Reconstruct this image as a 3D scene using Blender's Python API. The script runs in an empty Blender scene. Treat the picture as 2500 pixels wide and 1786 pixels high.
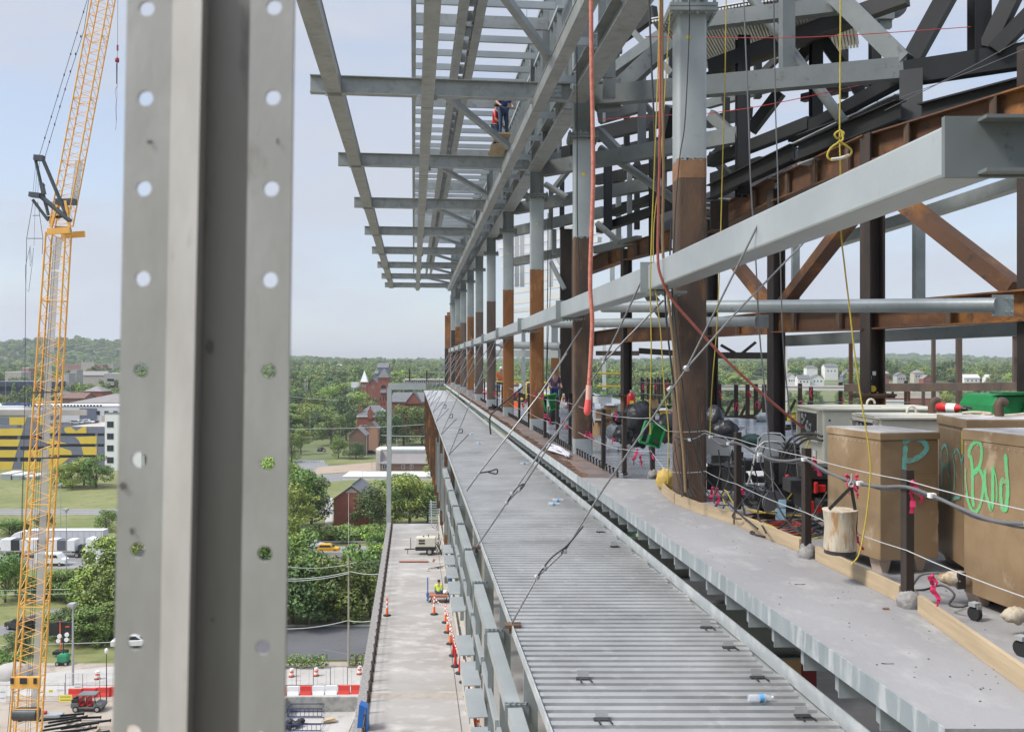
import bpy, math, random
import numpy as np
from mathutils import Vector, Matrix
random.seed(7)
S = bpy.context.scene
COL = S.collection
F = 2200.0; HC = 39.0; SK = 240.0/2200.0      # focal in photo pixels, eye height, skew of the building line
R = math.radians
V = Vector
def P(px, py, Y): return V(((px-1250)/F*Y, Y, HC-(py-885)/F*Y))
def B(a, Y, z): return V((a-SK*Y, Y, HC+z))    # along the building: offset, distance, height from the eye
# ---------------------------------------------------------------- materials
MATS = {}
def mat(name, c, rough=.6, metal=0, c2=None, sc=3, mix=(.35,.7), bump=0, bsc=None, stretch=(1,1,1), c3=None, sc3=20, mix3=(.6,.72), coat=0, det=6, isl=0, alpha=1, trans=0, emis=0):
    if name in MATS: return MATS[name]
    m = bpy.data.materials.new(name); m.use_nodes = True
    nt = m.node_tree; N = nt.nodes; L = nt.links
    b = N['Principled BSDF']
    b.inputs['Roughness'].default_value = rough; b.inputs['Metallic'].default_value = metal
    b.inputs['Base Color'].default_value = (*c, 1)
    if coat: b.inputs['Coat Weight'].default_value = coat
    if trans: b.inputs['Transmission Weight'].default_value = trans
    if alpha < 1: b.inputs['Alpha'].default_value = alpha
    tc = N.new('ShaderNodeTexCoord'); mp = N.new('ShaderNodeMapping')
    mp.inputs['Scale'].default_value = stretch
    L.new(tc.outputs['Object'], mp.inputs['Vector'])
    out = None
    def noise(s, d=det):
        n = N.new('ShaderNodeTexNoise'); n.inputs['Scale'].default_value = s; n.inputs['Detail'].default_value = d; n.inputs['Roughness'].default_value = .62
        L.new(mp.outputs[0], n.inputs['Vector']); return n
    def mixc(prev, col, s, rng):
        n = noise(s); r = N.new('ShaderNodeMapRange'); r.inputs['From Min'].default_value = rng[0]; r.inputs['From Max'].default_value = rng[1]
        L.new(n.outputs['Fac'], r.inputs['Value'])
        x = N.new('ShaderNodeMix'); x.data_type = 'RGBA'
        L.new(r.outputs[0], x.inputs['Factor'])
        if prev is None: x.inputs['A'].default_value = (*c, 1)
        else: L.new(prev, x.inputs['A'])
        x.inputs['B'].default_value = (*col, 1)
        return x.outputs['Result']
    if c2 is not None: out = mixc(out, c2, sc, mix)
    if c3 is not None: out = mixc(out, c3, sc3, mix3)
    if isl:
        g = N.new('ShaderNodeNewGeometry'); oi = N.new('ShaderNodeObjectInfo')
        a = N.new('ShaderNodeMath'); a.operation = 'MULTIPLY_ADD'; a.inputs[1].default_value = isl; a.inputs[2].default_value = 1-isl/2
        L.new(g.outputs['Random Per Island'], a.inputs[0])
        a2 = N.new('ShaderNodeMath'); a2.operation = 'MULTIPLY_ADD'; a2.inputs[1].default_value = .35; a2.inputs[2].default_value = .82
        L.new(oi.outputs['Random'], a2.inputs[0])
        mu = N.new('ShaderNodeMath'); mu.operation = 'MULTIPLY'; L.new(a.outputs[0], mu.inputs[0]); L.new(a2.outputs[0], mu.inputs[1])
        hs = N.new('ShaderNodeHueSaturation'); L.new(mu.outputs[0], hs.inputs['Value'])
        h = N.new('ShaderNodeMath'); h.operation = 'MULTIPLY_ADD'; h.inputs[1].default_value = .05; h.inputs[2].default_value = .475
        L.new(oi.outputs['Random'], h.inputs[0]); L.new(h.outputs[0], hs.inputs['Hue'])
        if out is None: hs.inputs['Color'].default_value = (*c, 1)
        else: L.new(out, hs.inputs['Color'])
        out = hs.outputs['Color']
    if out is not None: L.new(out, b.inputs['Base Color'])
    if bump:
        n = noise(bsc or sc*4); bp = N.new('ShaderNodeBump'); bp.inputs['Strength'].default_value = bump; bp.inputs['Distance'].default_value = .02
        L.new(n.outputs['Fac'], bp.inputs['Height']); L.new(bp.outputs[0], b.inputs['Normal'])
    MATS[name] = m
    return m
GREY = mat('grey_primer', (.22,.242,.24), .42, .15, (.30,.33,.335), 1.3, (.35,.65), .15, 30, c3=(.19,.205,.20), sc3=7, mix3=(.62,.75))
GREYD = mat('grey_primer_dark', (.125,.14,.14), .5, .1, (.17,.188,.185), 1.1, (.35,.65), c3=(.085,.092,.09), sc3=6)  # darker primer; shade under the roof is put into this colour
GREYL = mat('pale_primer', (.315,.345,.35), .38, .2, (.385,.415,.42), .9, (.35,.65), .08, 40, c3=(.31,.33,.34), sc3=5, mix3=(.6,.8))
CANO = mat('canopy_steel', (.26,.275,.265), .42, .2, (.33,.345,.335), 1.7, (.35,.65), .1, 40, c3=(.20,.20,.175), sc3=4, mix3=(.5,.75))
FLANGE = mat('galvanised_edge', (.42,.45,.46), .45, .35, (.55,.57,.57), 4, (.45,.62), .1, 40)
BLACK = mat('black_steel', (.006,.0065,.007), .6, 0, (.014,.015,.016), 1.2, (.4,.7), .1, 40, c3=(.045,.045,.045), sc3=18, mix3=(.7,.78))
PURL = mat('joist_flange', (.25,.26,.26), .5, .2)
RUSTD = mat('rust_brown', (.064,.042,.032), .72, .1, (.125,.074,.045), 2.4, (.42,.6), .35, 25, stretch=(1,1,.3), c3=(.19,.095,.04), sc3=7, mix3=(.58,.7))
RUSTO = mat('rust_orange', (.255,.105,.035), .7, .05, (.125,.058,.027), 1.5, (.42,.62), .25, 25, stretch=(1,1,.35), c3=(.34,.17,.06), sc3=5, mix3=(.56,.7))
RUSTG = mat('rust_girder', (.105,.05,.026), .7, .1, (.27,.115,.03), .55, (.5,.62), .2, 20, stretch=(1,1,1.4), c3=(.05,.034,.026), sc3=4, mix3=(.55,.7))
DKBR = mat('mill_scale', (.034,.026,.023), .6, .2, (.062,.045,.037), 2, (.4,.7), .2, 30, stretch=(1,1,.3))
RUSTT = mat('rust_taupe', (.10,.075,.065), .7, .05, (.15,.105,.08), 2.4, (.4,.65), .2, 25, stretch=(1,1,.2), c3=(.07,.05,.04), sc3=7)
DECK = mat('galvanised_deck', (.62,.62,.61), .38, .6, (.47,.47,.46), 1.3, (.35,.65), .1, 20, c3=(.66,.66,.65), sc3=5, mix3=(.56,.7))
DECK2 = mat('wet_deck', (.50,.52,.55), .22, .6, (.36,.38,.40), .8, (.4,.6), .1, 20)
CONC = mat('slab_concrete', (.275,.268,.265), .72, 0, (.215,.21,.208), .9, (.36,.66), .2, 30, c3=(.33,.32,.31), sc3=3.6, mix3=(.5,.72), stretch=(1,.6,1))
CONCW = mat('walk_concrete', (.33,.318,.30), .8, 0, (.27,.25,.23), .25, (.38,.66), .1, 12, stretch=(.6,1,1), c3=(.47,.455,.43), sc3=1.1, mix3=(.5,.75))
CONCR = mat('rough_concrete', (.30,.29,.275), .9, 0, (.17,.16,.155), 9, (.4,.62), .8, 24)
STAIN = mat('pour_stop_stained', (.22,.25,.26), .5, .2, (.27,.30,.31), 2, (.4,.6), c3=(.40,.415,.42), sc3=5.5, mix3=(.50,.62), stretch=(1.5,1.5,.3))
WOOD = mat('pine_board', (.44,.34,.215), .75, 0, (.33,.25,.155), 2.5, (.4,.65), .15, 20, stretch=(1,.25,4), c3=(.30,.20,.11), sc3=5, mix3=(.68,.75))
TAN = mat('tan_paint', (.235,.155,.085), .38, .1, (.29,.20,.115), 1.9, (.42,.58), .25, 5, c3=(.40,.30,.20), sc3=2.6, mix3=(.60,.68), stretch=(1,1,.8))  # paler blotches are reflections on the box sides, painted into the tan
LIDM = mat('dusty_lid', (.34,.30,.255), .55, .1, (.52,.51,.50), 4, (.42,.6), .2, 20)
CREAM = mat('cream_paint', (.58,.56,.47), .5, 0, (.49,.47,.38), 2.4, (.4,.7), c3=(.30,.27,.2), sc3=14, mix3=(.7,.76))
BLK = mat('black_plastic', (.018,.018,.019), .45, 0, (.035,.035,.036), 5)
BAG = mat('black_bag', (.012,.012,.014), .28, 0, (.03,.03,.032), 6, bump=.8, bsc=9)
RED = mat('red_paint', (.50,.02,.02), .35, 0, (.38,.015,.015), 6)
PINK = mat('pink_ribbon', (.58,.03,.11), .7, 0, (.42,.02,.08), 30)
GREEN = mat('green_paint', (.02,.26,.075), .4, 0, (.015,.19,.05), 4)
YEL = mat('yellow_rope', (.52,.40,.05), .75, 0, (.36,.27,.04), 60, bump=.5, bsc=200)
YELP = mat('yellow_paint', (.75,.55,.04), .45)
CRN = mat('crane_yellow', (.80,.44,.10), .45, .05, (.72,.37,.07), 1.2)
CRD = mat('crane_grey', (.05,.058,.062), .5, .2, (.08,.09,.095), 1)
MESHM = mat('walkway_grating', (.55,.56,.56), .6, .3, alpha=.55)
CBL = mat('black_cable', (.022,.021,.021), .5, 0, (.045,.042,.04), 40)
GCB = mat('grey_cable', (.12,.122,.125), .45, 0, (.13,.13,.135), 30)
WIRE = mat('wire_rope', (.30,.295,.285), .4, .7, (.16,.155,.15), 60)
HOSE = mat('salmon_hose', (.56,.20,.14), .8, 0, (.44,.14,.10), 26, (.4,.6), .4, 90, c3=(.30,.10,.07), sc3=40)
RHOSE = mat('red_hose', (.36,.095,.06), .6, 0, (.28,.07,.05), 20)
ROPE = mat('manila_rope', (.28,.19,.10), .85, 0, (.18,.115,.055), 60, bump=.5, bsc=120)
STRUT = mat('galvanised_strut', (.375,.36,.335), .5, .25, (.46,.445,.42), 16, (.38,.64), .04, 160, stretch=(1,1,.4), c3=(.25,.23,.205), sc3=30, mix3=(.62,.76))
STRUTD = mat('strut_shaded', (.19,.175,.155), .6, .2, (.25,.235,.21), 12, (.38,.64), .04, 160, stretch=(1,1,.2), c3=(.06,.055,.048), sc3=20, mix3=(.60,.74))  # darker, browner strut colour; shade of the recess is painted in
WHITE = mat('white_paint', (.78,.78,.77), .35, 0, (.70,.70,.69), 2)
WALLW = mat('white_wall', (.70,.69,.66), .8, 0, (.63,.62,.59), .3)
WALLG = mat('slate_wall', (.135,.15,.20), .8, 0, (.165,.18,.23), .3)
GARY = mat('mural_yellow', (.66,.48,.06), .8, 0, (.60,.43,.05), .3)
BEIGE = mat('beige_wall', (.45,.41,.35), .85, 0, (.38,.345,.30), .2)
BRICK = mat('red_brick', (.27,.088,.055), .85, 0, (.21,.07,.045), .8, c3=(.34,.14,.09), sc3=6)
BRICK2 = mat('brown_brick', (.20,.115,.08), .85, 0, (.16,.095,.07), 1)
PBRK = mat('pink_brick', (.36,.20,.17), .85, 0, (.30,.165,.14), .5)
ROOFG = mat('shingle_grey', (.115,.115,.12), .85, 0, (.15,.15,.155), .6)
ROOFM = mat('roof_taupe', (.20,.18,.175), .8, 0, (.24,.22,.21), .2)
ROOFW = mat('white_membrane', (.60,.59,.56), .7, 0, (.48,.47,.44), .25)
GLASS = mat('dark_glass', (.02,.025,.032), .12, 0)
TYRE = mat('tyre', (.016,.016,.017), .8)
RIM = mat('alloy', (.45,.46,.47), .35, .7)
ASPH = mat('asphalt', (.085,.085,.088), .85, 0, (.11,.11,.112), .12, c3=(.065,.065,.067), sc3=.6)
ASPL = mat('worn_asphalt', (.17,.168,.165), .85, 0, (.21,.205,.20), .1, c3=(.13,.13,.13), sc3=.5)
PAINT = mat('road_paint', (.62,.62,.60), .7)
DIRT = mat('site_dirt', (.30,.245,.19), .95, 0, (.38,.335,.28), .09, (.38,.62), c3=(.21,.165,.125), sc3=.35, mix3=(.52,.7))
SITEC = mat('site_concrete', (.42,.40,.37), .9, 0, (.33,.31,.28), .2, c3=(.24,.23,.21), sc3=.9, mix3=(.58,.72))
GRASS = mat('mown_grass', (.135,.155,.045), .95, 0, (.20,.195,.075), .045, (.38,.62), c3=(.095,.12,.03), sc3=.3, mix3=(.5,.7))
WOODF = mat('wood_floor', (.085,.115,.038), .95, 0, (.14,.15,.06), .02)
LF1 = mat('leaf_mid', (.12,.185,.034), .65, 0, (.18,.25,.045), .22, (.4,.62), isl=.95)
LF2 = mat('leaf_light', (.19,.26,.04), .65, 0, (.26,.32,.05), .25, (.4,.62), isl=.9)
LF3 = mat('leaf_dark', (.062,.11,.028), .65, 0, (.09,.145,.034), .25, (.4,.62), isl=.95)
LFF = mat('leaf_far', (.105,.155,.042), .8, 0, (.185,.235,.06), .02, (.40,.60), isl=.4, c3=(.055,.09,.032), sc3=.03, mix3=(.5,.65))
BARK = mat('bark', (.10,.075,.055), .9, 0, (.14,.11,.085), 3)
POLE = mat('pole_wood', (.34,.30,.25), .85, 0, (.28,.24,.19), 2, stretch=(1,1,.2))
GALV = mat('pole_steel', (.42,.43,.43), .5, .4)
ORNG = mat('cone_orange', (.80,.13,.02), .5)
LIME = mat('hivis_lime', (.50,.72,.04), .7)
SKIN = mat('skin', (.40,.23,.15), .6)
JEAN = mat('denim', (.035,.06,.12), .85, 0, (.05,.085,.16), 20)
HAIR = mat('dark_hair', (.02,.014,.01), .7)
BLUE = mat('blue_paint', (.02,.13,.42), .45)
NAVY = mat('navy_mesh', (.02,.045,.16), .6)
CARDB = mat('cardboard', (.36,.24,.13), .85, 0, (.30,.19,.10), 3)
CANV = mat('canvas', (.42,.36,.27), .9, 0, (.34,.19,.08), 9, (.50,.62), .5, 25, stretch=(1,1,.22), c3=(.50,.45,.37), sc3=16, mix3=(.5,.6))
TEAL = mat('teal_spray', (.15,.46,.38), .7, 0, (.19,.28,.21), 14, (.45,.62))
GRNS = mat('green_spray', (.12,.43,.17), .7, 0, (.18,.33,.15), 10, (.5,.65))
CLEAR = mat('clear_plastic', (.70,.74,.78), .12, alpha=.38)
LBLUE = mat('label_blue', (.10,.35,.65), .4)
TARP = mat('green_tarp', (.012,.04,.03), .6, 0, (.02,.06,.045), 6, bump=.6, bsc=9)
PLAST = mat('shiny_wrap', (.5,.51,.52), .25, 0, (.3,.3,.31), 5, bump=.7, bsc=9)
# ---------------------------------------------------------------- mesh builder
class MB:
    def __init__(s): s.v=[]; s.f=[]; s.m=[]; s.mi=0; s.sm=set()
    def add(s, vs, fs, smooth=False):
        o=len(s.v); s.v += [tuple(x) for x in vs]
        for f in fs:
            if smooth: s.sm.add(len(s.f))
            s.f.append(tuple(i+o for i in f)); s.m.append(s.mi)
        return s
    def hexa(s, p):   # 8 points: bottom loop, top loop
        return s.add(p, [(3,2,1,0),(4,5,6,7),(0,1,5,4),(1,2,6,5),(2,3,7,6),(3,0,4,7)])
    def box(s, c, d, rz=0):
        hx,hy,hz=d[0]/2,d[1]/2,d[2]/2; ca,sa=math.cos(rz),math.sin(rz); pts=[]
        for z in (-hz,hz):
            for x,y in ((-hx,-hy),(hx,-hy),(hx,hy),(-hx,hy)): pts.append((c[0]+x*ca-y*sa, c[1]+x*sa+y*ca, c[2]+z))
        return s.hexa(pts)
    def bar(s, p, q, w, h, up=(0,0,1), off=(0,0)):
        p=V(p); q=V(q); d=(q-p).normalized(); up=V(up)
        if abs(d.dot(up))>.98: up=V((0,1,0)) if abs(d.y)<.9 else V((1,0,0))
        sd=d.cross(up).normalized(); u=sd.cross(d).normalized()
        o=sd*off[0]+u*off[1]; pts=[]
        for e in (p,q):
            for a,b in ((-1,-1),(1,-1),(1,1),(-1,1)): pts.append(e+o+sd*(a*w/2)+u*(b*h/2))
        return s.hexa(pts)
    def ibeam(s, p, q, w, h, tf=.03, tw=.02, up=(0,0,1)):
        s.bar(p,q,w,tf,up,(0,h/2-tf/2)); s.bar(p,q,w,tf,up,(0,-h/2+tf/2)); return s.bar(p,q,tw,h-2*tf,up)
    def channel(s, p, q, w, h, t=.02, up=(0,0,1), side=1):
        s.bar(p,q,w,t,up,(0,h/2-t/2)); s.bar(p,q,w,t,up,(0,-h/2+t/2)); return s.bar(p,q,t,h-2*t,up,(side*(w/2-t/2),0))
    def tube(s, pts, r, n=8, cap=True, r2=None):
        pts=[V(p) for p in pts]; k=len(pts); rings=[]; pu=None
        for i,p in enumerate(pts):
            d=(pts[min(i+1,k-1)]-pts[max(i-1,0)])
            d=d.normalized() if d.length>1e-9 else V((0,0,1))
            if pu is None:
                up=V((0,0,1)) if abs(d.z)<.9 else V((1,0,0)); sd=d.cross(up).normalized()
            else:
                sd=(pu-d*pu.dot(d)); sd=sd.normalized() if sd.length>1e-6 else d.orthogonal().normalized()
            pu=sd; u=sd.cross(d)
            rr = r if r2 is None else r+(r2-r)*i/(k-1)
            if isinstance(r,(list,tuple)): rr=r[i]
            rings.append([p+sd*(rr*math.cos(2*math.pi*j/n))+u*(rr*math.sin(2*math.pi*j/n)) for j in range(n)])
        vs=[x for g in rings for x in g]; fs=[]
        for i in range(k-1):
            for j in range(n): fs.append((i*n+j,i*n+(j+1)%n,(i+1)*n+(j+1)%n,(i+1)*n+j))
        s.add(vs,fs,True)
        if cap: s.add(rings[0],[tuple(range(n))]); s.add(rings[-1],[tuple(reversed(range(n)))])
        return s
    def cyl(s, c, r, h, n=12, axis='z', r2=None):
        d={'x':V((1,0,0)),'y':V((0,1,0)),'z':V((0,0,1))}[axis] if isinstance(axis,str) else V(axis)
        return s.tube([V(c)-d*h/2,V(c)+d*h/2],r,n,True,r2)
    def prism(s, pts, d):   # 3-D polygon extruded by vector d
        n=len(pts); pts=[V(p) for p in pts]; d=V(d)
        s.add(pts+[p+d for p in pts],[tuple(range(n)),tuple(reversed(range(n,2*n)))]+[(i,(i+1)%n+0,(i+1)%n+n,i+n)[::-1] for i in range(n)])
        return s
    def quad(s,*p): return s.add(p,[tuple(range(len(p)))])
    def lathe(s, c, prof, n=14):
        vs=[];fs=[];k=len(prof)
        for r,z in prof:
            for j in range(n): a=2*math.pi*j/n; vs.append((c[0]+r*math.cos(a),c[1]+r*math.sin(a),c[2]+z))
        for i in range(k-1):
            for j in range(n): fs.append((i*n+j,i*n+(j+1)%n,(i+1)*n+(j+1)%n,(i+1)*n+j))
        s.add(vs,fs,True); s.add(vs[:n],[tuple(reversed(range(n)))]); return s.add(vs[-n:],[tuple(range(n))])
    def blob(s, c, d, n=7, seed=0, amp=.25):
        rnd=random.Random(seed); vs=[];fs=[];k=n*2
        for i in range(n+1):
            t=math.pi*i/n
            for j in range(k):
                a=2*math.pi*j/k; q=1+rnd.uniform(-amp,amp)*(0<i<n)
                vs.append((c[0]+d[0]/2*q*math.sin(t)*math.cos(a), c[1]+d[1]/2*q*math.sin(t)*math.sin(a), c[2]+d[2]/2*q*math.cos(t)))
        for i in range(n):
            for j in range(k): fs.append((i*k+j,(i+1)*k+j,(i+1)*k+(j+1)%k,i*k+(j+1)%k))
        return s.add(vs,fs,True)
    def mesh(s, name, mats):
        me=bpy.data.meshes.new(name); me.from_pydata(s.v,[],s.f)
        if not isinstance(mats,(list,tuple)): mats=[mats]
        for m in mats: me.materials.append(m)
        me.polygons.foreach_set('material_index', s.m)
        if s.sm: me.polygons.foreach_set('use_smooth',[i in s.sm for i in range(len(s.f))])
        me.update(); return me
def obj(name, mb, mats, parent=None, bevel=0, fix=False):
    me = mb.mesh(name, mats) if isinstance(mb, MB) else mb
    if fix:
        import bmesh
        bm=bmesh.new(); bm.from_mesh(me); bmesh.ops.recalc_face_normals(bm, faces=bm.faces); bm.to_mesh(me); bm.free()
    o=bpy.data.objects.new(name, me); COL.objects.link(o)
    if parent is not None:
        o.parent=parent
        if parent.type=='EMPTY': o.matrix_parent_inverse=Matrix.Translation(-parent.location)
    if bevel:
        b=o.modifiers.new('bevel','BEVEL'); b.width=bevel; b.segments=2; b.limit_method='ANGLE'
    return o
def tag(o,label,cat,group=None,kind=None):
    if label: o['label']=label
    if cat: o['category']=cat
    if group: o['group']=group
    if kind: o['kind']=kind
    return o
def thing(name,loc,label,cat,group=None):
    o=bpy.data.objects.new(name,None); o.empty_display_size=.2; COL.objects.link(o); o.location=V(loc)
    return tag(o,label,cat,group)
def struct(name,mb,m): o=obj(name,mb,m); o['kind']='structure'; return o
def dup(o,loc=None,rz=None,sc=None,label=None,group=None,parent=None):
    c=o.copy(); COL.objects.link(c)
    if parent is not None: c.parent=parent
    if loc is not None: c.location=V(loc)
    if rz is not None: c.rotation_euler=(0,0,rz)
    if sc is not None: c.scale=sc if isinstance(sc,(tuple,list)) else (sc,sc,sc)
    if label: c['label']=label
    if group: c['group']=group
    for ch in list(o.children): dup(ch,parent=c)
    return c
ORD=['first','second','third','fourth','fifth','sixth','seventh','eighth','ninth','tenth','eleventh','twelfth','thirteenth','fourteenth','fifteenth','sixteenth','seventeenth','eighteenth','nineteenth','twentieth','twenty-first','twenty-second','twenty-third','twenty-fourth','twenty-fifth','twenty-sixth','twenty-seventh','twenty-eighth','twenty-ninth','thirtieth']+['%d%s'%(i,{1:'st',2:'nd',3:'rd'}.get(i%10,'th')) for i in range(31,200)]
def rrect(cx,cy,w,d,r,n=4):
    pts=[]
    for (sx,sy,a0) in ((1,1,0),(-1,1,90),(-1,-1,180),(1,-1,270)):
        for i in range(n+1):
            a=R(a0+90*i/n); pts.append((cx+sx*(w/2-r)+r*math.cos(a), cy+sy*(d/2-r)+r*math.sin(a)))
    return pts
def post(mb,c,z0,z1,w,d,r=.04,rz=0):
    ca,sa=math.cos(rz),math.sin(rz)
    pts=[V((c[0]+x*ca-y*sa,c[1]+x*sa+y*ca,z0)) for x,y in rrect(0,0,w,d,r)]
    n=len(pts); vs=pts+[V((p.x,p.y,z1)) for p in pts]
    mb.add(vs,[(i,(i+1)%n,(i+1)%n+n,i+n) for i in range(n)],True); mb.add(vs,[tuple(reversed(range(n))),tuple(range(n,2*n))])
def sag(p,q,s,n=10): 
    p=V(p);q=V(q); return [p.lerp(q,i/n)-V((0,0,s*4*(i/n)*(1-i/n))) for i in range(n+1)]
def smooth(pts,n=6):
    pts=[V(p) for p in pts]; out=[]
    for i in range(len(pts)-1):
        p0=pts[max(i-1,0)];p1=pts[i];p2=pts[i+1];p3=pts[min(i+2,len(pts)-1)]
        for j in range(n):
            t=j/n; out.append(.5*((2*p1)+(p2-p0)*t+(2*p0-5*p1+4*p2-p3)*t*t+(3*p1-p0-3*p2+p3)*t**3))
    out.append(pts[-1]); return out
# ================================================================ BUILDING FRAME
def ribbed(mb, Y0, Y1, xl, xr, z, pitch, depth, top=.55):
    """corrugated sheet with ribs running across; xl(Y), xr(Y) give the edges"""
    n=int((Y1-Y0)/pitch); prof=[]
    for i in range(n):
        y=Y0+i*pitch
        prof += [(y,0),(y+pitch*top,0),(y+pitch*(top+.05),-depth),(y+pitch*(.94),-depth)]
    prof.append((Y0+n*pitch,0)); vs=[];fs=[]
    for y,dz in prof: vs += [(xl(y),y,HC+z+dz),(xr(y),y,HC+z+dz)]
    for i in range(len(prof)-1): fs.append((2*i,2*i+1,2*i+3,2*i+2))
    mb.add(vs,fs)
def bolts(mb, pts, d, r=.018, h=.03):
    for p in pts: mb.cyl(V(p)+V(d)*h/2, r, h, 6, tuple(d))
ZS=-2.0
# concrete slab (poured part) with stained pour stop
m=MB(); xa=lambda a,Y: a-SK*Y
EDGE=[(2.9,4.93),(2.9,15.7)]
top=[(xa(2.9,4.93),4.93),(13.5,4.93),(13.5,13.8),(xa(7.4,14.9),14.9),(xa(2.9,15.7),15.7)]
m.prism([(x,y,HC+ZS) for x,y in top],(0,0,-.11))
o=obj('concrete_slab',m,CONC,fix=True); tag(o,'poured grey concrete floor slab in front of the nearest steel column','slab')
for (y0,y1,mt,lb) in ((4.9,10.0,STAIN,'near length of grey edge plate streaked white with concrete'),(10.0,15.9,STAIN,'middle length of grey edge plate streaked with concrete, ending beside the nearest column'),(15.9,40,FLANGE,'clean pale steel edge plate beside the rusty strip of dowels'),(40,88,FLANGE,'far length of pale steel edge plate running to the end of the building')):
    m=MB(); m.bar(B(2.893,y0,ZS-.062),B(2.893,y1,ZS-.062),.012,.15); m.bar(B(2.93,y0,ZS-.131),B(2.93,y1,ZS-.131),.07,.01)
    tag(obj('edge_plate',m,mt),lb,'edge plate','steel plates along the floor edge')
# rusty strip with dowels
m=MB(); m.bar(B(3.27,15.7,ZS-.05),B(3.27,88,ZS-.05),.72,.02)
st=obj('rusty_edge_strip',m,mat('edge_strip',(.17,.135,.12),.75,.05,(.11,.085,.075),1.4,(.42,.6),.2,20,c3=(.26,.13,.06),sc3=2.2,mix3=(.56,.66))); tag(st,'rusty brown steel strip with rows of dowels beside the pale edge plate','steel strip')
m=MB()
y=15.9
while y<60:
    m.bar(B(2.92,y,ZS+.0),B(3.09+random.uniform(-.05,.05),y+random.uniform(-.06,.06),ZS+.012),.012+.0006*y,.014); y+=.15+.004*y
dw=obj('dowels',m,RUSTG,st); dw['kind']='stuff'
m=MB(); y=15.8
while y<60:
    m.box(B(3.64,y,ZS-.0),(.05,.10,.11)); y+=.30
obj('closure_clips',m,FLANGE,st)['kind']='stuff'
m=MB(); y=15.9
while y<50:
    m.cyl(B(3.62,y+.15,ZS+.03),.018,.12,6); m.cyl(B(3.62,y+.15,ZS+.095),.03,.02,6); y+=.30
ss=obj('shear_studs',m,DKBR,st); ss['kind']='stuff'
# unpoured metal floor deck
FE=[(13.6,10.5),(15,10.5),(24,13.6),(30,10.2),(34,7.8),(44,6.2),(60,5.4),(88,3.2)]
def fx(Y):
    for (a,b),(c,d) in zip(FE,FE[1:]):
        if Y<=c: return b+(d-b)*(Y-a)/(c-a)
    return FE[-1][1]
m=MB(); ribbed(m,15.7,40,lambda y:xa(3.66,y),fx,ZS-.03,.3,.07,.5)
o=obj('floor_deck',m,DECK2); tag(o,'silvery ribbed metal floor deck behind the guard posts','metal deck')
m=MB(); yy=[40,44,52,60,70,88]
for a,b in zip(yy,yy[1:]):
    m.quad((xa(3.66,a),a,HC+ZS-.03),(fx(a),a,HC+ZS-.03),(fx(b),b,HC+ZS-.03),(xa(3.66,b),b,HC+ZS-.03))
tag(obj('far_floor_deck',m,DECK2),'pale far stretch of metal floor deck crowded with site clutter','metal deck')
# stud rows on the deck
m=MB()
for k in range(4):
    for i in range(16):
        x=xa(4.6,20)+i*.6+.13*(i%3); Yk=17.9+k*2.6+.1*(i%2)
        if x<fx(Yk)-.3: m.cyl((x,Yk+.2*math.sin(i*.3),HC+ZS+.02),.011,.09,5); m.cyl((x,Yk+.2*math.sin(i*.3),HC+ZS+.07),.019,.015,5)
o=obj('deck_studs',m,DKBR); tag(o,'rows of small dark shear studs welded on the metal floor deck','studs',None,'stuff')
# brackets and beam below the slab edge
pr=MB(); c0=B(2.95,5.2,-2.33)
bk=None
i=0; y=5.15
while y<52:
    if bk is None:
        m=MB(); p=B(2.96,y,-2.35); m.box((p.x+.13,p.y,p.z+.115),(.27,.012,.19)); m.box((p.x+.0,p.y+.03,p.z+.135),(.012,.06,.15))
        bk=obj('bracket',m,GREY); bk_p=p
        tag(bk,'grey bracket plate under the slab edge','bracket','bracket plates hung under the slab edge'); 
        lab='grey bracket plate hanging under the edge of the upper floor'
        bk['label']=lab
    else:
        c=dup(bk); c.location=V(B(2.96,y,-2.35))-bk_p
    i+=1; y+=.56
m=MB(); m.ibeam(B(3.5,4.9,-2.36),B(3.5,88,-2.36),.2,.36,.02,.02)
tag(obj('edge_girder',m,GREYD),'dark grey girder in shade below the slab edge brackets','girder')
for k in range(8):
    m=MB(); y=6.2+k*3.6; m.ibeam(B(3.15,y,-2.9),B(9.5,y,-2.9),.16,.6,.02,.014)
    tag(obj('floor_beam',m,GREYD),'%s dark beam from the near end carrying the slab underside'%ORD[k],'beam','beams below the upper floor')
# ---------------------------------------------------------------- lower corrugated deck
ZD=-2.6; DL=.99; DR=3.05
m=MB(); ribbed(m,4.2,60,lambda y:xa(DL,y),lambda y:xa(DR,y)+.03*math.sin(y*7)-.02,ZD,.142,.078,.56)
m.quad((xa(DL,60),60,HC+ZD),(xa(DR,60),60,HC+ZD),(xa(DR,85),85,HC+ZD),(xa(DL,85),85,HC+ZD))
dk=obj('ledge_deck',m,DECK); tag(dk,'long silver corrugated metal deck ledge running away below the slab edge','metal deck')
m=MB(); m.bar(B(DL-.02,4.2,ZD-.02),B(DL-.02,85,ZD-.02),.012,.085); m.bar(B(DL+.03,4.2,ZD-.075),B(DL+.03,85,ZD-.075),.1,.01)
obj('left_flashing',m,FLANGE,dk)
m=MB(); m.bar(B(DR+.05,4.2,ZD+.03),B(DR+.05,85,ZD+.03),.012,.13); m.bar(B(DR+.02,4.2,ZD-.07),B(DR+.02,85,ZD-.07),.12,.01)
obj('right_flashing',m,FLANGE,dk)
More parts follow.
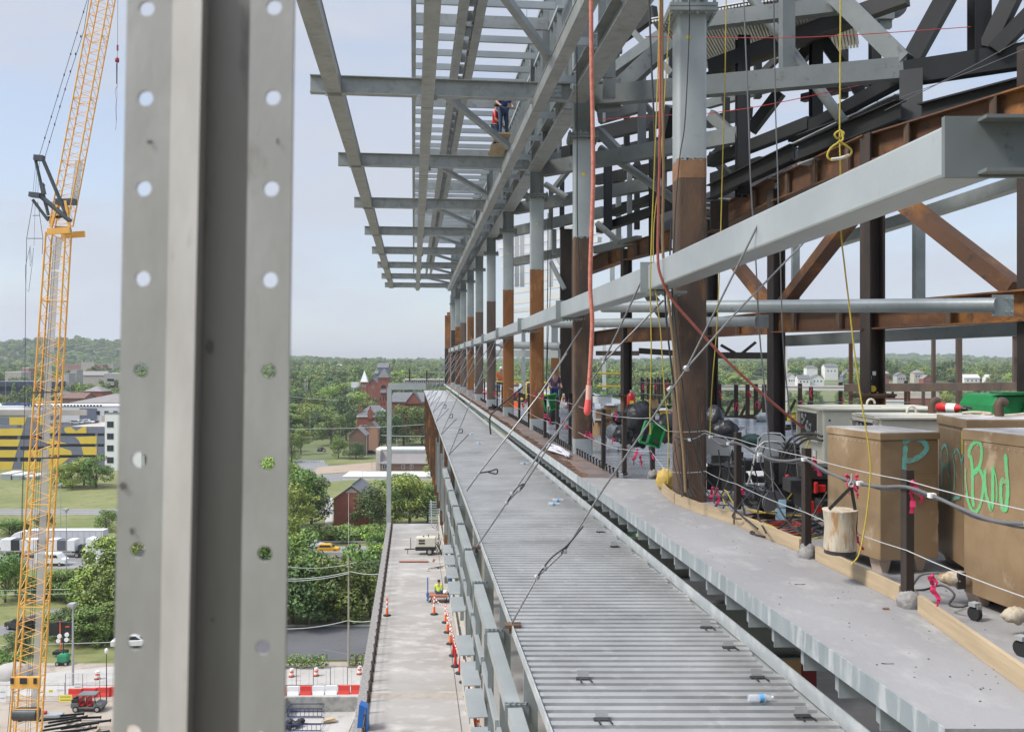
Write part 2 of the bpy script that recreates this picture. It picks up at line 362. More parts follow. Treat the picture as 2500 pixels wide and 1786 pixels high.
for i,(px,py) in enumerate(((1424,1645),(1470,1743),(1725,1522),(1465,1292),(1850,1642),(1500,1327),(1960,1735),(1780,1570))):
    Y=F*2.56/(py-885); p=P(px,py,Y); m=MB(); q=V((p.x,p.y,HC+ZD+.012))
    m.mi=1; m.box((q.x,q.y,q.z-.008),(.12,.055,.012)); m.mi=0; m.prism([q+V((-.045,.02,.0)),q+V((.05,.03,.0)),q+V((.045,.045,.045)),q+V((-.05,.035,.05))],(0,.006,0)); m.mi=1; m.bar(q+V((-.03,-.04,0)),q+V((-.02,-.11,0)),.01,.01); m.bar(q+V((.05,-.04,0)),q+V((.065,-.10,0)),.01,.01)
    tag(obj('cut_opening',m,[DECK,BLK]),['bent-up cut in the deck nearest the left flashing, a dark square hole','nearest dark square cut hole with a raised tab, low on the deck','dark jagged cut beside the right flashing of the silver deck','small dark scrap of cut metal on the far right of the ribs','cut hole right of the ribs near the bottle','small dark notch beside the right flashing farther away','nearest torn notch at the right flashing','mid-distance notch at the right flashing'][i],'deck cut')
# bottles
def bottle(p,rz,lb):
    t=thing('plastic_bottle',p,lb,'bottle','empty water bottles on the deck')
    d=V((math.cos(rz),math.sin(rz),0)); m=MB(); L=.2
    m.tube([p-d*L/2,p-d*L*.45,p+d*L*.2,p+d*L*.38,p+d*L*.42],[.024,.028,.028,.012,.011],10); obj('bottle_body',m,CLEAR,t)
    m=MB(); m.tube([p-d*.015,p+d*.02],.0285,10,False); obj('label_band',m,LBLUE,t)
    m=MB(); m.tube([p+d*L*.42,p+d*L*.48],.012,8); obj('cap',m,WHITE,t)
for px,py,rz,lb in ((1858,1700,.1,'clear plastic bottle with a blue label lying on the near deck ribs'),(1362,1219,.1,'clear bottle lying on the deck left of the slab edge, farther of two'),(1352,1228,.0,'clear bottle lying on the deck, nearer of the close pair'),(1152,1058,.1,'small bottle with a blue label far along the silver deck'),(1170,1080,.1,'white bottle far along the middle of the silver deck'),(1280,1130,.2,'crushed clear bottle near the right flashing of the far deck')):
    Y=F*2.56/(py-885); bottle(V(((px-1250)/F*Y,Y,HC+ZD+.034)),rz,lb)
# ---------------------------------------------------------------- facade frame below the ledge deck
k=0
for i in range(30):
    Y=5.8+i*1.2
    big=(i%2==0)
    zb=-5.35
    m=MB(); w,d=(.13,.25) if big else (.07,.12)
    Y=5.95+(i//2)*2.32+(0 if big else 1.16)
    a=1.075 if big else 1.0
    p=B(a,Y,0); m.ibeam if 0 else None
    zt_=-2.72 if big else -3.3; m.box((p.x,p.y+d/2,HC+(zt_+zb)/2),(w,d,abs(zb-zt_)))
    o=obj('frame_post',m,GREY); tag(o,'%s grey post from the near end under the left edge of the deck'%ORD[i],'post','grey posts hanging under the left edge of the deck')
Ys=[5.95,8.3,10.6,12.9,15.2,17.6,19.8,22.2,24.6,27]
for i,(a,b) in enumerate(zip(Ys,Ys[1:])):
    t=thing('girt',B(.94,a,-3.2),'%s grey box girt from the near end bolted along the outside of the posts'%ORD[i],'girt','grey girts stepping down along the facade')
    m=MB(); m.bar(B(.925,a+.06,-3.22),B(.925,b-.06,-3.22),.13,.14); obj('box_section',m,GREYL,t)
    m=MB(); m.box(B(.95,b-.03,-3.22),(.22,.02,.18)); m.box(B(.95,b+.02,-3.22),(.22,.02,.18))
    bolts(m,[B(.88+.05*q,b-.04,-3.13) for q in range(4)],(0,0,1),.012,.02); obj('end_plate',m,GREY,t)
    m=MB(); m.bar(B(.99,a+.1,-4.3),B(.99,b-.1,-4.3),.05,.12); obj('lower_rail',m,GREYL,t)
for i,Y in enumerate((8.5,10.8,12.2,13.4,14.8,17.4,18.7,20.1,21.4,22.7)):
    m=MB(); m.bar(B(.88,Y,-4.8),B(.88,Y+1.08,-4.8),.25,.012); m.bar(B(.757,Y,-4.84),B(.757,Y+1.08,-4.84),.012,.08)
    m.box(B(1.05,Y+.5,-4.95),(.02,.1,.3))
    tag(obj('shelf_plate',m,GREYL),'%s flat grey steel shelf from the near end, below the girts'%ORD[i],'plate','flat grey shelf plates below the girts')
for i in range(13):
    Y=24+i*4.8; m=MB(); p=B(1.05,Y,0); m.box((p.x,p.y,HC-4.2-.08*i),(.12,.35,3.0+.16*i)); 
    tag(obj('cladding_post',m,RUSTG if i%3 else RUSTD),'%s rusty post along the far facade'%ORD[i],'post','rusty posts down the far facade')
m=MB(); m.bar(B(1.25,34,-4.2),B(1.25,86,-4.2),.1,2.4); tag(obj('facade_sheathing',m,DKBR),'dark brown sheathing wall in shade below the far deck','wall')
# interior lower floor
m=MB(); m.bar(B(5.6,3,-6.7),B(5.6,27,-6.7),8.5,.3); tag(obj('lower_floor',m,CONCW),'pale concrete floor one storey below seen through the frame','floor')
m=MB(); m.bar(B(2.6,36,-10.5),B(2.6,87.5,-10.5),.4,6.0); m.bar(B(2.4,36,-15.2),B(2.4,87.5,-15.2),.1,1.1); tag(obj('lower_wall',m,BEIGE),'beige lower wall beside the long concrete walkway','wall')
for i in range(6):
    Y=7+i*3.6; m=MB(); p=B(2.5,Y,0); m.box((p.x,p.y,HC-4.6),(.2,.3,3.9)); tag(obj('inner_post',m,[RUSTG,DKBR,GREYD][i%3]),'%s interior post from the near end seen below the deck'%ORD[i],'post','interior posts below the deck')
# things glimpsed in the gap under the slab
m=MB(); q=P(1945,1650,17); m.box(q,(.6,.45,.45)); m.box(q+V((0,0,.25)),(.62,.47,.05)); m.bar(q+V((-.1,-.24,.05)),q+V((.1,-.24,.05)),.02,.03); tag(obj('tool_chest',m,mat('chest_red',(.16,.02,.02),.5)),'dark red tool chest glimpsed in the gap below the slab edge','tool chest')
m=MB(); q=P(1850,1590,11); m.box(q,(.9,.5,1.0)); m.bar(q+V((-.45,-.26,.3)),q+V((.45,-.26,.3)),.03,.05); tag(obj('crate',m,CARDB),'brown crate glimpsed between the brackets under the slab','crate')
def barrier(name,p,q,h,lb,mt,n=10):
    m=MB(); p=V(p);q=V(q); m.tube([p,p+V((0,0,h))],.02,6); m.tube([q,q+V((0,0,h))],.02,6); m.tube([p+V((0,0,h)),q+V((0,0,h))],.02,6); m.tube([p+V((0,0,.15)),q+V((0,0,.15))],.02,6)
    for i in range(1,n): r=p.lerp(q,i/n); m.tube([r+V((0,0,.15)),r+V((0,0,h))],.009,5)
    tag(obj(name,m,mt),lb,'barrier')
barrier('crowd_barrier',B(2.0,13.2,-6.5),B(3.9,13.6,-6.5),1.1,'red crowd barrier on the lower floor between grey posts',RED)
barrier('crowd_barrier',B(4.6,11.2,-6.5),B(6.4,11.6,-6.5),1.1,'red crowd barrier glimpsed below the slab brackets',RED)
m=MB(); q=P(1503,1292,22); m.lathe(q-V((0,0,.8)),[(.5,0),(.5,1.2),(.35,1.4)]); tag(obj('green_tank',m,GREEN),'green tank glimpsed in the bright gap beside the deck','tank')
# ---------------------------------------------------------------- outer columns
CPX=[1691,1424,1311,1241,1199,1170,1148.5,1131,1118,1107]
LOW=[RUSTD,RUSTD,RUSTO,RUSTO,RUSTT,RUSTT,RUSTO,RUSTT,RUSTG,DKBR]
CY=[12.9+7.2*n for n in range(10)]; CXc=[]
for n in range(10):
    Y=CY[n]; x=(CPX[n]-1250)/F*Y; CXc.append(x); c=(x,Y+.25)
    t=thing('steel_column',(x,Y+.25,HC+ZS),['nearest and widest box column, rusty brown below and grey above, behind the timber toe board','second box column back, dark rust below pale grey','third box column back, bright orange rust below','fourth box column back, orange rust under grey','fifth box column back, dull taupe below grey','sixth column back, dull brown below grey','seventh column back, orange below grey','eighth column back, thin, dull taupe below grey','ninth column back, thin rusty one','tenth and farthest box column at the end of the row'][n],'column','outer row of steel columns')
    zr=[2.93,2.81,2.83,2.8,2.85,2.75,2.85,2.8,2.8,2.8][n]
    if n<5:
        rd=random.Random(n+60); m=MB()
        for q in range(9):
            w_=rd.uniform(.02,.07); h_=rd.uniform(.008,.04); m.box((c[0]-.15+.3*rd.random(),c[1]-.2412,HC+zr-h_/2),(w_,.003,h_)); m.box((c[0]-.2112,c[1]-.15+.3*rd.random(),HC+zr-h_*.4),(.003,w_,h_*.8))
        obj('primer_drips',m,GREYL,t)['kind']='stuff'
    m=MB(); post(m,c,HC+ZS+(.3 if n else 0),HC+zr-(0 if n else .28),.42,.48,.05); obj('lower_shaft',m,LOW[n],t)
    if n==0:
        m=MB(); post(m,c,HC+zr-.28,HC+zr,.424,.484,.05); obj('orange_rust_band',m,mat('rust_band',(.20,.095,.045),.65,.1,(.27,.15,.08),3,(.4,.65),.15,20),t)
    if n: m=MB(); post(m,c,HC+ZS-.05,HC+ZS+.3,.43,.49,.05); obj('base_band',m,GREYL,t)
    m=MB(); post(m,c,HC+zr,HC+5.0,.42,.48,.05); obj('grey_shaft',m,GREYL if n<5 else GREY,t)
    m=MB(); m.box((c[0],c[1],HC+5.03),(.68,.72,.05)); m.box((c[0],c[1],HC+5.09),(.68,.72,.05))
    pts=[]
    for q in range(6):
        for s in (-1,1): pts += [(c[0]+(-.3+.12*q),c[1]+s*.32,HC+4.965),(c[0]+s*.3,c[1]-.3+.12*q,HC+4.965)]
    if n<4: bolts(m,pts,(0,0,1),.024,.04)
    bolts(m,[V(p)+V((0,0,.15)) for p in pts],(0,0,1),.024,.04) if n<5 else None
    obj('splice_flange',m,GREYD if n else GREY,t)
    m=MB(); m.box((c[0],c[1],HC+(5.115+9.6)/2),(.40,.04,9.6-5.115)); m.box((c[0]-.2,c[1],HC+(5.115+9.6)/2),(.03,.42,9.6-5.115)); m.box((c[0]+.2,c[1],HC+(5.115+9.6)/2),(.03,.42,9.6-5.115))
    obj('upper_shaft',m,GREY,t)
    if n<4:
        m=MB()
        s=[.035,.045,.03,.03][n]; m.box((c[0]+(-.0 if n else -.06),c[1]-.243,HC+(4.66 if n==0 else 4.2)),(s*1.5,.004,s*1.5)); obj('yellow_sticker',m,YELP,t)
# ---------------------------------------------------------------- box rail in front of the columns
jt=[4.6,12.3,19.6,26.8,34,41.2,48.4,55.6,62.8,70,77.2,84]
zt=[1.43,1.33,1.31,1.28,1.27,1.26,1.25,1.25,1.25,1.25,1.25,1.25]
zb_=[1.12,.99,.98,.96,.95,.95,.95,.95,.95,.95,.95,.95]
jt[0]=5.36
for i in range(len(jt)-1):
    a,b=jt[i],jt[i+1]; t=thing('box_rail',B(3.3,a,1.15),'%s pale grey box rail from the near end, running in front of the columns'%ORD[i],'rail beam','pale grey box rails fixed across the outer columns')
    y0=a+(.05 if i else 0); m=MB(); p0=B(3.19,y0,0);p1=B(3.19,b-.02,0); w=.33
    za,zc,zd,ze=HC+zb_[i],HC+zt[i],HC+zb_[i+1],HC+zt[i+1]
    m.hexa([(p0.x,p0.y,za),(p0.x+w,p0.y,za),(p1.x+w,p1.y,zd),(p1.x,p1.y,zd),(p0.x,p0.y,zc),(p0.x+w,p0.y,zc),(p1.x+w,p1.y,ze),(p1.x,p1.y,ze)])
    obj('box_section',m,GREYL,t,bevel=.02,fix=True)
    m=MB(); pj=B(3.22,b,0); m.box((pj.x+.05,b-.01,HC+(zb_[i+1]+zt[i+1])/2),(.36,.03,zt[i+1]-zb_[i+1]+.08)); m.box((pj.x+.25,b+.1,HC+zb_[i+1]-.03),(.5,.35,.03))
    bolts(m,[(pj.x+.05+.07*q,b+.0,HC+zb_[i+1]-.08) for q in range(6)],(0,0,1),.02,.05); obj('joint_plate',m,GREY,t)
# right end: closing bracket of the nearest rail
m=MB(); p=B(3.19,5.36,0); m.box((p.x+.25,5.34,HC+1.275),(.6,.04,.36)); m.box((p.x+.42,5.27,HC+1.43),(.55,.1,.02)); m.box((p.x+.42,5.27,HC+1.12),(.55,.1,.02))
tag(obj('rail_end_bracket',m,GREYD),'grey end bracket closing the nearest box rail at the right edge','bracket')
# ---------------------------------------------------------------- canopy
def BP(a,Y,z): return B(a,Y+SK*(a-3.4),z)
for i in range(1,9):
    Y=CY[i]+.05
    t=thing('outrigger_beam',BP(3.4,Y,6.03),'%s canopy outrigger from the near end, jutting left from its column'%ORD[i-1],'beam','cantilever outriggers of the canopy')
    m=MB(); m.ibeam(BP(-2.24,Y,6.03),BP(3.5,Y,6.03),.2,.38,.016,.014); obj('i_beam',m,CANO,t)
    m=MB()
    for a in (-1.72,.3,2.76): m.box(BP(a,Y,5.79)+V((0,-.11,0)),(.44 if a>0 else .36,.02,.12 if a>0 else .05))
    if i<4:
        for a in (.3,2.76): bolts(m,[BP(a+s*.17,Y,5.79+q)+V((0,-.12,0)) for s in (-1,1) for q in (-.035,.035)],(0,-1,0),.022,.02)
    obj('hanger_plate',m,CANO,t)
    m=MB(); m.box(BP(3.15,Y,6.05)+V((0,-.02,0)),(.3,.02,.34)); m.box(BP(3.2,Y,6.33)+V((0,-.02,0)),(.25,.02,.26))
    if i<4: bolts(m,[BP(3.08+.09*s,Y,5.93+.1*q)+V((0,-.03,0)) for s in (0,1,2) for q in range(6)],(0,-1,0),.026,.03)
    obj('bolted_end',m,CANO,t)
L=[(-1.72,5.98,.33,.3,'left outer'),(.3,5.76,.26,.3,'middle'),(2.76,5.76,.24,.3,'right')]
for (a,z,w,h,nm) in L:
    ys=[8.5,12.9+.12]+[CY[i]+.07 for i in range(1,9)]
    for k in range(len(ys)-1):
        m=MB(); g=.1 if a<0 else .02
        sh=SK*(a-3.4)
        m.bar(B(a,ys[k]+g+sh,z),B(a,ys[k+1]-g+sh,z),w-.03,h-.01); m.bar(B(a,ys[k]+g+sh,z-h/2),B(a,ys[k+1]-g+sh,z-h/2),w,.02); m.bar(B(a,ys[k]+g+sh,z+h/2),B(a,ys[k+1]-g+sh,z+h/2),w,.02)
        tag(obj('purlin',m,CANO),'%s canopy purlin of the %s line, counted from the near end'%(ORD[k],nm),'purlin','long purlins of the canopy')
# eave beam along column tops
for k in range(9):
    y0,y1=(CY[k-1]+.5 if k else 6.5),CY[k]-.05
    m=MB(); a=3.62
    m.ibeam(B(a,y0,6.02),B(a,y1,6.02),.42,.5,.03,.02)
    t=tag(obj('eave_beam',m,CANO),'%s deep eave beam from the near end, between column heads'%ORD[k],'beam','eave beams between the column heads')
    nn=3 if k<5 else 0
    for q in range(nn):
        Y=y0+(q+.55)*(y1-y0)/3; m=MB(); m.bar(BP(2.9,Y,5.98),BP(3.42,Y,5.98),.09,.14); m.box(BP(3.42,Y,5.98),(.02,.16,.34)); bolts(m,[BP(3.42,Y,5.98+s*.13)+V((-.01,-.05,0)) for s in (-1,1)],(-1,0,0),.025,.04)
        tag(obj('outstand_bracket',m,GREYL),'short %s outstand of the %s bay between purlin and eave beam'%(ORD[q],ORD[k]),'bracket','short outstands fixed to the eave beams')
# diagonal braces
for k in range(8):
    Y=CY[k]-.1 if k else 12.6; m=MB(); m.bar(B(.62,Y+.0,6.0),B(2.7,Y+5.3,6.05),.13,.13); m.box(B(2.7,Y+5.2,6.0),(.3,.35,.02))
    tag(obj('diagonal_brace',m,GREY),'%s diagonal canopy brace from the near end'%ORD[k],'brace','diagonal braces in the canopy')
# upper tier: paired girders, rungs, stud wall
for a,w,nm in ((1.18,.2,'left girder of the close upper pair'),(1.58,.22,'right girder of the close upper pair'),(.0,.12,'thin far left rail of the upper tier')):
    m=MB(); m.ibeam(B(a,13,8.45),B(a,84,8.45),w,.42 if a else .2,.025,.03); 
    if a==1.18:
        for q in range(60): m.box(B(1.38,20+q*1.0,8.45),(.16,.05,.25))
    tag(obj('upper_girder',m,CANO if a else GREY),nm+' of the canopy','girder','long girders of the upper canopy tier')
i=0; Y=17.2; k=0
while Y<66:
    m=MB(); big=(k%6==5); h=.3 if big else .17
    m.bar(BP(.06,Y,8.7),BP(3.45,Y,8.7),.09,h)
    tag(obj('canopy_rung',m,GREYL if not big else CANO),('%s slim rung of the upper canopy from the near end' if not big else '%s rung, a deeper one, of the upper canopy from the near end')%ORD[k],'rung','rungs across the upper canopy tier'); k+=1; Y+=1.2
m=MB(); y=23
t=thing('stud_wall',B(3.6,23,6.3),'tall parapet wall of grey metal studs above the eave line','stud wall')
mm=MB(); m2=MB()
while y<84:
    mm.box(B(3.72,y,8.3),(.13,.05,3.7)); y+=.6
obj('studs',mm,GREY,t)
m2.bar(B(3.72,22.8,10.17),B(3.72,84,10.17),.17,.12); m2.bar(B(3.72,22.8,6.4),B(3.72,84,6.4),.17,.1); m2.bar(B(3.72,22.8,9.0),B(3.72,84,9.0),.16,.08); obj('tracks',m2,GREYL,t)
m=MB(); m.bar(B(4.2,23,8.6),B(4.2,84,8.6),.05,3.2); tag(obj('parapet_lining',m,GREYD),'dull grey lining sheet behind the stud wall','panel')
# near portal at top: extra verticals from eave beams
for i,(px,Y) in enumerate(((1478,19.0),(1475,22.5),(1500,17.5),(1363,25.8),(1338,24.4),(1293,31),(1275,33))):
    x=(px-1250)/F*Y; m=MB(); m.box((x,Y,HC+7.6),(.06 if i%2 else .3,.1,3.2)); tag(obj('hanger_strut',m,GREY if i%2 else GREYD),['broad','thin','wide shaded','slim','wide dull','small thin','small wide'][i]+' vertical hanger above the eave beam near column %s'%['two','two, right side','two, near the hose','three','three, left side','four','four, left side'][i],'strut','vertical hangers above the eave beams')
# people working up in the canopy + planks
m=MB(); m.bar(BP(2.9,29.2,7.42),BP(2.95,31.6,7.42),.5,.05); m.bar(BP(2.7,28.6,6.9),BP(2.75,30.4,6.9),.5,.05); tag(obj('scaffold_plank',m,WOOD),'tan plank laid across the canopy steel beside the workers in denim','plank')
# ================================================================ INNER STEELWORK
def steel(name,lb,cat,pts,w,h,mt,kind='box',grp=None,up=(0,0,1),t=.02,tw=.02):
    m=MB()
    (x0,y0,Y0),(x1,y1,Y1)=pts; p=P(x0,y0,Y0); q=P(x1,y1,Y1)
    if kind=='box': m.bar(p,q,w,h,up)
    elif kind=='i': m.ibeam(p,q,w,h,t,tw,up)
    elif kind=='h':   # H section seen with web towards us
        m.bar(p,q,.02,h,up); m.bar(p,q,w,.022,up,(0,h/2)); m.bar(p,q,w,.022,up,(0,-h/2))
    elif kind=='pipe': m.tube([p,q],w/2,16)
    return tag(obj(name,m,mt),lb,cat,grp)
G='inner roof steelwork'
# grey truss chords from each outer column to its inner node
nodes=[(2212,168,18.0),(1803,330,23.8),(1588,449,30.3),(1475,517,35.9)]
starts=[(1445,236,20.3),(1325,414,27.5),(1255,510,34.7),(1210,575,41.9)]
nm=['nearest','second','third','fourth']
for i,(s,n) in enumerate(zip(starts,nodes)):
    steel('truss_chord',nm[i]+' grey truss chord from an outer column to the black steel','beam',(s,n),.28,.42,GREYD,'box','grey chords from the outer columns to the black trusses')
steel('truss_web','wide grey diagonal dropping right into the nearest black node','beam',((2036,-15,19),(2206,152,18.0)),.3,.36,GREYD)
steel('bracing_pipe','round grey bracing pipe ending in torn brown fireproofing at the yellow rope','pipe',((1832,-10,20.6),(2094,345,19.3)),.23,.23,GREYD,'pipe')
m=MB(); c=P(2102,358,19.25); 
m.prism([c+V((-.19,0,.02)),c+V((.10,0,.2)),c+V((.22,0,-.08)),c+V((.05,0,-.24))],(0,.06,0)); m.blob(c+V((-.02,-.05,-.05)),(.3,.2,.3),5,3,.5); m.blob(c+V((.02,-.05,-.28)),(.12,.1,.42),5,4,.5)
tag(obj('torn_wrapping',m,mat('torn_wrap',(.30,.17,.08),.8,0,(.55,.48,.42),12,(.45,.6),.6,30)),'ragged brown and white wrapping on the end of the bracing pipe','wrapping')
steel('truss_post','grey vertical between the two chords of the nearest truss','post',((1921,-20,18.9),(1921,186,18.9)),.26,.3,GREYD)
steel('top_chord','upper grey chord behind the nearest column head','beam',((1700,55,20.5),(2046,14,19.2)),.26,.33,GREYD)
steel('top_chord','grey chord rising left behind the brown rope','beam',((1505,222,21.5),(1640,98,21)),.26,.4,GREYD)
steel('top_chord','dull grey lower chord stub behind the red lead','beam',((1462,290,27),(1560,262,26.5)),.26,.3,GREYD)
steel('truss_web','second truss diagonal rising left, behind the nearest column','beam',((1462,320,26.8),(1530,390,25.8)),.22,.25,GREYD)
steel('truss_web','small diagonal of the second truss right of the nearest column','beam',((1735,280,24.6),(1803,345,23.9)),.2,.28,GREYD)
steel('bracing_pipe','long round pipe crossing behind the second chord','pipe',((1465,362,27.2),(1650,490,26)),.24,.24,GREYD,'pipe')
steel('bracing_pipe','smaller round pipe low behind the second column','pipe',((1458,545,29),(1512,592,28.6)),.2,.2,GREYD,'pipe')
steel('bracing_pipe','thin round pipe behind the third column','pipe',((1332,450,30),(1385,482,29.6)),.2,.2,GREYD,'pipe')
steel('bracing_pipe','far round pipe between the orange column and the brown steel','pipe',((1345,640,38),(1378,705,37.6)),.2,.2,GREYL,'pipe')
for i,(x,y0,y1,Y,w,mt) in enumerate(((1567,155,372,25.6,.22,GREYD),(1537,415,580,30.9,.16,GREY),(1345,462,560,34,.16,GREYD),(1487,0,240,19.5,.26,GREYD),(1353,560,620,40,.2,GREY))):
    steel('truss_post',['grey post between the ropes left of the nearest column','slim grey post behind the yellow rope','slim grey post right of the third column','shaded grey post behind the hanging hose','far grey post behind the fourth column'][i],'post',((x,y0,Y),(x,y1,Y)),w,.2,mt)
# black trusses
def blk(lb,pts,w,h,kind='box',mt=BLACK,name='black_member'):
    return steel(name,lb,'beam',pts,w,h,mt,kind,'black roof trusses',t=.03,tw=.03)
blk('black chord leaving the nearest node to the right edge',((2205,182,18.0),(2560,128,17.2)),.3,.46)
blk('black chord with pale flange between the nearest two nodes',((2208,188,18.2),(1935,335,22.5)),.26,.26)
blk('black chord continuing left behind the bracing pipe',((1980,300,21.6),(1735,395,25)),.26,.3)
blk('black post above the rust girder with chalk marks',((2224,180,17.9),(2224,340,17.6)),.42,.34,'h')
blk('black post near the centre with chalk marks above the girder',((1813,92,23.8),(1813,478,23.4)),.32,.3,'h')
blk('thick black diagonal rising right from the nearest node',((2216,165,18.2),(2318,-20,17.8)),.34,.34)
blk('black post at the upper right',((2391,-10,17.6),(2391,158,17.6)),.32,.3,'h')
blk('steep black diagonal at the upper right',((2412,118,17.5),(2478,-20,17.2)),.3,.3)
blk('shallower black diagonal at the right edge',((2428,125,17.4),(2540,10,17)),.3,.28)
blk('black post behind the grey web members',((1992,88,24),(1992,290,24)),.28,.3,'h')
blk('black diagonal below the small black post',((2008,96,24),(2108,238,23.6)),.24,.28)
blk('slim black post right of the bracing pipe',((2136,98,27),(2136,245,27)),.28,.28,'h')
blk('black diagonal left of the grey post',((1832,320,25),(1905,225,24.5)),.24,.3)
blk('black diagonal above the grey chord',((1938,166,25),(1992,98,24.6)),.24,.3)
blk('high black chord sloping up behind the corrugated roof',((1735,165,24.5),(2215,-8,21)),.3,.38)
blk('high black chord with pale flange under the roof',((1700,200,25.5),(2120,40,23)),.3,.2)
blk('small black post seen left of the nearest column',((1484,402,30.4),(1484,560,30)),.26,.3,'h')
blk('black post behind the yellow ropes',((1593,300,29),(1593,620,28.6)),.2,.3,'h')
blk('black tapering strut behind the brown rope',((1640,260,27),(1600,430,28)),.25,.4)
blk('black chord right of the second column',((1462,560,31),(1640,500,28)),.26,.26)
blk('black chord below the third grey chord',((1500,520,33),(1700,440,29)),.24,.26)
blk('thin black post right of the nearest column',((1773,240,29),(1773,395,29)),.2,.2)
blk('little black diagonal below the second node',((1735,378,26),(1790,440,25)),.16,.2)
# dark floor soffit above the rust girder, with joists
m=MB()
GL=[(2560,245,14.4),(2134,365,17.6),(1900,465,22.9),(1738,548,27.9),(1600,600,31)]; BL=[(2560,205,18.6),(2225,282,21),(1940,375,25),(1735,472,29.6),(1600,530,33)]
A=[P(*q) for q in GL]; Bk=[P(*q) for q in BL]
for i in range(4): m.prism([A[i],A[i+1],Bk[i+1],Bk[i]],(0,.02,.08))
sof=obj('dark_soffit',m,BLACK); tag(sof,'black underside of the upper floor above the rust girder','floor underside')
m=MB()
def lerpx(Lst,y):
    for (x0,y0,Y0),(x1,y1,Y1) in zip(Lst,Lst[1:]):
        if y0<=y<=y1: f=(y-y0)/(y1-y0); return x0+(x1-x0)*f,Y0+(Y1-Y0)*f
    return None
for k in range(26):
    y=262+k*11.5; g=lerpx(GL,y); b_=lerpx(BL,y-5)
    if g and b_: m.bar(P(b_[0],y-5,b_[1]-.15)-V((0,0,.1)),P(g[0],y,g[1]-.1)-V((0,0,.1)),.05,.035)
obj('joists',m,PURL,sof)
blk('deep black floor beam with pale flange ending at the right edge',((2560,205,14.6),(2250,282,16.8)),.26,.42,'i')
blk('deep black floor beam with pale flange left of the black post',((2200,268,17.4),(1950,372,20.6)),.26,.40,'i')
blk('far black floor beam behind the leftmost hanging cable',((1940,372,21),(1735,470,24.6)),.26,.40,'i')
for i,(a,b) in enumerate((((2560,232,14.5),(2250,306,16.7)),((2240,300,17),(1960,402,20)),((2199,232,18),(1945,352,22)),((1940,360,22),(1800,430,24.5)))):
    steel('pale_flange','%s pale flange line under the black floor beams, from the right'%ORD[i],'flange',(a,b),.3,.03,FLANGE,'box','pale flanges under black beams')
# corrugated roof underside
m=MB(); q0=P(1590,52,24); q1=P(2075,-34,21); n=60; d=V((1.6,3.6,-.15))
m.prism([q0+V((0,0,.06)),q1+V((0,0,.06)),q1+d+V((0,0,.06)),q0+d+V((0,0,.06))],(0,0,.03))
for i in range(n):
    a=q0.lerp(q1,(i+.5)/n); m.bar(a,a+d,.055,.05)
o=obj('roof_deck',m,DECK); tag(o,'ribbed silver roof sheet seen from below behind the nearest column head','roof deck')
blk('black beam under the farther roof strip',((1455,330,33),(1640,285,30)),.3,.5)
# sheave at top
t=thing('lifting_sheave',P(2180,15,22),'dark lifting plate with a round hole against the sky at the top right','lifting plate')
m=MB(); c=P(2188,14,22); ring=[]
for k in range(24):
    a=2*math.pi*k/24; a2=2*math.pi*(k+1)/24
    po=lambda aa,r: c+V((r*math.cos(aa),0,r*math.sin(aa)))
    m.hexa([po(a,.1),po(a,.27),po(a2,.27),po(a2,.1)]+[po(a,.1)+V((0,.12,0)),po(a,.27)+V((0,.12,0)),po(a2,.27)+V((0,.12,0)),po(a2,.1)+V((0,.12,0))])
m.bar(P(2095,40,22),P(2180,28,22),.12,.3); obj('eye_plate',m,CRD,t)
m=MB(); m.bar(P(2135,42,22),P(2178,42,22),.3,.18); m.bar(P(2160,52,22),P(2160,70,22),.3,.14); obj('seat_block',m,GREY,t)
# ---------------------------------------------------------------- inner rust truss
IC=[(2522,14.2,'right edge'),(2130,17.0,'right of centre, standing on a bolted splice'),(1895,22.4,'behind the grey tubes'),(1735,27.5,'just right of the nearest outer column'),(1529,34,'between second and nearest outer columns'),(1390,41,'right of the fourth outer column')]
for i,(px,Y,lb) in enumerate(IC):
    x=(px-1250)/F*Y; w=.30 if i<3 else .32
    t=thing('inner_column',(x,Y,HC+ZS),'dark H-section column '+lb,'column','inner row of dark columns')
    z0=ZS+1.38 if i in (1,4) else ZS
    z1=4.3 if i else 5.0
    m=MB()
    if i==4: z0=ZS+.75
    rz=.25
    def H(m,z0,z1):
        zc=HC+(z0+z1)/2; h=z1-z0
        m.box((x,Y,zc),(w-.04,.03,h),rz)
        for s in (-1,1): m.box((x+s*(w/2)*math.cos(rz),Y+s*(w/2)*math.sin(rz),zc),(.032,.30,h),rz)
    H(m,z0+.04,z1); obj('upper_section',m,[DKBR,DKBR,DKBR,DKBR,DKBR,DKBR][i],t)
    if z0>ZS+.1:
        m=MB(); H(m,ZS-.05,z0-.04); obj('lower_section',m,RUSTG if i==1 else RUSTO,t)
        m=MB(); m.box((x,Y,HC+z0+.02),(.66,.62,.04)); m.box((x,Y,HC+z0-.02),(.62,.58,.035))
        bolts(m,[(x-.28+.14*q,Y-.24,HC+z0+.04) for q in range(5)],(0,0,1),.022,.04); obj('splice_plate',m,RUSTD,t)
    if i==1:
        m=MB()
        for q,(dx,dz,c) in enumerate(((.02,.30,1),(-.06,.22,1),(-.06,.30,0),(.02,.22,0))):
            m.mi=0 if c else 1; m.box((x+dx,Y-.03,HC+z0+dz+.12),(.075,.006,.075),rz)
        obj('survey_target',m,[WHITE,BLK],t)
        m=MB(); m.cyl((x+.0,Y-.03,HC+z0+.13),.06,.012,12,'y'); obj('yellow_disc',m,YELP,t)
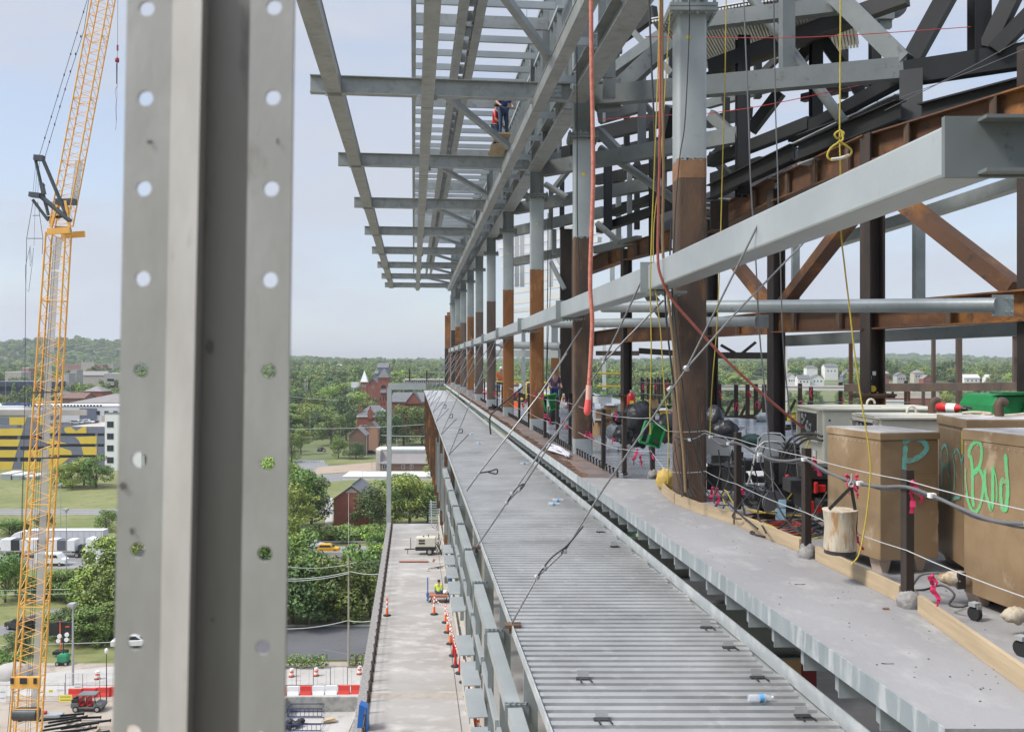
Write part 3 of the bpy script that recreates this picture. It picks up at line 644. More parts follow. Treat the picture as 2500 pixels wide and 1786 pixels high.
# top chord girder (rust) and bottom chord
def girder(lb,p,q,h,grp,stiff=2,w=.36,mt=RUSTG):
    t=thing('rust_girder',P(*p),lb,'girder',grp); a=P(*p); b=P(*q); m=MB()
    m.ibeam(a,b,w,h,.03,.02); obj('i_section',m,mt,t)
    for k in range(stiff):
        c=a.lerp(b,(k+.5)/stiff)
        for s in (-.12,.12): m=MB(); m.box((c.x+s,c.y-.08,c.z),(.02,.2,h-.07)); obj('stiffener',m,RUSTD,t)
    return t
g1='rusty top girder over the inner columns'
girder('rust top girder reaching the right edge of the photo',(2560,240,13.8),(2134,362,17.0),.52,g1,2)
girder('rust top girder between the chalk-marked black posts',(2126,368,17.0),(1900,462,22.3),.60,g1,3)
girder('rust top girder right behind the nearest outer column',(1890,466,22.5),(1738,545,27.3),.62,g1,2)
girder('rust top girder left of the nearest outer column',(1640,585,29.3),(1532,615,33.8),.62,g1,2)
girder('short rust top girder by the third rust column',(1524,618,34.2),(1394,668,41),.62,g1,2)
g2='rusty bottom girder under the inner truss'
girder('rust bottom girder reaching the right edge below the grey tube',(2560,742,13.8),(2134,772,17.0),.50,g2,1)
girder('rust bottom girder in the middle, below the tube',(2126,772,17.0),(1900,786,22.3),.52,g2,2)
girder('rust bottom girder right of the nearest outer column',(1890,787,22.5),(1738,800,27.3),.56,g2,1)
girder('rust bottom girder left of the nearest outer column',(1660,808,29),(1532,816,33.8),.58,g2,1)
girder('farthest rust bottom girder behind the second column',(1524,818,34.2),(1394,834,41),.58,g2,1)
steel('bolted_gusset','bolted brown gusset on the rust girder just right of the nearest column','plate',((1756,490,25),(1756,560,25)),.5,.06,DKBR)
steel('bolted_gusset','bolted brown gusset behind the torn pipe end','plate',((2196,330,16.7),(2196,388,16.7)),.26,.06,RUSTD)
steel('rust_diagonal','big rusty diagonal falling to the right edge under the box rail','beam',((2215,500,16.5),(2478,705,14.6)),.34,.26,RUSTG,'box','rusty diagonals of the inner truss')
steel('rust_diagonal','rusty diagonal rising right from the middle node','beam',((1912,745,21.8),(2075,535,17.9)),.3,.24,RUSTG,'box','rusty diagonals of the inner truss')
steel('rust_diagonal','rusty diagonal falling right into the middle node','beam',((1770,610,25.4),(1880,745,22.6)),.3,.24,RUSTG,'box','rusty diagonals of the inner truss')
steel('rust_diagonal','small rusty diagonal left of the nearest column','beam',((1555,675,33),(1620,770,30)),.3,.24,DKBR,'box','rusty diagonals of the inner truss')
# grey round tubes
def gtube(lb,p,q,r,pl):
    t=thing('round_tube',P(*p),lb,'tube','grey round tubes between column rows'); a=P(*p); b=P(*q)
    m=MB(); m.tube([a,b],r,24); obj('tube_body',m,GREYD if 0 else GREY,t)
    m=MB(); m.box(b+V((.1,0,0)),(.32,.02,.32)); bolts(m,[b+V((.15+sx*.08,-.02,sz*.1)) for sx in (0,1) for sz in (-1,1)],(0,-1,0),.02,.03)
    m.box(a-V((.12,0,0)),(.3,.02,.1)); obj('end_lug',m,GREY,t)
gtube('upper and nearest grey tube with a bolted lug at the right edge',(1472,749,19.0),(2432,745,13.7),.115,1)
gtube('middle grey tube ending behind the nearest tube',(1350,790,27),(1850,784,21.6),.125,1)
gtube('far grey tube between fourth column and brown steel',(1225,842,41),(1372,845,38),.16,1)
steel('back_beam','grey beam under the right rust girders','beam',((1920,832,24),(2560,800,19)),.3,.28,GREYD)
steel('back_beam','pale inclined beam behind the big rusty diagonal','beam',((2040,590,26),(2540,430,20)),.3,.3,GREY)
steel('back_beam','pale grey beam behind the third and fourth columns','beam',((1210,862,46),(1370,864,40)),.3,.34,GREYL)
steel('back_post','pale grey post behind the rusty truss, left one','post',((1942,600,29),(1942,760,29)),.22,.2,GREY)
steel('back_post','pale grey post behind the rusty truss, right one','post',((2243,525,24),(2243,730,24)),.26,.22,GREY)
steel('back_post','orange post standing behind the third and fourth columns','post',((1355,835,48),(1355,930,48)),.42,.3,RUSTO)
steel('back_post','orange upper post behind the fourth column top','post',((1354,800,48),(1354,835,48)),.34,.3,GREYL)
# brown cluster tower right of third column
for i,(x,Y,w) in enumerate(((1383,38,.5),(1404,36.5,.25),(1376,50,.4))):
    steel('brown_tower_leg','%s dark brown leg of the tall steel between third and second columns'%ORD[i],'post',((x,560,Y),(x,960 if i<2 else 935,Y)),w,.35,DKBR if i!=1 else RUSTT)
# distant pale roof steel beyond (curved stand far away)
for i in range(9):
    y0=560+i*24
    steel('far_rail_beam','%s pale beam from the top of the distant curved stand seen between columns'%ORD[i],'beam',((1215+i*4,y0+ (18-i*1.2),85),(1480-i*8,y0-26+i*1.5,60)),.3,.55 if i%2 else .35,mat('far_pale_steel',(.50,.51,.50),.5,0,(.56,.57,.56),.5),'box','pale beams of the distant curved stand')
for i,x in enumerate((1262,1275,1345,1430,1495)):
    steel('far_stand_post','%s pale thin post of the distant stand from the left'%ORD[i],'post',((x,560,62),(x,700,62)),.3,.3,MATS['far_pale_steel'],'box','pale posts of the distant curved stand')
for i,(x0,y0,x1,y1) in enumerate(((1345,600,1400,690),(1395,560,1440,600),(1480,545,1530,600))):
    steel('far_stand_brace','%s pale brace of the distant stand from the left'%ORD[i],'brace',((x0,y0,58),(x1,y1,58)),.3,.35,MATS['far_pale_steel'],'box','pale braces of the distant curved stand')
# far right: floor edge beams, posts
steel('perimeter_beam','pinkish brown perimeter beam at the right beyond the deck','beam',((2062,946,33),(2560,942,30)),.3,.27,RUSTT)
steel('perimeter_beam','white perimeter beam between the dark post and the splice column','beam',((1745,946,40),(2110,947,36)),.3,.2,WALLW)
steel('perimeter_beam','thin grey lower perimeter rail beyond the deck','beam',((1745,1035,46),(2500,1036,38)),.2,.14,GREYL)
for i,(x,y0,y1,w,Y,mt) in enumerate(((2279,815,978,.12,34,RUSTT),(2341,812,985,.17,33,RUSTT),(2478,818,948,.13,33,RUSTT),(2077,826,990,.12,35,RUSTG),(1887,832,905,.2,42,DKBR),(1888,905,1010,.24,42,WALLW),(1915,830,1010,.22,44,WALLW),(1278,790,960,.24,55,GREYL),(1475,780,950,.2,55,WALLW),(2218,955,1000,.1,36,RUSTG),(2254,955,1000,.1,36,RUSTT))):
    steel('slim_post',['taupe post with a small cap plate, leftmost of three on the right','taupe post in the middle of the right trio','taupe post with a cap near the right edge','slim orange post left of the splice column','dark upper post beyond the deck clutter','white lower post beyond the guard posts','tall white post beside the leftmost grey cable','pale post seen between third and fourth columns','pale post behind the hanging hose','short orange stub under the perimeter beam','short taupe stub under the perimeter beam'][i],'post',((x,y0,Y),(x,y1,Y)),w,w,mt,'box','slim posts beyond the deck')
m=MB(); m.box(P(2279,816,34),(.3,.3,.03)); m.box(P(2479,818,33),(.36,.3,.03)); tag(obj('cap_plates',m,RUSTT),'small flat cap plates on two taupe posts at the right','cap plate')
steel('truss_fragment','dark horizontal steel with little braces right of the nearest column','beam',((1740,867,34),(1888,868,34)),.25,.24,DKBR)
steel('truss_fragment','small dark diagonal left over the fragment','brace',((1760,842,34),(1795,862,34)),.1,.1,DKBR)
steel('truss_fragment','small dark diagonal right over the fragment','brace',((1845,835,34),(1812,862,34)),.1,.1,DKBR)
steel('truss_fragment','brown beam fragment left of the nearest column','beam',((1455,862,40),(1560,862,40)),.25,.2,RUSTT)
steel('truss_fragment','dark mottled beam fragment beside the hanging ropes','beam',((1560,856,38),(1650,862,38)),.25,.24,DKBR)
# end frame far left
E='far end frame of the ledge'
steel('end_beam','pale grey beam on the far end frame left of the deck','beam',((948,943,88),(1040,943,88)),.4,.62,GREYL)
steel('end_beam','dark beam behind the far end of the deck','beam',((1040,945,87),(1090,938,87)),.4,.3,GREYD)
steel('end_beam','pale beam lower on the far end frame','beam',((955,1103,88),(1075,1103,88)),.4,.3,GREYL)
steel('end_pole','tall slim grey post standing at the far left corner of the walkway','post',((951,945,88),(949,1279,88)),.42,.42,GREYL)
m=MB(); q=P(992,932,92); 
for i in range(22): m.box(q+V((i*.21,0,0)),(.12,2.5,.3))
m.box(q+V((2.2,0,.25)),(4.8,2.7,.08)); tag(obj('end_platform',m,DECK),'pale corrugated platform at the far end of the building','platform')
for i,x in enumerate((1000,1042)):
    steel('end_rail_post','%s thin dark rail post on the far platform'%['left','right'][i],'post',((x,930,90),(x,900 if i==0 else 905,90)),.12,.12,DKBR)
steel('end_rail','thin rail wire across the far platform','rail',((998,908,90),(1085,908,90)),.05,.05,GREYL)
for i,(x,y0,Y,w,mt) in enumerate(((1093,770,84,.5,RUSTO),(1098,762,88,.5,RUSTO),(1104,720,86,.4,GREYL),(1090,850,83,.3,DKBR))):
    steel('end_column',['orange','rear orange','pale','dark'][i]+' column at the far end of the row','column',((x,y0,Y),(x,936,Y)),w,.4,mt)
# big grey knee plates where chords meet the outer columns (col 2 and 3)
for i,(x,y,Y) in enumerate(((1478,245,20.15),(1342,405,27.4))):
    m=MB(); c=P(x,y,Y); m.prism([c+V((-.3,0,.25)),c+V((.35,0,.5)),c+V((.35,0,-.16)),c+V((-.15,0,-.2)),c+V((-.3,0,-.05))],(0,.3,0)); tag(obj('gusset_plate',m,GREYD,fix=True),['large grey gusset where the nearest chord meets the second column','grey gusset where the second chord meets the third column'][i],'plate')

# deeper layers of roof steel seen between the nearer members
r_=random.Random(17)
LAY=[((1450,205,34),(1655,60,29),.3,.4,0),((1450,140,36),(1600,30,33),.25,.5,1),((1728,130,32),(1990,45,28),.3,.35,1),((1728,255,33),(1960,190,29),.25,.3,0),((1728,300,34),(1830,275,31),.25,.4,1),((1455,440,38),(1650,400,33),.3,.4,1),((1455,610,36),(1560,585,33),.25,.3,0),((1340,380,38),(1400,366,36),.3,.4,1),((1336,300,34),(1400,270,33),.3,.4,0),((1455,385,40),(1600,350,36),.25,.5,1),((1740,435,33),(1860,395,30),.25,.35,1),((1600,560,34),(1655,545,33),.25,.3,1),((1850,120,30),(2060,60,27),.25,.3,1),((1960,240,30),(2120,200,28),.25,.25,1),((1455,520,42),(1660,475,37),.2,.4,1),((1255,640,46),(1400,610,42),.3,.4,0),((1340,545,40),(1400,535,38),.25,.35,1)]
for i,(a,b,w,h,k) in enumerate(LAY):
    steel('roof_member','%s deeper roof beam behind the near trusses, listed outward'%ORD[i],'beam',(a,b),w,h,BLACK if k else GREYD,'box','deeper layers of roof steel')
for i,(x,y0,y1,Y,k) in enumerate(((1505,60,240,34,1),(1530,240,420,35,1),(1620,330,470,34,0),(1760,60,230,32,1),(1850,140,240,30,1),(1935,60,200,29,1),(1365,250,420,38,0),(1372,430,560,42,1),(1510,430,600,40,0),(1555,390,560,38,1),(2060,40,240,29,1),(1640,20,200,33,1),(1395,40,240,34,0),(1352,60,230,36,0))):
    steel('roof_strut','%s deeper vertical strut in the roof steel'%ORD[i],'strut',((x,y0,Y),(x,y1,Y)),.22,.25,BLACK if k else GREYD,'box','deeper layers of roof steel')
for i,(a,b,k) in enumerate((((1462,100,33),(1560,200,32),1),((1530,60,33),(1640,180,32),0),((1740,180,31),(1850,60,30),1),((1850,190,30),(1960,80,29),1),((1470,480,38),(1560,400,36),1),((1345,470,42),(1400,400,40),0),((1740,380,32),(1830,300,31),1),((1600,430,36),(1650,500,35),1),((1560,240,34),(1640,330,33),1),((1340,240,36),(1400,310,35),0))):
    steel('roof_brace','%s deeper diagonal brace in the roof steel'%ORD[i],'brace',(a,b),.2,.2,BLACK if k else GREYD,'box','deeper layers of roof steel')
# unseen block added behind the viewpoint so faces towards it fall darker
m=MB(); m.box((14,-10,HC+1),(22,4,24)); tag(obj('rear_shade_block',m,BLACK if 0 else GREYD),'dull grey block added out of view behind the viewpoint to shade faces','building')
# ================================================================ NEAR PERFORATED STRUT
def strut():
    Yf=.6
    def xl(px0,px1,z): # px at y=0 and at y=1786, linear in z
        py=885-(z-HC)*F/Yf; return px0+(px1-px0)*py/1786
    zt=HC+(885+90)/F*Yf; zb=HC-(1786+90-885)/F*Yf
    t=thing('steel_strut',(( 480-1250)/F*Yf,Yf,zb),'blurred galvanised perforated steel strut standing close in the left foreground','strut')
    def pt(px0,px1,Y,z): return V(((xl(px0,px1,z)-1250)/F*Y,Y,z))
    def sheet(name,a,b,Ya,Yb,mt,n=20,th=.0025):
        m=MB(); zs=[zb+(zt-zb)*i/n for i in range(n+1)]; vs=[]
        for z in zs: vs += [pt(a[0],a[1],Ya,z),pt(b[0],b[1],Yb,z),pt(b[0],b[1],Yb+th,z),pt(a[0],a[1],Ya+th,z)]
        fs=[]
        for i in range(n):
            for j in range(4): fs.append((4*i+j,4*i+(j+1)%4,4*i+4+(j+1)%4,4*i+4+j))
        m.add(vs,fs); obj(name,m,mt,t)
    def perf(name,a,b,Y,holes,mt,r=19,th=.0025):
        m=MB(); hz=[HC-(py-885)/F*Yf for _,py in holes]
        bounds=[zt]+[(hz[i]+hz[i+1])/2 for i in range(len(hz)-1)]+[zb]
        K=32; rr=r/F*Y
        for (hpx,hpy),z0,zc,z1 in zip(holes,bounds,hz,bounds[1:]):
            cx=(hpx-1250)/F*Y; ring=[];rect=[]
            for k in range(K):
                an=2*math.pi*k/K; dx,dz=math.cos(an),math.sin(an); ring.append((cx+rr*dx,zc+rr*dz))
                # project to cell border
                ts=[]
                if abs(dz)>1e-9: ts.append(((z0 if dz>0 else z1)-zc)/dz)
                best=min(ts) if ts else 9
                def X(zz,s): q=pt(a[0],a[1],Y,zz) if s<0 else pt(b[0],b[1],Y,zz); return q.x
                for s in (-1,1):
                    # line x = X0 + g*(z-zc)
                    X0=X(zc,s); g=(X(zc+.01,s)-X0)/.01; den=dx-g*dz
                    if abs(den)>1e-9:
                        tt=(X0-cx)/den
                        if tt>0: best=min(best,tt)
                rect.append((cx+best*dx,zc+best*dz))
            for s in (-1,1):
                for zz in (z0,z1):
                    q=pt(a[0],a[1],Y,zz) if s<0 else pt(b[0],b[1],Y,zz)
                    k=min(range(K),key=lambda i:(rect[i][0]-q.x)**2+(rect[i][1]-zz)**2); rect[k]=(q.x,zz)
            vs=[(x,Y,z) for x,z in rect]+[(x,Y,z) for x,z in ring]+[(x,Y+th,z) for x,z in ring]
            fs=[]
            for k in range(K):
                k2=(k+1)%K; fs += [(k,k2,K+k2,K+k),(K+k,K+k2,2*K+k2,2*K+k)]
            m.add(vs,fs)
        obj(name,m,mt,t)
    hl=[(358,21),(355,240),(351,460),(348,680),(344,903),(339,1122),(335,1342),(330,1567),(325,1788)]
    hr=[(669,35),(666,251),(662,469),(659,687),(656,905),(652,1125),(646,1342),(641,1565),(637,1786)]
    perf('left_flange',(310,275),(422,387),.600,hl,STRUT)
    sheet('ridge',(422,387),(494,455),.600,.583,STRUT)
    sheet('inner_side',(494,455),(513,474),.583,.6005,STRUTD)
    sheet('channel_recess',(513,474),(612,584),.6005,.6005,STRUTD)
    perf('right_flange',(611,583),(718,694),.588,hr,STRUT)
    for i,(px,py,a,b) in enumerate(((512,846,9,17),(300,1186,8,10),(322,1296,5,9),(366,347,8,5),(519,1512,5,5),(678,345,3,8))):
        m=MB(); Yq=.599 if (px<400) else (.5995 if px<610 else .587); c=P(px,py,Yq); m.add([c+V((a/F*Yq*(1+.3*math.sin(k*2.3+i))*math.cos(k*.524),-.0003,b/F*Yq*math.sin(k*.524))) for k in range(12)],[tuple(range(12))]); obj('grease_mark',m,mat('grease',(.13,.12,.105),.7),t)
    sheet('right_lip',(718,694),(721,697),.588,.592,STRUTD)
strut()
# ================================================================ LONG CONCRETE WALKWAY BELOW
ZW=-15.7
m=MB(); m.prism([B(-2.15,34,ZW),B(2.75,34,ZW),B(2.75,88,ZW),B(-2.15,88,ZW)],(0,0,-.5)); o=obj('walkway_slab',m,CONCW,fix=True)
tag(o,'long pale concrete walkway far below on the left side of the building','walkway')
m=MB(); m.bar(B(-2.38,34,ZW-.1),B(-2.38,88,ZW-.1),.42,.5); m.bar(B(-2.1,34,ZW+.06),B(-2.1,88,ZW+.06),.05,.12)
tag(obj('walkway_kerb',m,CONCR),'rough weathered concrete kerb along the left side of the walkway','kerb')
m=MB(); m.bar(B(2.78,34,ZW-.3),B(2.78,60,ZW-.3),.04,.8); 
y=35.0;k=0; pp=None
while y<86:
    m=MB(); b=B(-2.05,y,ZW); m.box((b.x,b.y,b.z+.5),(.09,.07,1.0)); m.box((b.x-.1,b.y,b.z+.05),(.22,.12,.1))
    if pp is None: pp=obj('edge_post',m,DKBR); pb=b; tag(pp,'first short dark guard post from the near end on the left kerb of the walkway','post','dark guard posts along the walkway kerb')
    else:
        c=dup(pp,label='%s short dark guard post from the near end on the left kerb of the walkway'%ORD[k]); c.location=b-pb; bpy.data.meshes.remove(m.mesh('x',DKBR)) if 0 else None
    k+=1; y+=1.35
m=MB(); 
for z in (.95,.5): m.tube([B(-2.05,35,ZW+z),B(-2.05,86,ZW+z)],.018,5)
tag(obj('edge_rail_wire',m,RUSTT),'guard wires strung along the dark posts of the walkway kerb','wire')
m=MB(); b=B(-2.2,38.4,ZW); m.prism([b+V((-.35,0,-1.2)),b+V((.3,0,-1.2)),b+V((.2,0,1.0)),b+V((-.12,0,1.15))],(0,.5,0)); tag(obj('blue_tarp',m,BLUE,fix=True),'blue tarp wrapped on the kerb at the bottom edge','tarp')
m=MB()
for yy in (41.3,41.9): pass
for (a,y0,w) in ((1,48,.02),):
    pass
for y0,st in ((63.5,DIRT),):
    m=MB(); m.quad(B(-2.1,42.2,ZW+.004),B(2.7,42.2,ZW+.004),B(2.7,42.9,ZW+.004),B(-2.1,42.9,ZW+.004)); tag(obj('damp_joint',m,mat('damp_stain',(.29,.25,.21),.85,0,(.36,.33,.29),2)),'brownish damp joint across the near part of the walkway','stain')
m=MB(); m.bar(B(2.05,38,ZW+.006),B(2.05,76,ZW+.006),.03,.006); tag(obj('seam_line',m,RUSTD),'dark seam running along the right side of the walkway','seam')
# delineators
def delineator(px,py,lb,mk=0):
    Y=F*15.7/(py-885); b=V(((px-1250)/F*Y,Y,HC+ZW)); t=thing('delineator_post',b,lb,'cone','orange delineator posts on the walkway')
    m=MB(); m.lathe(b,[(.25,0),(.25,.05),(.1,.09)],8); obj('rubber_base',m,TYRE,t)
    m=MB(); m.lathe(b+V((0,0,.08)),[(.09,0),(.065,.35),(.05,.95),(.055,.98)],8); obj('orange_tube',m,ORNG if mk!=2 else RED,t)
    if mk!=2:
        m=MB(); m.lathe(b+V((0,0,.5)),[(.068,0),(.064,.16)],8); m.lathe(b+V((0,0,.78)),[(.062,0),(.058,.14)],8); obj('white_bands',m,WHITE,t)
    m=MB(); m.tube([b+V((-.05,0,1.05)),b+V((-.03,0,1.14)),b+V((.03,0,1.14)),b+V((.05,0,1.05))],.018,5); obj('handle',m,ORNG,t)
    return b+V((0,0,1.1))
cs=[(945,1502),(1060,1499),(1088,1519),(1093,1543),(1100,1571),(1107,1600),(1112,1626),(1123,1643),(1133,1665),(1144,1700),(1150,1735),(1162,1776),(1168,1800)]
tops=[]
for i,(x,y) in enumerate(cs):
    tops.append(delineator(x,y,'lone orange and white delineator standing on the left of the walkway' if i==0 else ('delineator in front of the blue cart, chain starting at it' if i==1 else '%s delineator of the chained row, counted from the blue cart'%ORD[i-1]),2 if i in (5,6,7,8,9) else 0))
m=MB(); m2=0
for a,b in zip(tops[1:],tops[2:]):
    pp=sag(a,b,.18,12)
    for i,(p,q) in enumerate(zip(pp,pp[1:])): m.mi=i%2; m.tube([p,q],.03,5)
tag(obj('plastic_chain',m,[WHITE,RED]),'red and white plastic chain looped along the delineator row','chain')
# welder trailer on the walkway
def wz(px,py,Y): return P(px,py,Y)
t=thing('trailer_generator',P(1040,1352,74),'small cream generator on a single-axle trailer at the far end of the walkway','generator')
c=P(1040,1352,74); 
m=MB(); m.box(c+V((0,0,1.05)),(1.6,.9,.75)); obj('housing',m,CREAM,t,bevel=.04)
m=MB(); m.box(c+V((0,0,.52)),(1.65,.85,.3)); m.bar(c+V((-.8,0,.45)),c+V((-1.75,0,.4)),.08,.08); m.bar(c+V((-1.5,0,.4)),c+V((-1.5,0,0)),.05,.05); m.bar(c+V((-1.25,0,.4)),c+V((-1.25,0,1.35)),.05,.05); obj('chassis',m,BLK,t)
for s in (-1,1):
    m=MB(); m.cyl(c+V((.35,s*.5,.3)),.3,.16,14,'y'); w=obj('wheel',m,TYRE,t); m=MB(); m.cyl(c+V((.35,s*.59,.3)),.16,.02,12,'y'); m.cyl(c+V((.35,s*.59-.01,.3)),.05,.05,8,'y'); obj('rim',m,RIM,w)
m=MB(); m.box(c+V((-.3,-.455,1.2)),(.5,.02,.14)); m.box(c+V((-.3,-.455,.98)),(.5,.02,.14)); obj('vent_grille',m,BLK,t)
m=MB(); m.cyl(c+V((.2,0,1.5)),.04,.2,8); m.cyl(c+V((-.2,0,1.46)),.06,.1,8); obj('exhaust',m,BLK,t)
m=MB()
for s,h in ((-1,.4),(-.2,.3),(.5,.3)): m.tube([c+V((.8,0,.9)),c+V((1.0,.2*s,.7)),c+V((1.3,.6*s,.02)),c+V((1.8,.9*s+h,.02)),c+V((2.2,1.9*s,.02))],.025,5)
obj('leads',m,CBL,t)
m=MB(); b=P(1010,1369,71); m.box(b,(2.3,.35,.04),.02); m.box(P(1058,1366,71.5),(.08,.9,.06)); tag(obj('red_timber',m,mat('red_board',(.34,.14,.10),.8)),'flat reddish board lying across the walkway in front of the trailer','board')
m=MB(); b=P(1046,1395,68); m.box(b,(.6,.25,.08)); m.box(b+V((0,0,.05)),(.3,.1,.04)); tag(obj('steel_offcut',m,DKBR),'small dark steel offcut on the walkway','offcut')
m=MB()
for q in range(4): m.bar(P(1045+q*8,1388-q*2,68.5),P(1085-q*4,1380+q*4,69),.04,.04)
tag(obj('rebar_bits',m,RUSTD),'loose thin bars near the right wall of the walkway','bars')
m=MB(); r_=random.Random(4)
for q in range(36):
    s=r_.random(); a=P(1062+r_.random()*18,1355-s*68,74+s*12); m.bar(a,a+V((r_.uniform(-.5,.5),r_.uniform(-1,1),r_.uniform(.1,1.2))),.03,.03)
o=obj('rebar_tangle',m,DKBR); tag(o,'tangle of dark reinforcing bars beside the trailer','rebar',None,'stuff')
m=MB()
for q in range(9): m.box(P(1062,1225+q*6,92-q*1.0),(1.2,.1,.08))
m.bar(P(1052,1222,93),P(1054,1278,84),.1,.1); m.bar(P(1071,1222,93),P(1076,1278,84),.1,.1)
tag(obj('ladder_frame',m,GREYL),'pale ladder-like steel frame leaning at the far end of the walkway','ladder frame')
for i in range(4):
    m=MB(); b=B(2.55,60+i*5,ZW); m.box((b.x,b.y,b.z+1.2),(.08,2.2,1.3)); tag(obj('wall_tarp',m,NAVY if i%2==0 else BEIGE),'%s tarp panel from the near end hung on the wall beside the rebar'%ORD[i],'tarp')
# blue cart
t=thing('work_cart',P(1071,1468,59.3),'low work cart with two tall blue posts that a worker sits on','cart')
c=P(1071,1466,59.3)
m=MB(); m.box(c+V((0,0,.45)),(1.25,.9,.06)); m.box(c+V((0,-.44,.36)),(1.25,.05,.1)); obj('plank_deck',m,mat('red_plank',(.34,.16,.10),.8),t)
for s in (-1,1):
    m=MB(); m.bar(c+V((s*.72,0,.1)),c+V((s*.72,0,1.55)),.07,.07); m.bar(c+V((s*.72,-.3,.12)),c+V((s*.72,.3,.12)),.1,.1); m.box(c+V((s*.72,0,.4)),(.16,.2,.25)); obj('blue_post',m,BLUE,t)
for q in range(4):
    m=MB(); m.cyl(c+V((.5*(1 if q%2 else -1),.35*(1 if q>1 else -1),.1)),.1,.06,10,'x'); obj('wheel',m,TYRE,t)
m=MB(); m.box(c+V((.55,.15,1.35)),(.35,.3,.4)); m.box(c+V((.55,.15,1.57)),(.2,.2,.06)); tag(obj('control_box',m,GREYD),'grey box hanging on the right blue post of the cart','box')
m=MB(); m.blob(c+V((.42,-.1,.62)),(.32,.3,.28),5,5,.3); tag(obj('plastic_bag',m,WHITE),'crumpled white bag beside the seated worker','bag')
# ---------------------------------------------------------------- people
def person(origin,lb,joints,shirt,pants,helmet=None,scale=1,grp=None,rz=0):
    """joints: dict name->(x,y,z) in metres about the origin"""
    t=thing('person',origin,lb,'person',grp)
    ca,sa=math.cos(rz),math.sin(rz); o=V(origin)
    J={k:o+V((v[0]*ca-v[1]*sa,v[0]*sa+v[1]*ca,v[2]))*scale if 0 else o+V(((v[0]*ca-v[1]*sa)*scale,(v[0]*sa+v[1]*ca)*scale,v[2]*scale)) for k,v in joints.items()}
    def skin(name,chains,rad,mt,par):
        names=[];edges=[]
        for ch in chains:
            for a in ch:
                if a not in names: names.append(a)
            for a,b in zip(ch,ch[1:]): edges.append((names.index(a),names.index(b)))
        me=bpy.data.meshes.new(name); me.from_pydata([J[n] for n in names],edges,[]); me.materials.append(mt)
        ob=bpy.data.objects.new(name,me); COL.objects.link(ob); ob.parent=par
        if par.type=='EMPTY': ob.matrix_parent_inverse=Matrix.Translation(-par.location)
        ob.modifiers.new('skin','SKIN'); ob.modifiers.new('sub','SUBSURF').levels=1; ob.modifiers['sub'].render_levels=2
        sv=me.skin_vertices[0].data if me.skin_vertices else None
        if sv is None: return ob
        for i,n in enumerate(names):
            r=rad.get(n,.06)*scale; sv[i].radius=(r,r)
        if 'pelvis' in names: sv[names.index('pelvis')].use_root=True
        else: sv[0].use_root=True
        for p in me.polygons: p.use_smooth=True
        return ob
    full=[['pelvis','chest','neck','head','top'],['chest','shl','ell','wrl','hal'],['chest','shr','elr','wrr','har'],['pelvis','hil','knl','anl','tol'],['pelvis','hir','knr','anr','tor']]
    rad=dict(pelvis=.125,chest=.14,neck=.058,head=.095,top=.07,shl=.062,shr=.062,ell=.045,elr=.045,wrl=.03,wrr=.03,hal=.035,har=.035,hil=.09,hir=.09,knl=.058,knr=.058,anl=.04,anr=.04,tol=.035,tor=.035)
    body=skin('body',full,rad,SKIN,t)
    rs={k:v*1.14 for k,v in rad.items()}; skin('shirt',[['pelvis','chest'],['chest','shl','ell'],['chest','shr','elr']],rs,shirt,t)
    skin('trousers',[['pelvis','hil','knl','anl'],['pelvis','hir','knr','anr']],rs,pants,t)
    m=MB(); h=J['head']; m.blob(h+V((0,0,.05*scale)),(.21*scale,.24*scale,.2*scale),6,2,.02); obj('hair' if helmet is None else 'hard_hat',m,HAIR if helmet is None else helmet,t)
    m=MB(); m.blob(J['anl']+V((0,-.04,-.04))*scale,(.12*scale,.28*scale,.12*scale),5,2,.02); m.blob(J['anr']+V((0,-.04,-.04))*scale,(.12*scale,.28*scale,.12*scale),5,2,.02); obj('boots',m,BLK,t)
    return t
SIT=dict(pelvis=(0,0,.12),chest=(0,.05,.48),neck=(0,.06,.66),head=(0,.09,.79),top=(0,.1,.88),shl=(-.19,.05,.6),ell=(-.27,.12,.34),wrl=(-.2,.32,.25),hal=(-.17,.38,.23),shr=(.19,.05,.6),elr=(.27,.12,.34),wrr=(.2,.32,.25),har=(.17,.38,.23),hil=(-.12,.02,.1),knl=(-.28,.42,.12),anl=(-.12,.5,-.05),tol=(-.1,.6,-.07),hir=(.12,.02,.1),knr=(.28,.42,.12),anr=(.12,.5,-.05),tor=(.1,.6,-.07))
STAND=dict(pelvis=(0,0,.95),chest=(0,-.02,1.32),neck=(0,-.02,1.5),head=(0,-.04,1.64),top=(0,-.04,1.73),shl=(-.19,0,1.42),ell=(-.27,-.04,1.15),wrl=(-.24,-.24,1.0),hal=(-.22,-.3,.98),shr=(.19,0,1.42),elr=(.27,-.04,1.15),wrr=(.24,-.24,1.0),har=(.22,-.3,.98),hil=(-.1,0,.9),knl=(-.11,-.03,.5),anl=(-.11,0,.1),tol=(-.11,-.14,.04),hir=(.1,0,.9),knr=(.12,-.03,.5),anr=(.13,.02,.1),tor=(.13,-.12,.04))
person(P(1071,1449,59.25),'worker in a lime yellow shirt sitting on the blue cart with back turned',SIT,LIME,JEAN)
WALK=dict(STAND); WALK.update(knl=(-.11,-.16,.52),anl=(-.11,-.3,.14),tol=(-.11,-.42,.1),knr=(.11,.06,.5),anr=(.11,.24,.12),tor=(.11,.14,.03))
person((BP(2.95,29.8,0).x,29.9,HC+7.45),'worker in denim and a dark shirt standing up in the canopy, nearer of two',STAND,NAVY,JEAN,None,1,'workers up in the canopy',R(30))
person((BP(2.75,30.2,0).x,30.2,HC+6.93),'worker in denim with a red shirt up in the canopy, farther of two',WALK,RED,JEAN,None,1,'workers up in the canopy',R(80))
HV=mat('plum_shirt',(.10,.07,.16),.8)
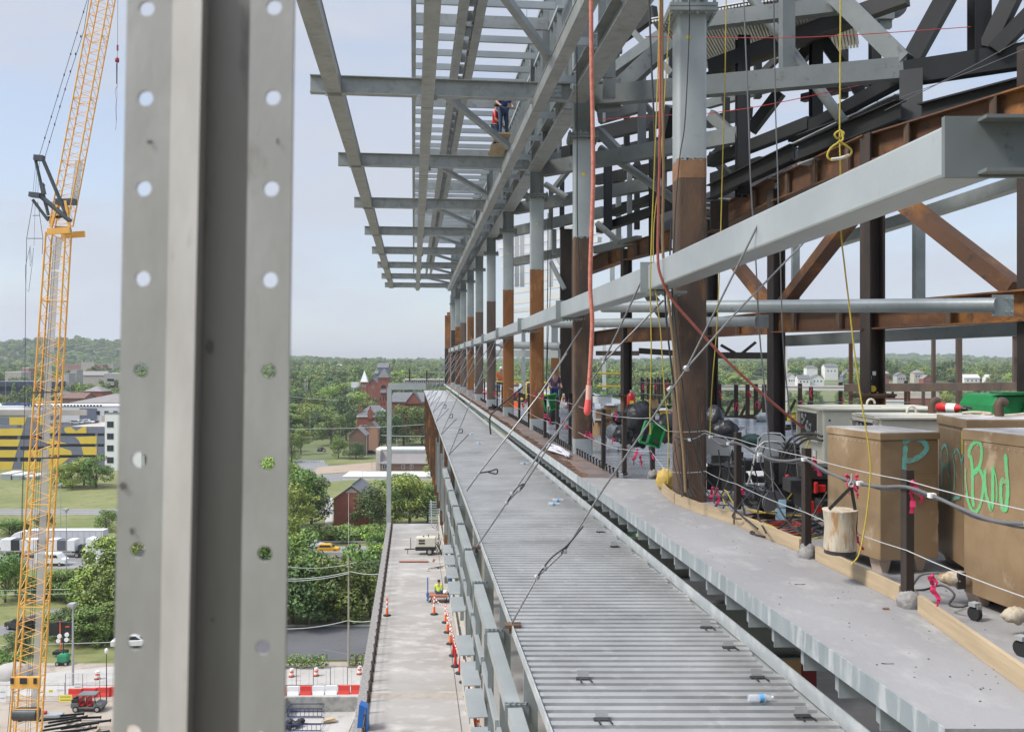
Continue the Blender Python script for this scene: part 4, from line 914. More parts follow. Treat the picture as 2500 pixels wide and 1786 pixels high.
person((P(1353,1010,37).x,37,HC+ZS),'distant worker in a dark purple shirt and cap beside the rust tower',STAND,HV,NAVY,BLK,1,None,R(20))
person((P(1375,1010,38.5).x,38.5,HC+ZS),'distant worker in black, turned away, right of the purple shirt',WALK,BLK,BLK,None,1,None,R(150))
person((P(1223,980,52).x,52,HC+ZS),'distant worker in an orange vest between far orange columns',STAND,ORNG,JEAN,WHITE,1,None,R(10))
# ================================================================ GUARD POSTS, WIRES, RIBBONS
GP=[(2220,1480),(1972,1360),(1803,1270),(1594,1165),(1525,1160),(1474,1142),(1392,1088),(1361,1075),(1331,1068),(1292,1042),(1268,1030),(1245,1012)]
gpos=[]
for px,py in GP:
    Y=F*2/(py-885); gpos.append(((px-1250)/F*Y,Y))
y=36.0
while y<80: gpos.append((xa(3.78,y),y)); y+=2.4
gpos=[(xa(4.07,5.55)+0.0,5.55)]+gpos
wn=['guard post just outside the right edge','nearest guard post, in front of the graffitied tan boxes','second guard post, left of the canvas bucket','third guard post, left of the black drum pile','fourth guard post, where the concrete slab ends beside the green rack']
for i,(x,Y) in enumerate(gpos):
    t=thing('guard_post',(x,Y,HC+ZS),wn[i] if i<5 else '%s guard post, counted from the right edge of the photo'%ORD[i],'post','dark steel guard posts on the floor edge')
    w=.072; m=MB(); b=V((x,Y,HC+ZS)); rz=R(12)
    m.box(b+V((0,0,.56)),(w,w*.35,1.12),rz); m.box(b+V((-w*.4,w*.4,.56)),(w*.25,w,1.12),rz)
    obj('steel_post',m,DKBR,t)
    if 1<=i<=4:
        m=MB(); m.blob(b+V((0,0,.03)),(.19,.19,.22),9,i,.18); obj('concrete_cone',m,CONCR,t)
    elif i<13:
        m=MB(); m.box(b+V((0,0,.03)),(.12,.12,.02)); obj('foot_plate',m,DKBR,t)
wpts=gpos[:4]+[((1728-1250)/F*12.75,12.75),((1634-1250)/F*12.72,12.72)]+gpos[4:]
for nm,zz,sagv in (('top',1.04,.015),('bottom',.47,.02)):
    m=MB()
    for (x0,y0),(x1,y1) in zip(wpts,wpts[1:]):
        p=sag((x0-.04,y0-.04,HC+ZS+zz),(x1-.04,y1-.04,HC+ZS+zz),sagv,5); m.tube(p,.0045,6)
    tag(obj('guard_wire',m,GCB if 0 else mat('pale_wire',(.50,.50,.50),.5,.3)),nm+' guard wire strung from post to post along the floor edge','wire','guard wires along the floor edge')
# thick grey lead tied under the top wire
pts=[]
rr=random.Random(3)
for (x0,y0),(x1,y1) in zip(wpts[:5],wpts[1:6]):
    for k in range(5): 
        s=k/5; pts.append(V((x0+(x1-x0)*s-.05,y0+(y1-y0)*s-.05,HC+ZS+1.0-[.0,.05,.09,.07,.03][k]+rr.uniform(-.012,.012))))
m=MB(); m.tube(smooth(pts,4),.014,8); m.tube([p+V((.02,.01,-.022+.01*math.sin(i))) for i,p in enumerate(smooth(pts,4))],.009,6)
le=obj('power_lead',m,GCB); tag(le,'thick grey power lead tied under the top guard wire','cable')
m=MB()
for p in pts[1::3]: m.box(p,(.05,.05,.035))
obj('tape_ties',m,WHITE,le)
# ribbons
def ribbon(mb,p,L=.16,w=.03,seed=0,n=2):
    r=random.Random(seed)
    for k in range(n):
        a=V(p)+V((r.uniform(-.02,.02),0,0)); dirx=r.uniform(-.25,.3); n_=5; w_k=w*r.uniform(.5,1.1); LL=L*r.uniform(.6,1.1)
        for s in range(n_):
            w=w_k*(1+.35*math.sin(s*2.1+seed+k)); b=a+V((dirx*LL/n_+r.uniform(-.02,.02)*(L/.16),r.uniform(-.02,.02),-LL/n_)); mb.prism([a+V((-w/2,0,0)),a+V((w/2,.006,0)),b+V((w/2,0,0)),b+V((-w/2,.006,0))],(0,.0015,0)); a=b
    mb.blob(p,(.035,.03,.03),4,seed,.2)
RB=[(2228,1175,7.3,.24),(2276,1405,6.9,.24),(2065,1160,8.3,.2),(2092,1160,8.2,.2),(2090,1300,8.4,.16),(1988,1120,9.1,.16),(1740,1190,12,.26),(1752,1192,12,.22),(1672,1048,13.8,.14),(1690,1050,13.4,.2),(1812,1195,11.2,.08),(1555,1097,16,.17),(1567,1110,16,.2),(1595,1110,15.6,.07),(1505,1010,17.2,.12),(1496,1070,17.4,.1),(1432,1053,20,.16),(1440,1055,20,.16),(1383,1038,21.6,.14),(1375,1027,22,.12),(1340,1020,23,.15),(1325,965,23.6,.13),(1305,958,24.5,.13),(1388,985,21.7,.13),(1375,970,22,.1),(1330,1010,24,.12),(1283,975,27,.14),(1276,985,27,.14),(1265,960,28,.14),(1252,960,29,.13),(1207,955,35,.18),(1183,950,40,.18),(1157,950,46,.22)]
rm=None
for i,(px,py,Y,L) in enumerate(RB):
    m=MB(); ribbon(m,P(px,py,Y),L,.035 if Y<20 else .05,i,2)
    wh=['on the nearest guard post','hanging from the low wire before the tan boxes','left of the canvas bucket hook','right of the canvas bucket hook','low beside the canvas bucket','by the second guard post','big one on the low wire left of the black drum','beside the big one on the low wire']
    tag(obj('ribbon',m,PINK),'bright pink ribbon '+(wh[i] if i<8 else 'on the guard wire, %s from the right'%ORD[i]),'ribbon','pink warning ribbons on the guard wires')
# far row of guard posts at the inner edge of the deck
r2=[(2212,1000,40),(1797,1030,33),(1825,1028,33.4),(1845,1022,34),(1866,1027,33),(1893,1022,34.5),(1907,1026,33.6),(1953,1010,35),(1980,1000,36),(2052,1000,37),(1756,1028,34),(1700,1000,40)]
for k in range(22): r2.append((1570+ (k%11)*13-(k//11)*6+ (k*7%5), 988-(k//11)*6,44+(k//11)*5))
for i,(px,py,Y) in enumerate(r2):
    b=V(((px-1250)/F*Y,Y,HC+ZS)); m=MB(); m.box(b+V((0,0,.6 if i!=8 else .55)),(.14 if i<12 else .1,.1,1.2 if i!=8 else 1.0)); tag(obj('inner_edge_post',m,DKBR),'%s dark inner-edge post, counted from the splice column leftwards'%ORD[i],'post','dark posts on the far inner edge')
    if i%2==0 or i<10:
        m=MB(); ribbon(m,b+V((0,-.08,.95-.4*(i%2))),.32,.07,i+50,2); tag(obj('ribbon',m,PINK),'pink ribbon on the %s dark post of the far inner edge'%ORD[i],'ribbon','pink ribbons on the far inner edge')
m=MB()
for z in (1.05,.5): m.tube([V(((x-1250)/F*Y,Y,HC+ZS+z)) for x,Y in ((2250,34),(2000,34.5),(1750,36),(1560,44))],.02,5)
tag(obj('inner_edge_wire',m,GCB),'thin wires through the posts of the far inner edge','wire')
m=MB(); m.bar(P(1745,1022,36),P(2015,1010,36),.2,.22); 
for i in range(6): m.bar(P(1765+i*38,1025,34.8),P(1790+i*38,975,34.8),.08,.1)
tag(obj('dark_edge_truss',m,DKBR),'low dark steel edging with leaning struts behind the trash bags','steel edging')
for i,(x0,x1,Y,z) in enumerate(((1205,1278,50,.95),(1285,1372,48,.95),(1205,1278,50,.3),(1285,1372,48,.3),(1458,1515,42,1.5),(1458,1515,42,.9))):
    m=MB(); a=V(((x0-1250)/F*Y,Y,HC+ZS+z)); b=V(((x1-1250)/F*Y,Y,HC+ZS+z)); pts=[a,b]
    if i in (0,1): pts=[a-V((0,0,.9)),a,b,b-V((0,0,.9))]
    m.tube(pts,.05,6); tag(obj('yellow_guard_rail',m,YELP),'yellow guard rail %s far back on the deck'%['top left','top right','lower left','lower right','upper, right of the second column','lower, right of the second column'][i],'guard rail')
# ================================================================ ROPES, CABLES, SLINGS
def rope(name,lb,cat,pts,r,mt,Y=None,sm=6,n=8,jit=0):
    pp=[P(p[0],p[1],p[2] if len(p)>2 else Y) for p in pts]; m=MB(); pp=smooth(pp,sm); m.tube(pp,r,n); return tag(obj(name,m,mt),lb,cat)
h=thing('hanging_hose',P(1441,0,8),'thick salmon hose hanging straight down in front of the columns','hose')
m=MB(); m.tube(smooth([P(x,y,8) for x,y in ((1443,-60),(1444,150),(1447,300),(1448,450),(1443,600),(1441,700),(1446,780),(1443,860),(1438,940),(1437,960))],6),.019,12); obj('hose_body',m,HOSE,h)
m=MB(); m.tube([P(1438,940,7.99),P(1437,965,7.99),P(1436,985,7.99)],.026,12); obj('taped_end',m,mat('pale_salmon',(.62,.36,.30),.5),h)
m=MB(); m.tube([P(1436,975,7.98),P(1435,990,7.98),P(1434,1003,7.98),P(1434,1010,7.98),P(1434,1013,7.98)],[.026,.030,.033,.026,.012],12); obj('red_cap',m,mat('coral_cap',(.75,.10,.10),.45),h)
rope('hanging_rope','yellow rope with a knotted loop hanging at the right, nearest of all','rope',[(2052,-20),(2051,200),(2050,330),(2052,420),(2053,560),(2062,650),(2075,760),(2085,850),(2100,960),(2115,1050),(2125,1130),(2122,1200),(2112,1280),(2098,1350),(2078,1378)],.007,YEL,7.6)
m=MB(); c=[(2050,318),(2060,326),(2046,338),(2038,328),(2052,320),(2058,340),(2044,350),(2050,345)]
m.tube(smooth([P(x,y,7.58-.01*i) for i,(x,y) in enumerate(c)],6),.009,8)
m.tube(smooth([P(x,y,7.56) for x,y in ((2048,348),(2028,362),(2020,380),(2028,390),(2050,388),(2074,380),(2078,366),(2060,352),(2052,346))],6),.009,8)
tag(obj('rope_loop',m,YEL),'knotted loop tied in the yellow rope at the right','knot')
m=MB(); m.tube([P(2030,389,7.55),P(2050,387,7.55),P(2072,379,7.55)],.013,8); tag(obj('taped_bar',m,mat('dirty_tape',(.62,.60,.52),.7,0,(.4,.38,.3),60)),'dirty white taped bar inside the yellow rope loop','tape')
rope('hanging_rope','yellow rope left of the nearest column, left strand','rope',[(1611,-20),(1607,150),(1600,350),(1590,600),(1588,720),(1590,850),(1587,1000),(1588,1060)],.008,YEL,11.4)
rope('hanging_rope','yellow rope left of the nearest column, right strand','rope',[(1636,30),(1625,200),(1612,400),(1596,560),(1598,680),(1612,800),(1622,950),(1632,1050),(1630,1180)],.008,YEL,12.1)
rope('hanging_rope','yellow rope right of the nearest column','rope',[(1773,-20),(1770,200),(1764,400),(1758,620),(1750,800),(1738,950),(1732,1100)],.009,YEL,14.4)
rope('manila_rope','frayed brown rope against the left edge of the nearest column','rope',[(1616,-20),(1617,200),(1620,400),(1618,600),(1628,700),(1645,850),(1657,1000),(1668,1100),(1674,1200)],.019,ROPE,11.7)
rope('air_hose','long dull red hose that swings across to the cream welders','hose',[(1612,-20),(1611,300),(1608,500),(1606,620),(1612,670),(1640,730),(1700,800),(1780,885),(1860,960),(1925,1015),(1962,1045)],.018,RHOSE,11.5)
CB=[('grey cable hanging right of the nearest column, left of two',[(1815,-20),(1822,150),(1828,300),(1833,450),(1845,633),(1854,807),(1865,932),(1876,1062),(1888,1200)],.0085,GCB,10.2),
('grey cable with pink tape hanging right of centre',[(1889,-20),(1893,250),(1898,400),(1901,520),(1905,622),(1911,822),(1924,970),(1942,1105),(1950,1180)],.008,GCB,10.6),
('thin black cable down the face of the nearest column',[(1684,-20),(1682,100),(1672,300),(1660,380),(1650,500),(1645,600),(1640,700),(1645,850),(1655,980),(1668,1100),(1680,1190)],.008,CBL,12.3),
('black cable left of the brown rope',[(1585,-20),(1588,100),(1597,300),(1603,450),(1612,560),(1620,650),(1627,780),(1640,900),(1660,1050),(1678,1195)],.013,CBL,12.0),
('black cable bowing across the foot of the nearest column',[(1640,540),(1636,640),(1650,800),(1665,930),(1680,1040),(1715,1150),(1745,1190)],.011,CBL,12.1),
('thin dark cable down the left side of the second column',[(1408,-20),(1409,300),(1410,560),(1420,720),(1431,850),(1436,960),(1450,1040)],.012,CBL,18.8),
('pair of slack dark cables left of the second column, left one',[(1338,520),(1337,700),(1334,950),(1333,1080)],.013,CBL,26),
('pair of slack dark cables left of the second column, right one',[(1346,520),(1344,700),(1338,830),(1336,900)],.010,CBL,26)]
for lb,pts,r,mt,Y in CB: rope('hanging_cable',lb,'cable',pts,r,mt,Y)
rope('tag_line','thin red line strung high across the right side','line',[(1575,90,16),(1900,93,16),(2108,84,16.5),(2370,66,17.2)],.008,RED,n=5)
rope('tag_line','thin red line sagging across the middle','line',[(1459,292,18),(1640,281,17),(1737,276,17),(1880,255,17.5),(2115,205,19)],.008,RED,n=5)
for i,(a,b) in enumerate((((2560,60,13),(2160,270,16.5)),((2560,95,13),(2200,238,16.5)),((2200,225,17),(1945,330,21)))):
    rope('guy_wire','%s thin guy wire across the black steel at the upper right'%ORD[i],'wire',[a,((a[0]+b[0])/2,(a[1]+b[1])/2+4,(a[2]+b[2])/2),b],.007,GCB,n=5)
rope('guy_wire','thin vertical wire in the sky above the canopy rungs','wire',[(1286,-20,30),(1286,60,30)],.012,GREY)
# slings from the ledge deck up to the box rail
def sling(lb,pts,clips,loop,r=.010,extra=None,ring=False):
    Y0=pts[0][2]; t=thing('wire_sling',P(*pts[0]),lb,'wire sling','wire slings bracing the ledge deck')
    m=MB(); m.tube([P(*p) for p in pts],r,7)
    if extra:
        for e in extra: m.tube([P(*p) for p in e],r,7)
    obj('wire',m,WIRE,t)
    m=MB()
    for (x,y,Y) in clips:
        c=P(x,y,Y); m.blob(c,(.06,.05,.06),4,int(x),.3); m.cyl(c+V((.0,-.03,.02)),.012,.07,6,'y')
    obj('clips',m,GALV,t)
    if loop:
        m=MB(); m.tube(smooth([P(*p) for p in loop],5),r*.9,6); obj('loose_tail',m,CBL,t)
    if ring:
        m=MB(); c=P(*pts[0]); m.box(c+V((.02,0,0)),(.16,.12,.03)); m.cyl(c-V((.0,0,.05)),.02,.06,6); obj('anchor_shackle',m,RUSTD,t)
def fr(p,q,s): return tuple(p[i]+(q[i]-p[i])*s for i in range(3))
a=(1247,1525,8.9); k1=(1311,1408,8.95); k2=(1378,1345,9.0); e=(1863,524,8.35); j=(1676,899,8.7)
sling('nearest wire sling rising from the ledge edge to the box rail, forked',[a,k1,k2,(1475,1190,8.9),j,e],[(1311,1408,8.93),(1329,1387,8.93),(1378,1345,8.95),(1676,899,8.65),(1636,949,8.7)],[(1311,1408,8.9),(1345,1362,8.9),(1385,1330,8.9),(1420,1288,8.9),(1417,1292,8.9),(1370,1350,8.9)],.010,[[j,(1790,770,9.0),(1960,595,9.5)]],True)
a=(1163,1335,13.0); j=(1473,884,12.6)
sling('second wire sling from the near end, with a looped tail',[a,(1237,1227,13),(1281,1180,12.9),j,(1584,648,12.3)],[(1237,1227,12.9),(1250,1205,12.9),(1268,1196,12.9),j],[(1237,1227,12.9),(1262,1190,12.9),(1281,1181,12.9),(1270,1196,12.9)],.013,[[j,(1620,733,12.8)]],True)
a=(1139,1198,18.2); j=(1318,962,18.4)
sling('third wire sling from the near end, with an eye loop lying on the deck',[a,(1170,1154,18.2),j,(1375,745+90,19.0),(1400,845,19)][:3]+[(1384,862,19)],[(1170,1154,18.2),(1160,1168,18.2),j],[(1170,1154,18.2),(1195,1150,18.3),(1213,1145,18.3),(1212,1156,18.3),(1192,1152,18.3)],.017,[[j,(1420,800,19.6)],[(1255,1198,17),(1318,1105,17.5),(1400,1003,18)]])
for n in range(4,11):
    Ya=18.2+7.1*(n-3); a=(1010+F*.99/Ya,885+F*2.58/Ya,Ya); Yb=min(jt[n],84); b=(1010+F*3.2/Yb,885-F*1.1/Yb,Yb)
    c=(b[0]+40*20/Yb,b[1]+12,Yb)
    j=fr(a,b,.55); sling('%s wire sling from the near end, far along the ledge'%ORD[n-1],[a,j,b],[fr(a,b,.2),j] if n<8 else [j],[fr(a,b,.2),(fr(a,b,.2)[0]+12*18/Ya,fr(a,b,.2)[1]-3,Ya),(fr(a,b,.2)[0]+10*18/Ya,fr(a,b,.2)[1]+6,Ya),fr(a,b,.18)] if n<7 else None,.012+.001*n,[[j,c],[a,(a[0]+60*20/Ya,a[1]-62*20/Ya,Ya+1)]] )
m=MB(); ln=[(1342,1097),(1335,1060),(1345,1040),(1375,1020),(1425,955),(1440,940)]
rope('black_lead','black lead bending up from the dark gap in front of the orange column','cable',[(1198,1060,24),(1196,1020,24),(1210,1000,24),(1240,975,24.5),(1275,945,25)],.022,CBL)
# ================================================================ TOE BOARD
tb=[(1603,1166),(1610,1190),(1621,1209),(1647,1229),(1700,1251),(1795,1281),(1957,1350),(1990,1367),(2203,1474),(2240,1496),(2500,1688),(2570,1745)]
bp=[V(((x-1250)/F*(F*2/(y-885)),F*2/(y-885),HC+ZS)) for x,y in tb]
cuts=[(0,3),(3,5),(5,7),(8,10),(11,14)]
lbs=['curved timber toe board wrapping the foot of the nearest column','short timber toe board right of the curved one','timber toe board between the third and second guard posts','timber toe board behind the canvas bucket, second from the right','nearest and brightest timber toe board at the lower right']
cuts=[(0,3),(3,5),(5,6),(7,8),(9,11)]
for (i,jn),lb in zip(cuts,lbs):
    m=MB(); 
    pts=bp[i:jn+1]; pts=[p.copy() for p in pts]
    d=(pts[-1]-pts[-2]).normalized(); pts[-1]=pts[-1]-d*.05
    pts=smooth(pts,4) if i==0 else pts
    vs=[];fs=[]
    for k,p in enumerate(pts):
        q=(pts[min(k+1,len(pts)-1)]-pts[max(k-1,0)]).normalized(); nrm=V((-q.y,q.x,0))*.019
        if nrm.x<0: nrm=-nrm
        for s,z in ((0,.002),(1,.002),(1,.142),(0,.142)): vs.append(p+nrm*2*s+V((0,0,z)))
    for k in range(len(pts)-1):
        for q in range(4): fs.append((4*k+q,4*k+(q+1)%4,4*k+4+(q+1)%4,4*k+4+q))
    fs += [(3,2,1,0),tuple(4*(len(pts)-1)+q for q in range(4))]
    m.add(vs,fs); tag(obj('toe_board',m,WOOD,fix=True),lb,'toe board','timber toe boards along the guard posts')
# ================================================================ GANG BOXES
def rayplane(px,py,p0,n):
    o=V((0,0,HC)); d=P(px,py,1)-o; t=(p0-o).dot(n)/d.dot(n); return o+d*t
def strokes(name,lst,p0,n,w,mt,par,eps=.003):
    m=MB(); n=V(n).normalized()
    if (V((0,0,HC))-p0).dot(n)<0: n=-n
    for li,pl in enumerate(lst):
        ww=w
        if isinstance(pl,tuple): ww,pl=pl
        pts=[rayplane(x,y,p0,n)+n*(eps+.0004*li) for x,y in pl]; pts=smooth(pts,5)
        vs=[];fs=[]
        for i,p in enumerate(pts):
            d=(pts[min(i+1,len(pts)-1)]-pts[max(i-1,0)]).normalized(); s=n.cross(d)*ww/2*(1+.12*math.sin(i*1.7)); vs += [p-s,p+s]
        for i in range(len(pts)-1): fs.append((2*i,2*i+1,2*i+3,2*i+2))
        m.add(vs,fs)
        for e in (pts[0],pts[-1]):
            ring=[]; a=n.orthogonal().normalized(); b=n.cross(a)
            for k in range(10): ring.append(e+n*.0002+a*(ww/2*math.cos(k*.628))+b*(ww/2*math.sin(k*.628)))
            m.add(ring,[tuple(range(10))])
    return obj(name,m,mt,par)
def gangbox(lb,corners,zb,zt,lid,extra=None):
    """corners: 4 plan points, first the front-left corner"""
    c=[V((x,y,0)) for x,y in corners]; cen=sum(c,V())/4; t=thing('gang_box',(cen.x,cen.y,HC+ZS),lb,'job box','tan steel job boxes')
    def shr(k): return [cen+(p-cen)*(1+k/((p-cen).length)) for p in c]
    m=MB(); m.prism([p+V((0,0,HC+zb)) for p in c],(0,0,zt-zb-lid)); obj('box_body',m,TAN,t,bevel=.006,fix=True)
    m=MB(); cc=shr(.018); m.prism([p+V((0,0,HC+zt-lid+.002)) for p in cc],(0,0,lid-.006)); obj('lid_rim',m,TAN,t,bevel=.004,fix=True)
    m=MB(); cc=shr(.01); m.prism([p+V((0,0,HC+zt-.003)) for p in cc],(0,0,.006)); obj('lid_top',m,LIDM,t,fix=True)
    e1=(c[1]-c[0]).normalized(); e2=(c[3]-c[0]).normalized()
    for s in range(2):
        for r_ in range(2):
            p=c[0]+e1*(.12 if s==0 else (c[1]-c[0]).length-.12)+e2*(.1 if r_==0 else (c[3]-c[0]).length-.1)
            m=MB(); zz=HC+ZS; m.prism([p+e1*-.07+V((0,0,HC+zb)),p+e1*.07+V((0,0,HC+zb)),p+e1*.03+V((0,0,zz)),p-e1*.03+V((0,0,zz))],e2*.16); obj('skid',m,mat('skid_tan',(.50,.40,.32),.7),t,fix=True)
    m=MB(); q=c[0]+(c[0]-cen).normalized()*.003
    for k in range(int((c[3]-c[0]).length/.07)):
        pz=c[0]+e2*(.03+k*.07)-e1*.018; m.cyl(pz+V((0,0,HC+zt-lid-.03)),.005,.006,6,tuple(e1))
    obj('rivets',m,LIDM,t)
    return t,c
th=R(12); A0=V((3.457,8.46)); e1=V((math.cos(th),math.sin(th))); e2=V((-math.sin(th),math.cos(th)))
def quadc(o,a,b,la,lb_): return [tuple(o),tuple(o+a*la),tuple(o+a*la+b*lb_),tuple(o+b*lb_)]
tA,cA=gangbox('tan job box with a teal letter P, left of the graffitied ones',quadc(A0,e1,e2,.62,.9),-1.86,-.66,.07)
n=V((e1.y,-e1.x,0)); nA=V((math.sin(th),-math.cos(th),0)); p0=V((A0.x,A0.y,0))
strokes('letter_p',[[(2210,1092),(2208,1120),(2207,1146)],[(2208,1078),(2230,1068),(2252,1076),(2262,1092),(2250,1110),(2228,1122),(2212,1124)]],p0,nA,.05,TEAL,tA)
m=MB(); b=p0+V((e1.x,e1.y,0))*.16-nA*-.012
q=p0+V((e1.x,e1.y,0))*.45+nA*.012; m.box(q+V((0,0,HC-1.17)),(.3,.012,.2),th); m.box(q+nA*.006+V((0,0,HC-1.17)),(.26,.012,.15),th); obj('recessed_latch',m,TAN,tA)
# box B, rear right and box C in front
B0=V((4.175,8.25)); Bd=V((.125,.83)).normalized(); Be=V((Bd.y,-Bd.x))
tB,cB=gangbox('tall tan job box with teal spray letters, behind the front one',quadc(B0,Be,Bd,1.3,.85),-1.9,-.52,.09)
C1=V((3.76,7.5)); Cd=V((-.12,.67)).normalized(); C0=C1-Cd*1.9; Ce=V((Cd.y,-Cd.x))
tC,cC=gangbox('front tan job box with green spray letters, nearest the right edge',quadc(C0,Ce,Cd,.8,1.9),-1.9,-.55,.09)
Z1=lambda x,y:(2270+x/5.8,1020+y/5.8)
nB=V((-Be.x,-Be.y,0)); pB=V((B0.x,B0.y,0))
strokes('teal_letters',[(.035,[Z1(190,400),Z1(165,500),Z1(180,700),Z1(180,900),Z1(200,1080),Z1(235,1180),Z1(275,1080),Z1(290,900),Z1(270,760),Z1(240,700),Z1(200,690)]),(.035,[Z1(175,440),Z1(215,385),Z1(250,440),Z1(262,560),Z1(262,680)]),(.04,[Z1(200,660),Z1(265,700)]),(.012,[Z1(285,380),Z1(290,470),Z1(310,530)]),(.025,[Z1(325,500),Z1(350,640),Z1(362,800),Z1(350,1020)]),(.03,[Z1(355,490),Z1(385,440),Z1(420,480),Z1(440,560),Z1(462,650)]),(.035,[Z1(485,520),Z1(465,600)]),(.012,[Z1(465,650),Z1(472,800),Z1(482,1050)]),(.035,[Z1(430,1120),Z1(360,1140),Z1(310,1200)]),(.018,[Z1(200,1100),Z1(200,1250),Z1(195,1420)])],pB,nB,.03,TEAL,tB)
nC=V((-Ce.x,-Ce.y,0)); pC=V((C1.x,C1.y,0))
strokes('green_letters',[(.034,[Z1(590,560),Z1(560,520),Z1(570,440),Z1(620,360),Z1(690,335),Z1(730,400),Z1(735,560),Z1(700,700),Z1(640,780),Z1(610,760)]),(.034,[Z1(590,560),Z1(605,700),Z1(610,900),Z1(610,1100),Z1(625,1230)]),(.03,[Z1(620,770),Z1(690,710),Z1(745,800),Z1(765,950),Z1(740,1150),Z1(690,1290),Z1(630,1330),Z1(570,1240),Z1(530,1080)]),(.036,[Z1(790,750),Z1(785,900),Z1(805,1080),Z1(850,1230),Z1(875,1290),Z1(895,1180),Z1(898,950),Z1(900,710)]),(.014,[Z1(905,700),Z1(945,850),Z1(960,1050),Z1(955,1180)]),(.036,[Z1(1065,900),Z1(1035,870),Z1(1015,960),Z1(1015,1130),Z1(1040,1290),Z1(1085,1290)]),(.038,[Z1(1082,540),Z1(1095,750),Z1(1112,1000),Z1(1100,1180),Z1(1085,1290)]),(.014,[Z1(520,720),Z1(515,850),Z1(535,1030),Z1(570,1240)])],pC,nC,.03,GRNS,tC)
strokes('yellow_tape',[(.035,[Z1(462,210),Z1(462,350),Z1(462,490)])],pB,nB,.05,mat('tape_yellow',(.62,.55,.06),.6),tB)
# casters and gloves below box C
for i,(px,py,Y) in enumerate(((2380,1518,7.0),(2425,1485,7.5),(2494,1600,6.15))):
    b=V(((px-1250)/F*Y,Y,HC+ZS)); t=thing('caster_wheel',b,['black caster wheel under the front job box, left one','small black caster in shade behind the left one','big black caster at the lower right edge'][i],'caster')
    m=MB(); m.cyl(b+V((0,0,.055)),.055,.045,16,(.8,.3,0)); obj('wheel',m,TYRE,t); m=MB(); m.box(b+V((0,0,.125)),(.07,.06,.03),.4); m.box(b+V((.02,-.03,.08)),(.05,.006,.08),.4); obj('fork',m,GALV,t)
m=MB(); b=P(2330,1412,7.45); m.blob(b,(.26,.16,.13),6,8,.25); m.mi=1; m.box(b+V((.02,-.075,0)),(.07,.02,.13),.2); tag(obj('work_glove',m,[CANV,BLK]),'white and black work glove on the floor left of the front job box','glove')
m=MB(); b=P(2475,1500,6.6); m.blob(b,(.18,.14,.12),6,9,.25); m.mi=1; m.blob(b+V((.14,-.14,-.06)),(.24,.16,.08),6,10,.2); tag(obj('work_boots',m,[CANV,BLK]),'canvas and dark blue scraps under the front job box','scraps')
rope('floor_lead','black lead looping on the floor by the white glove','cable',[(2232,1440,7.6),(2260,1438,7.5),(2300,1428,7.4),(2330,1450,7.3),(2318,1475,7.2),(2350,1480,7.1),(2385,1465,7.1)],.009,CBL)
rope('floor_lead','grey lead with an orange end running into the glove','cable',[(2230,1425,7.9),(2250,1402,7.8),(2290,1398,7.6),(2320,1402,7.5)],.011,GCB)
# canvas bucket hanging from the wire
t=thing('canvas_bucket',P(2052,1300,8.15),'stained canvas bucket hanging by black straps from the guard wire','bucket')
b=P(2051,1340,8.15); s=8.15/F
m=MB(); m.lathe(b,[(34*s*1.12,0),(35*s*1.12,.02),(33*s*1.1,.2),(35*s*1.15,90*s*1.04),(36*s*1.18,94*s*1.04),(33*s*1.1,94*s*1.03)],24); obj('canvas_body',m,CANV,t)
m=MB(); m.lathe(b-V((0,0,.035)),[(.138,0),(.14,.04),(.137,.055)],24); obj('black_base',m,BLK,t)
top=P(2078,1188,8.1)
m=MB(); m.bar(top,b+V((-.12,-.06,.37)),.03,.006,(0,1,0)); m.bar(top,b+V((.125,-.03,.36)),.03,.006,(0,1,0)); m.bar(b+V((.135,-.03,.36)),b+V((.12,-.03,0)),.03,.006,(0,1,0)); obj('straps',m,CBL,t)
m=MB(); rg=[top+V((.022*math.cos(k*.524),0,.022+.022*math.sin(k*.524))) for k in range(13)]; m.tube(rg,.006,6); m.tube([top+V((0,0,.04)),top+V((.005,0,.12))],.007,6); obj('hook_ring',m,GALV,t)
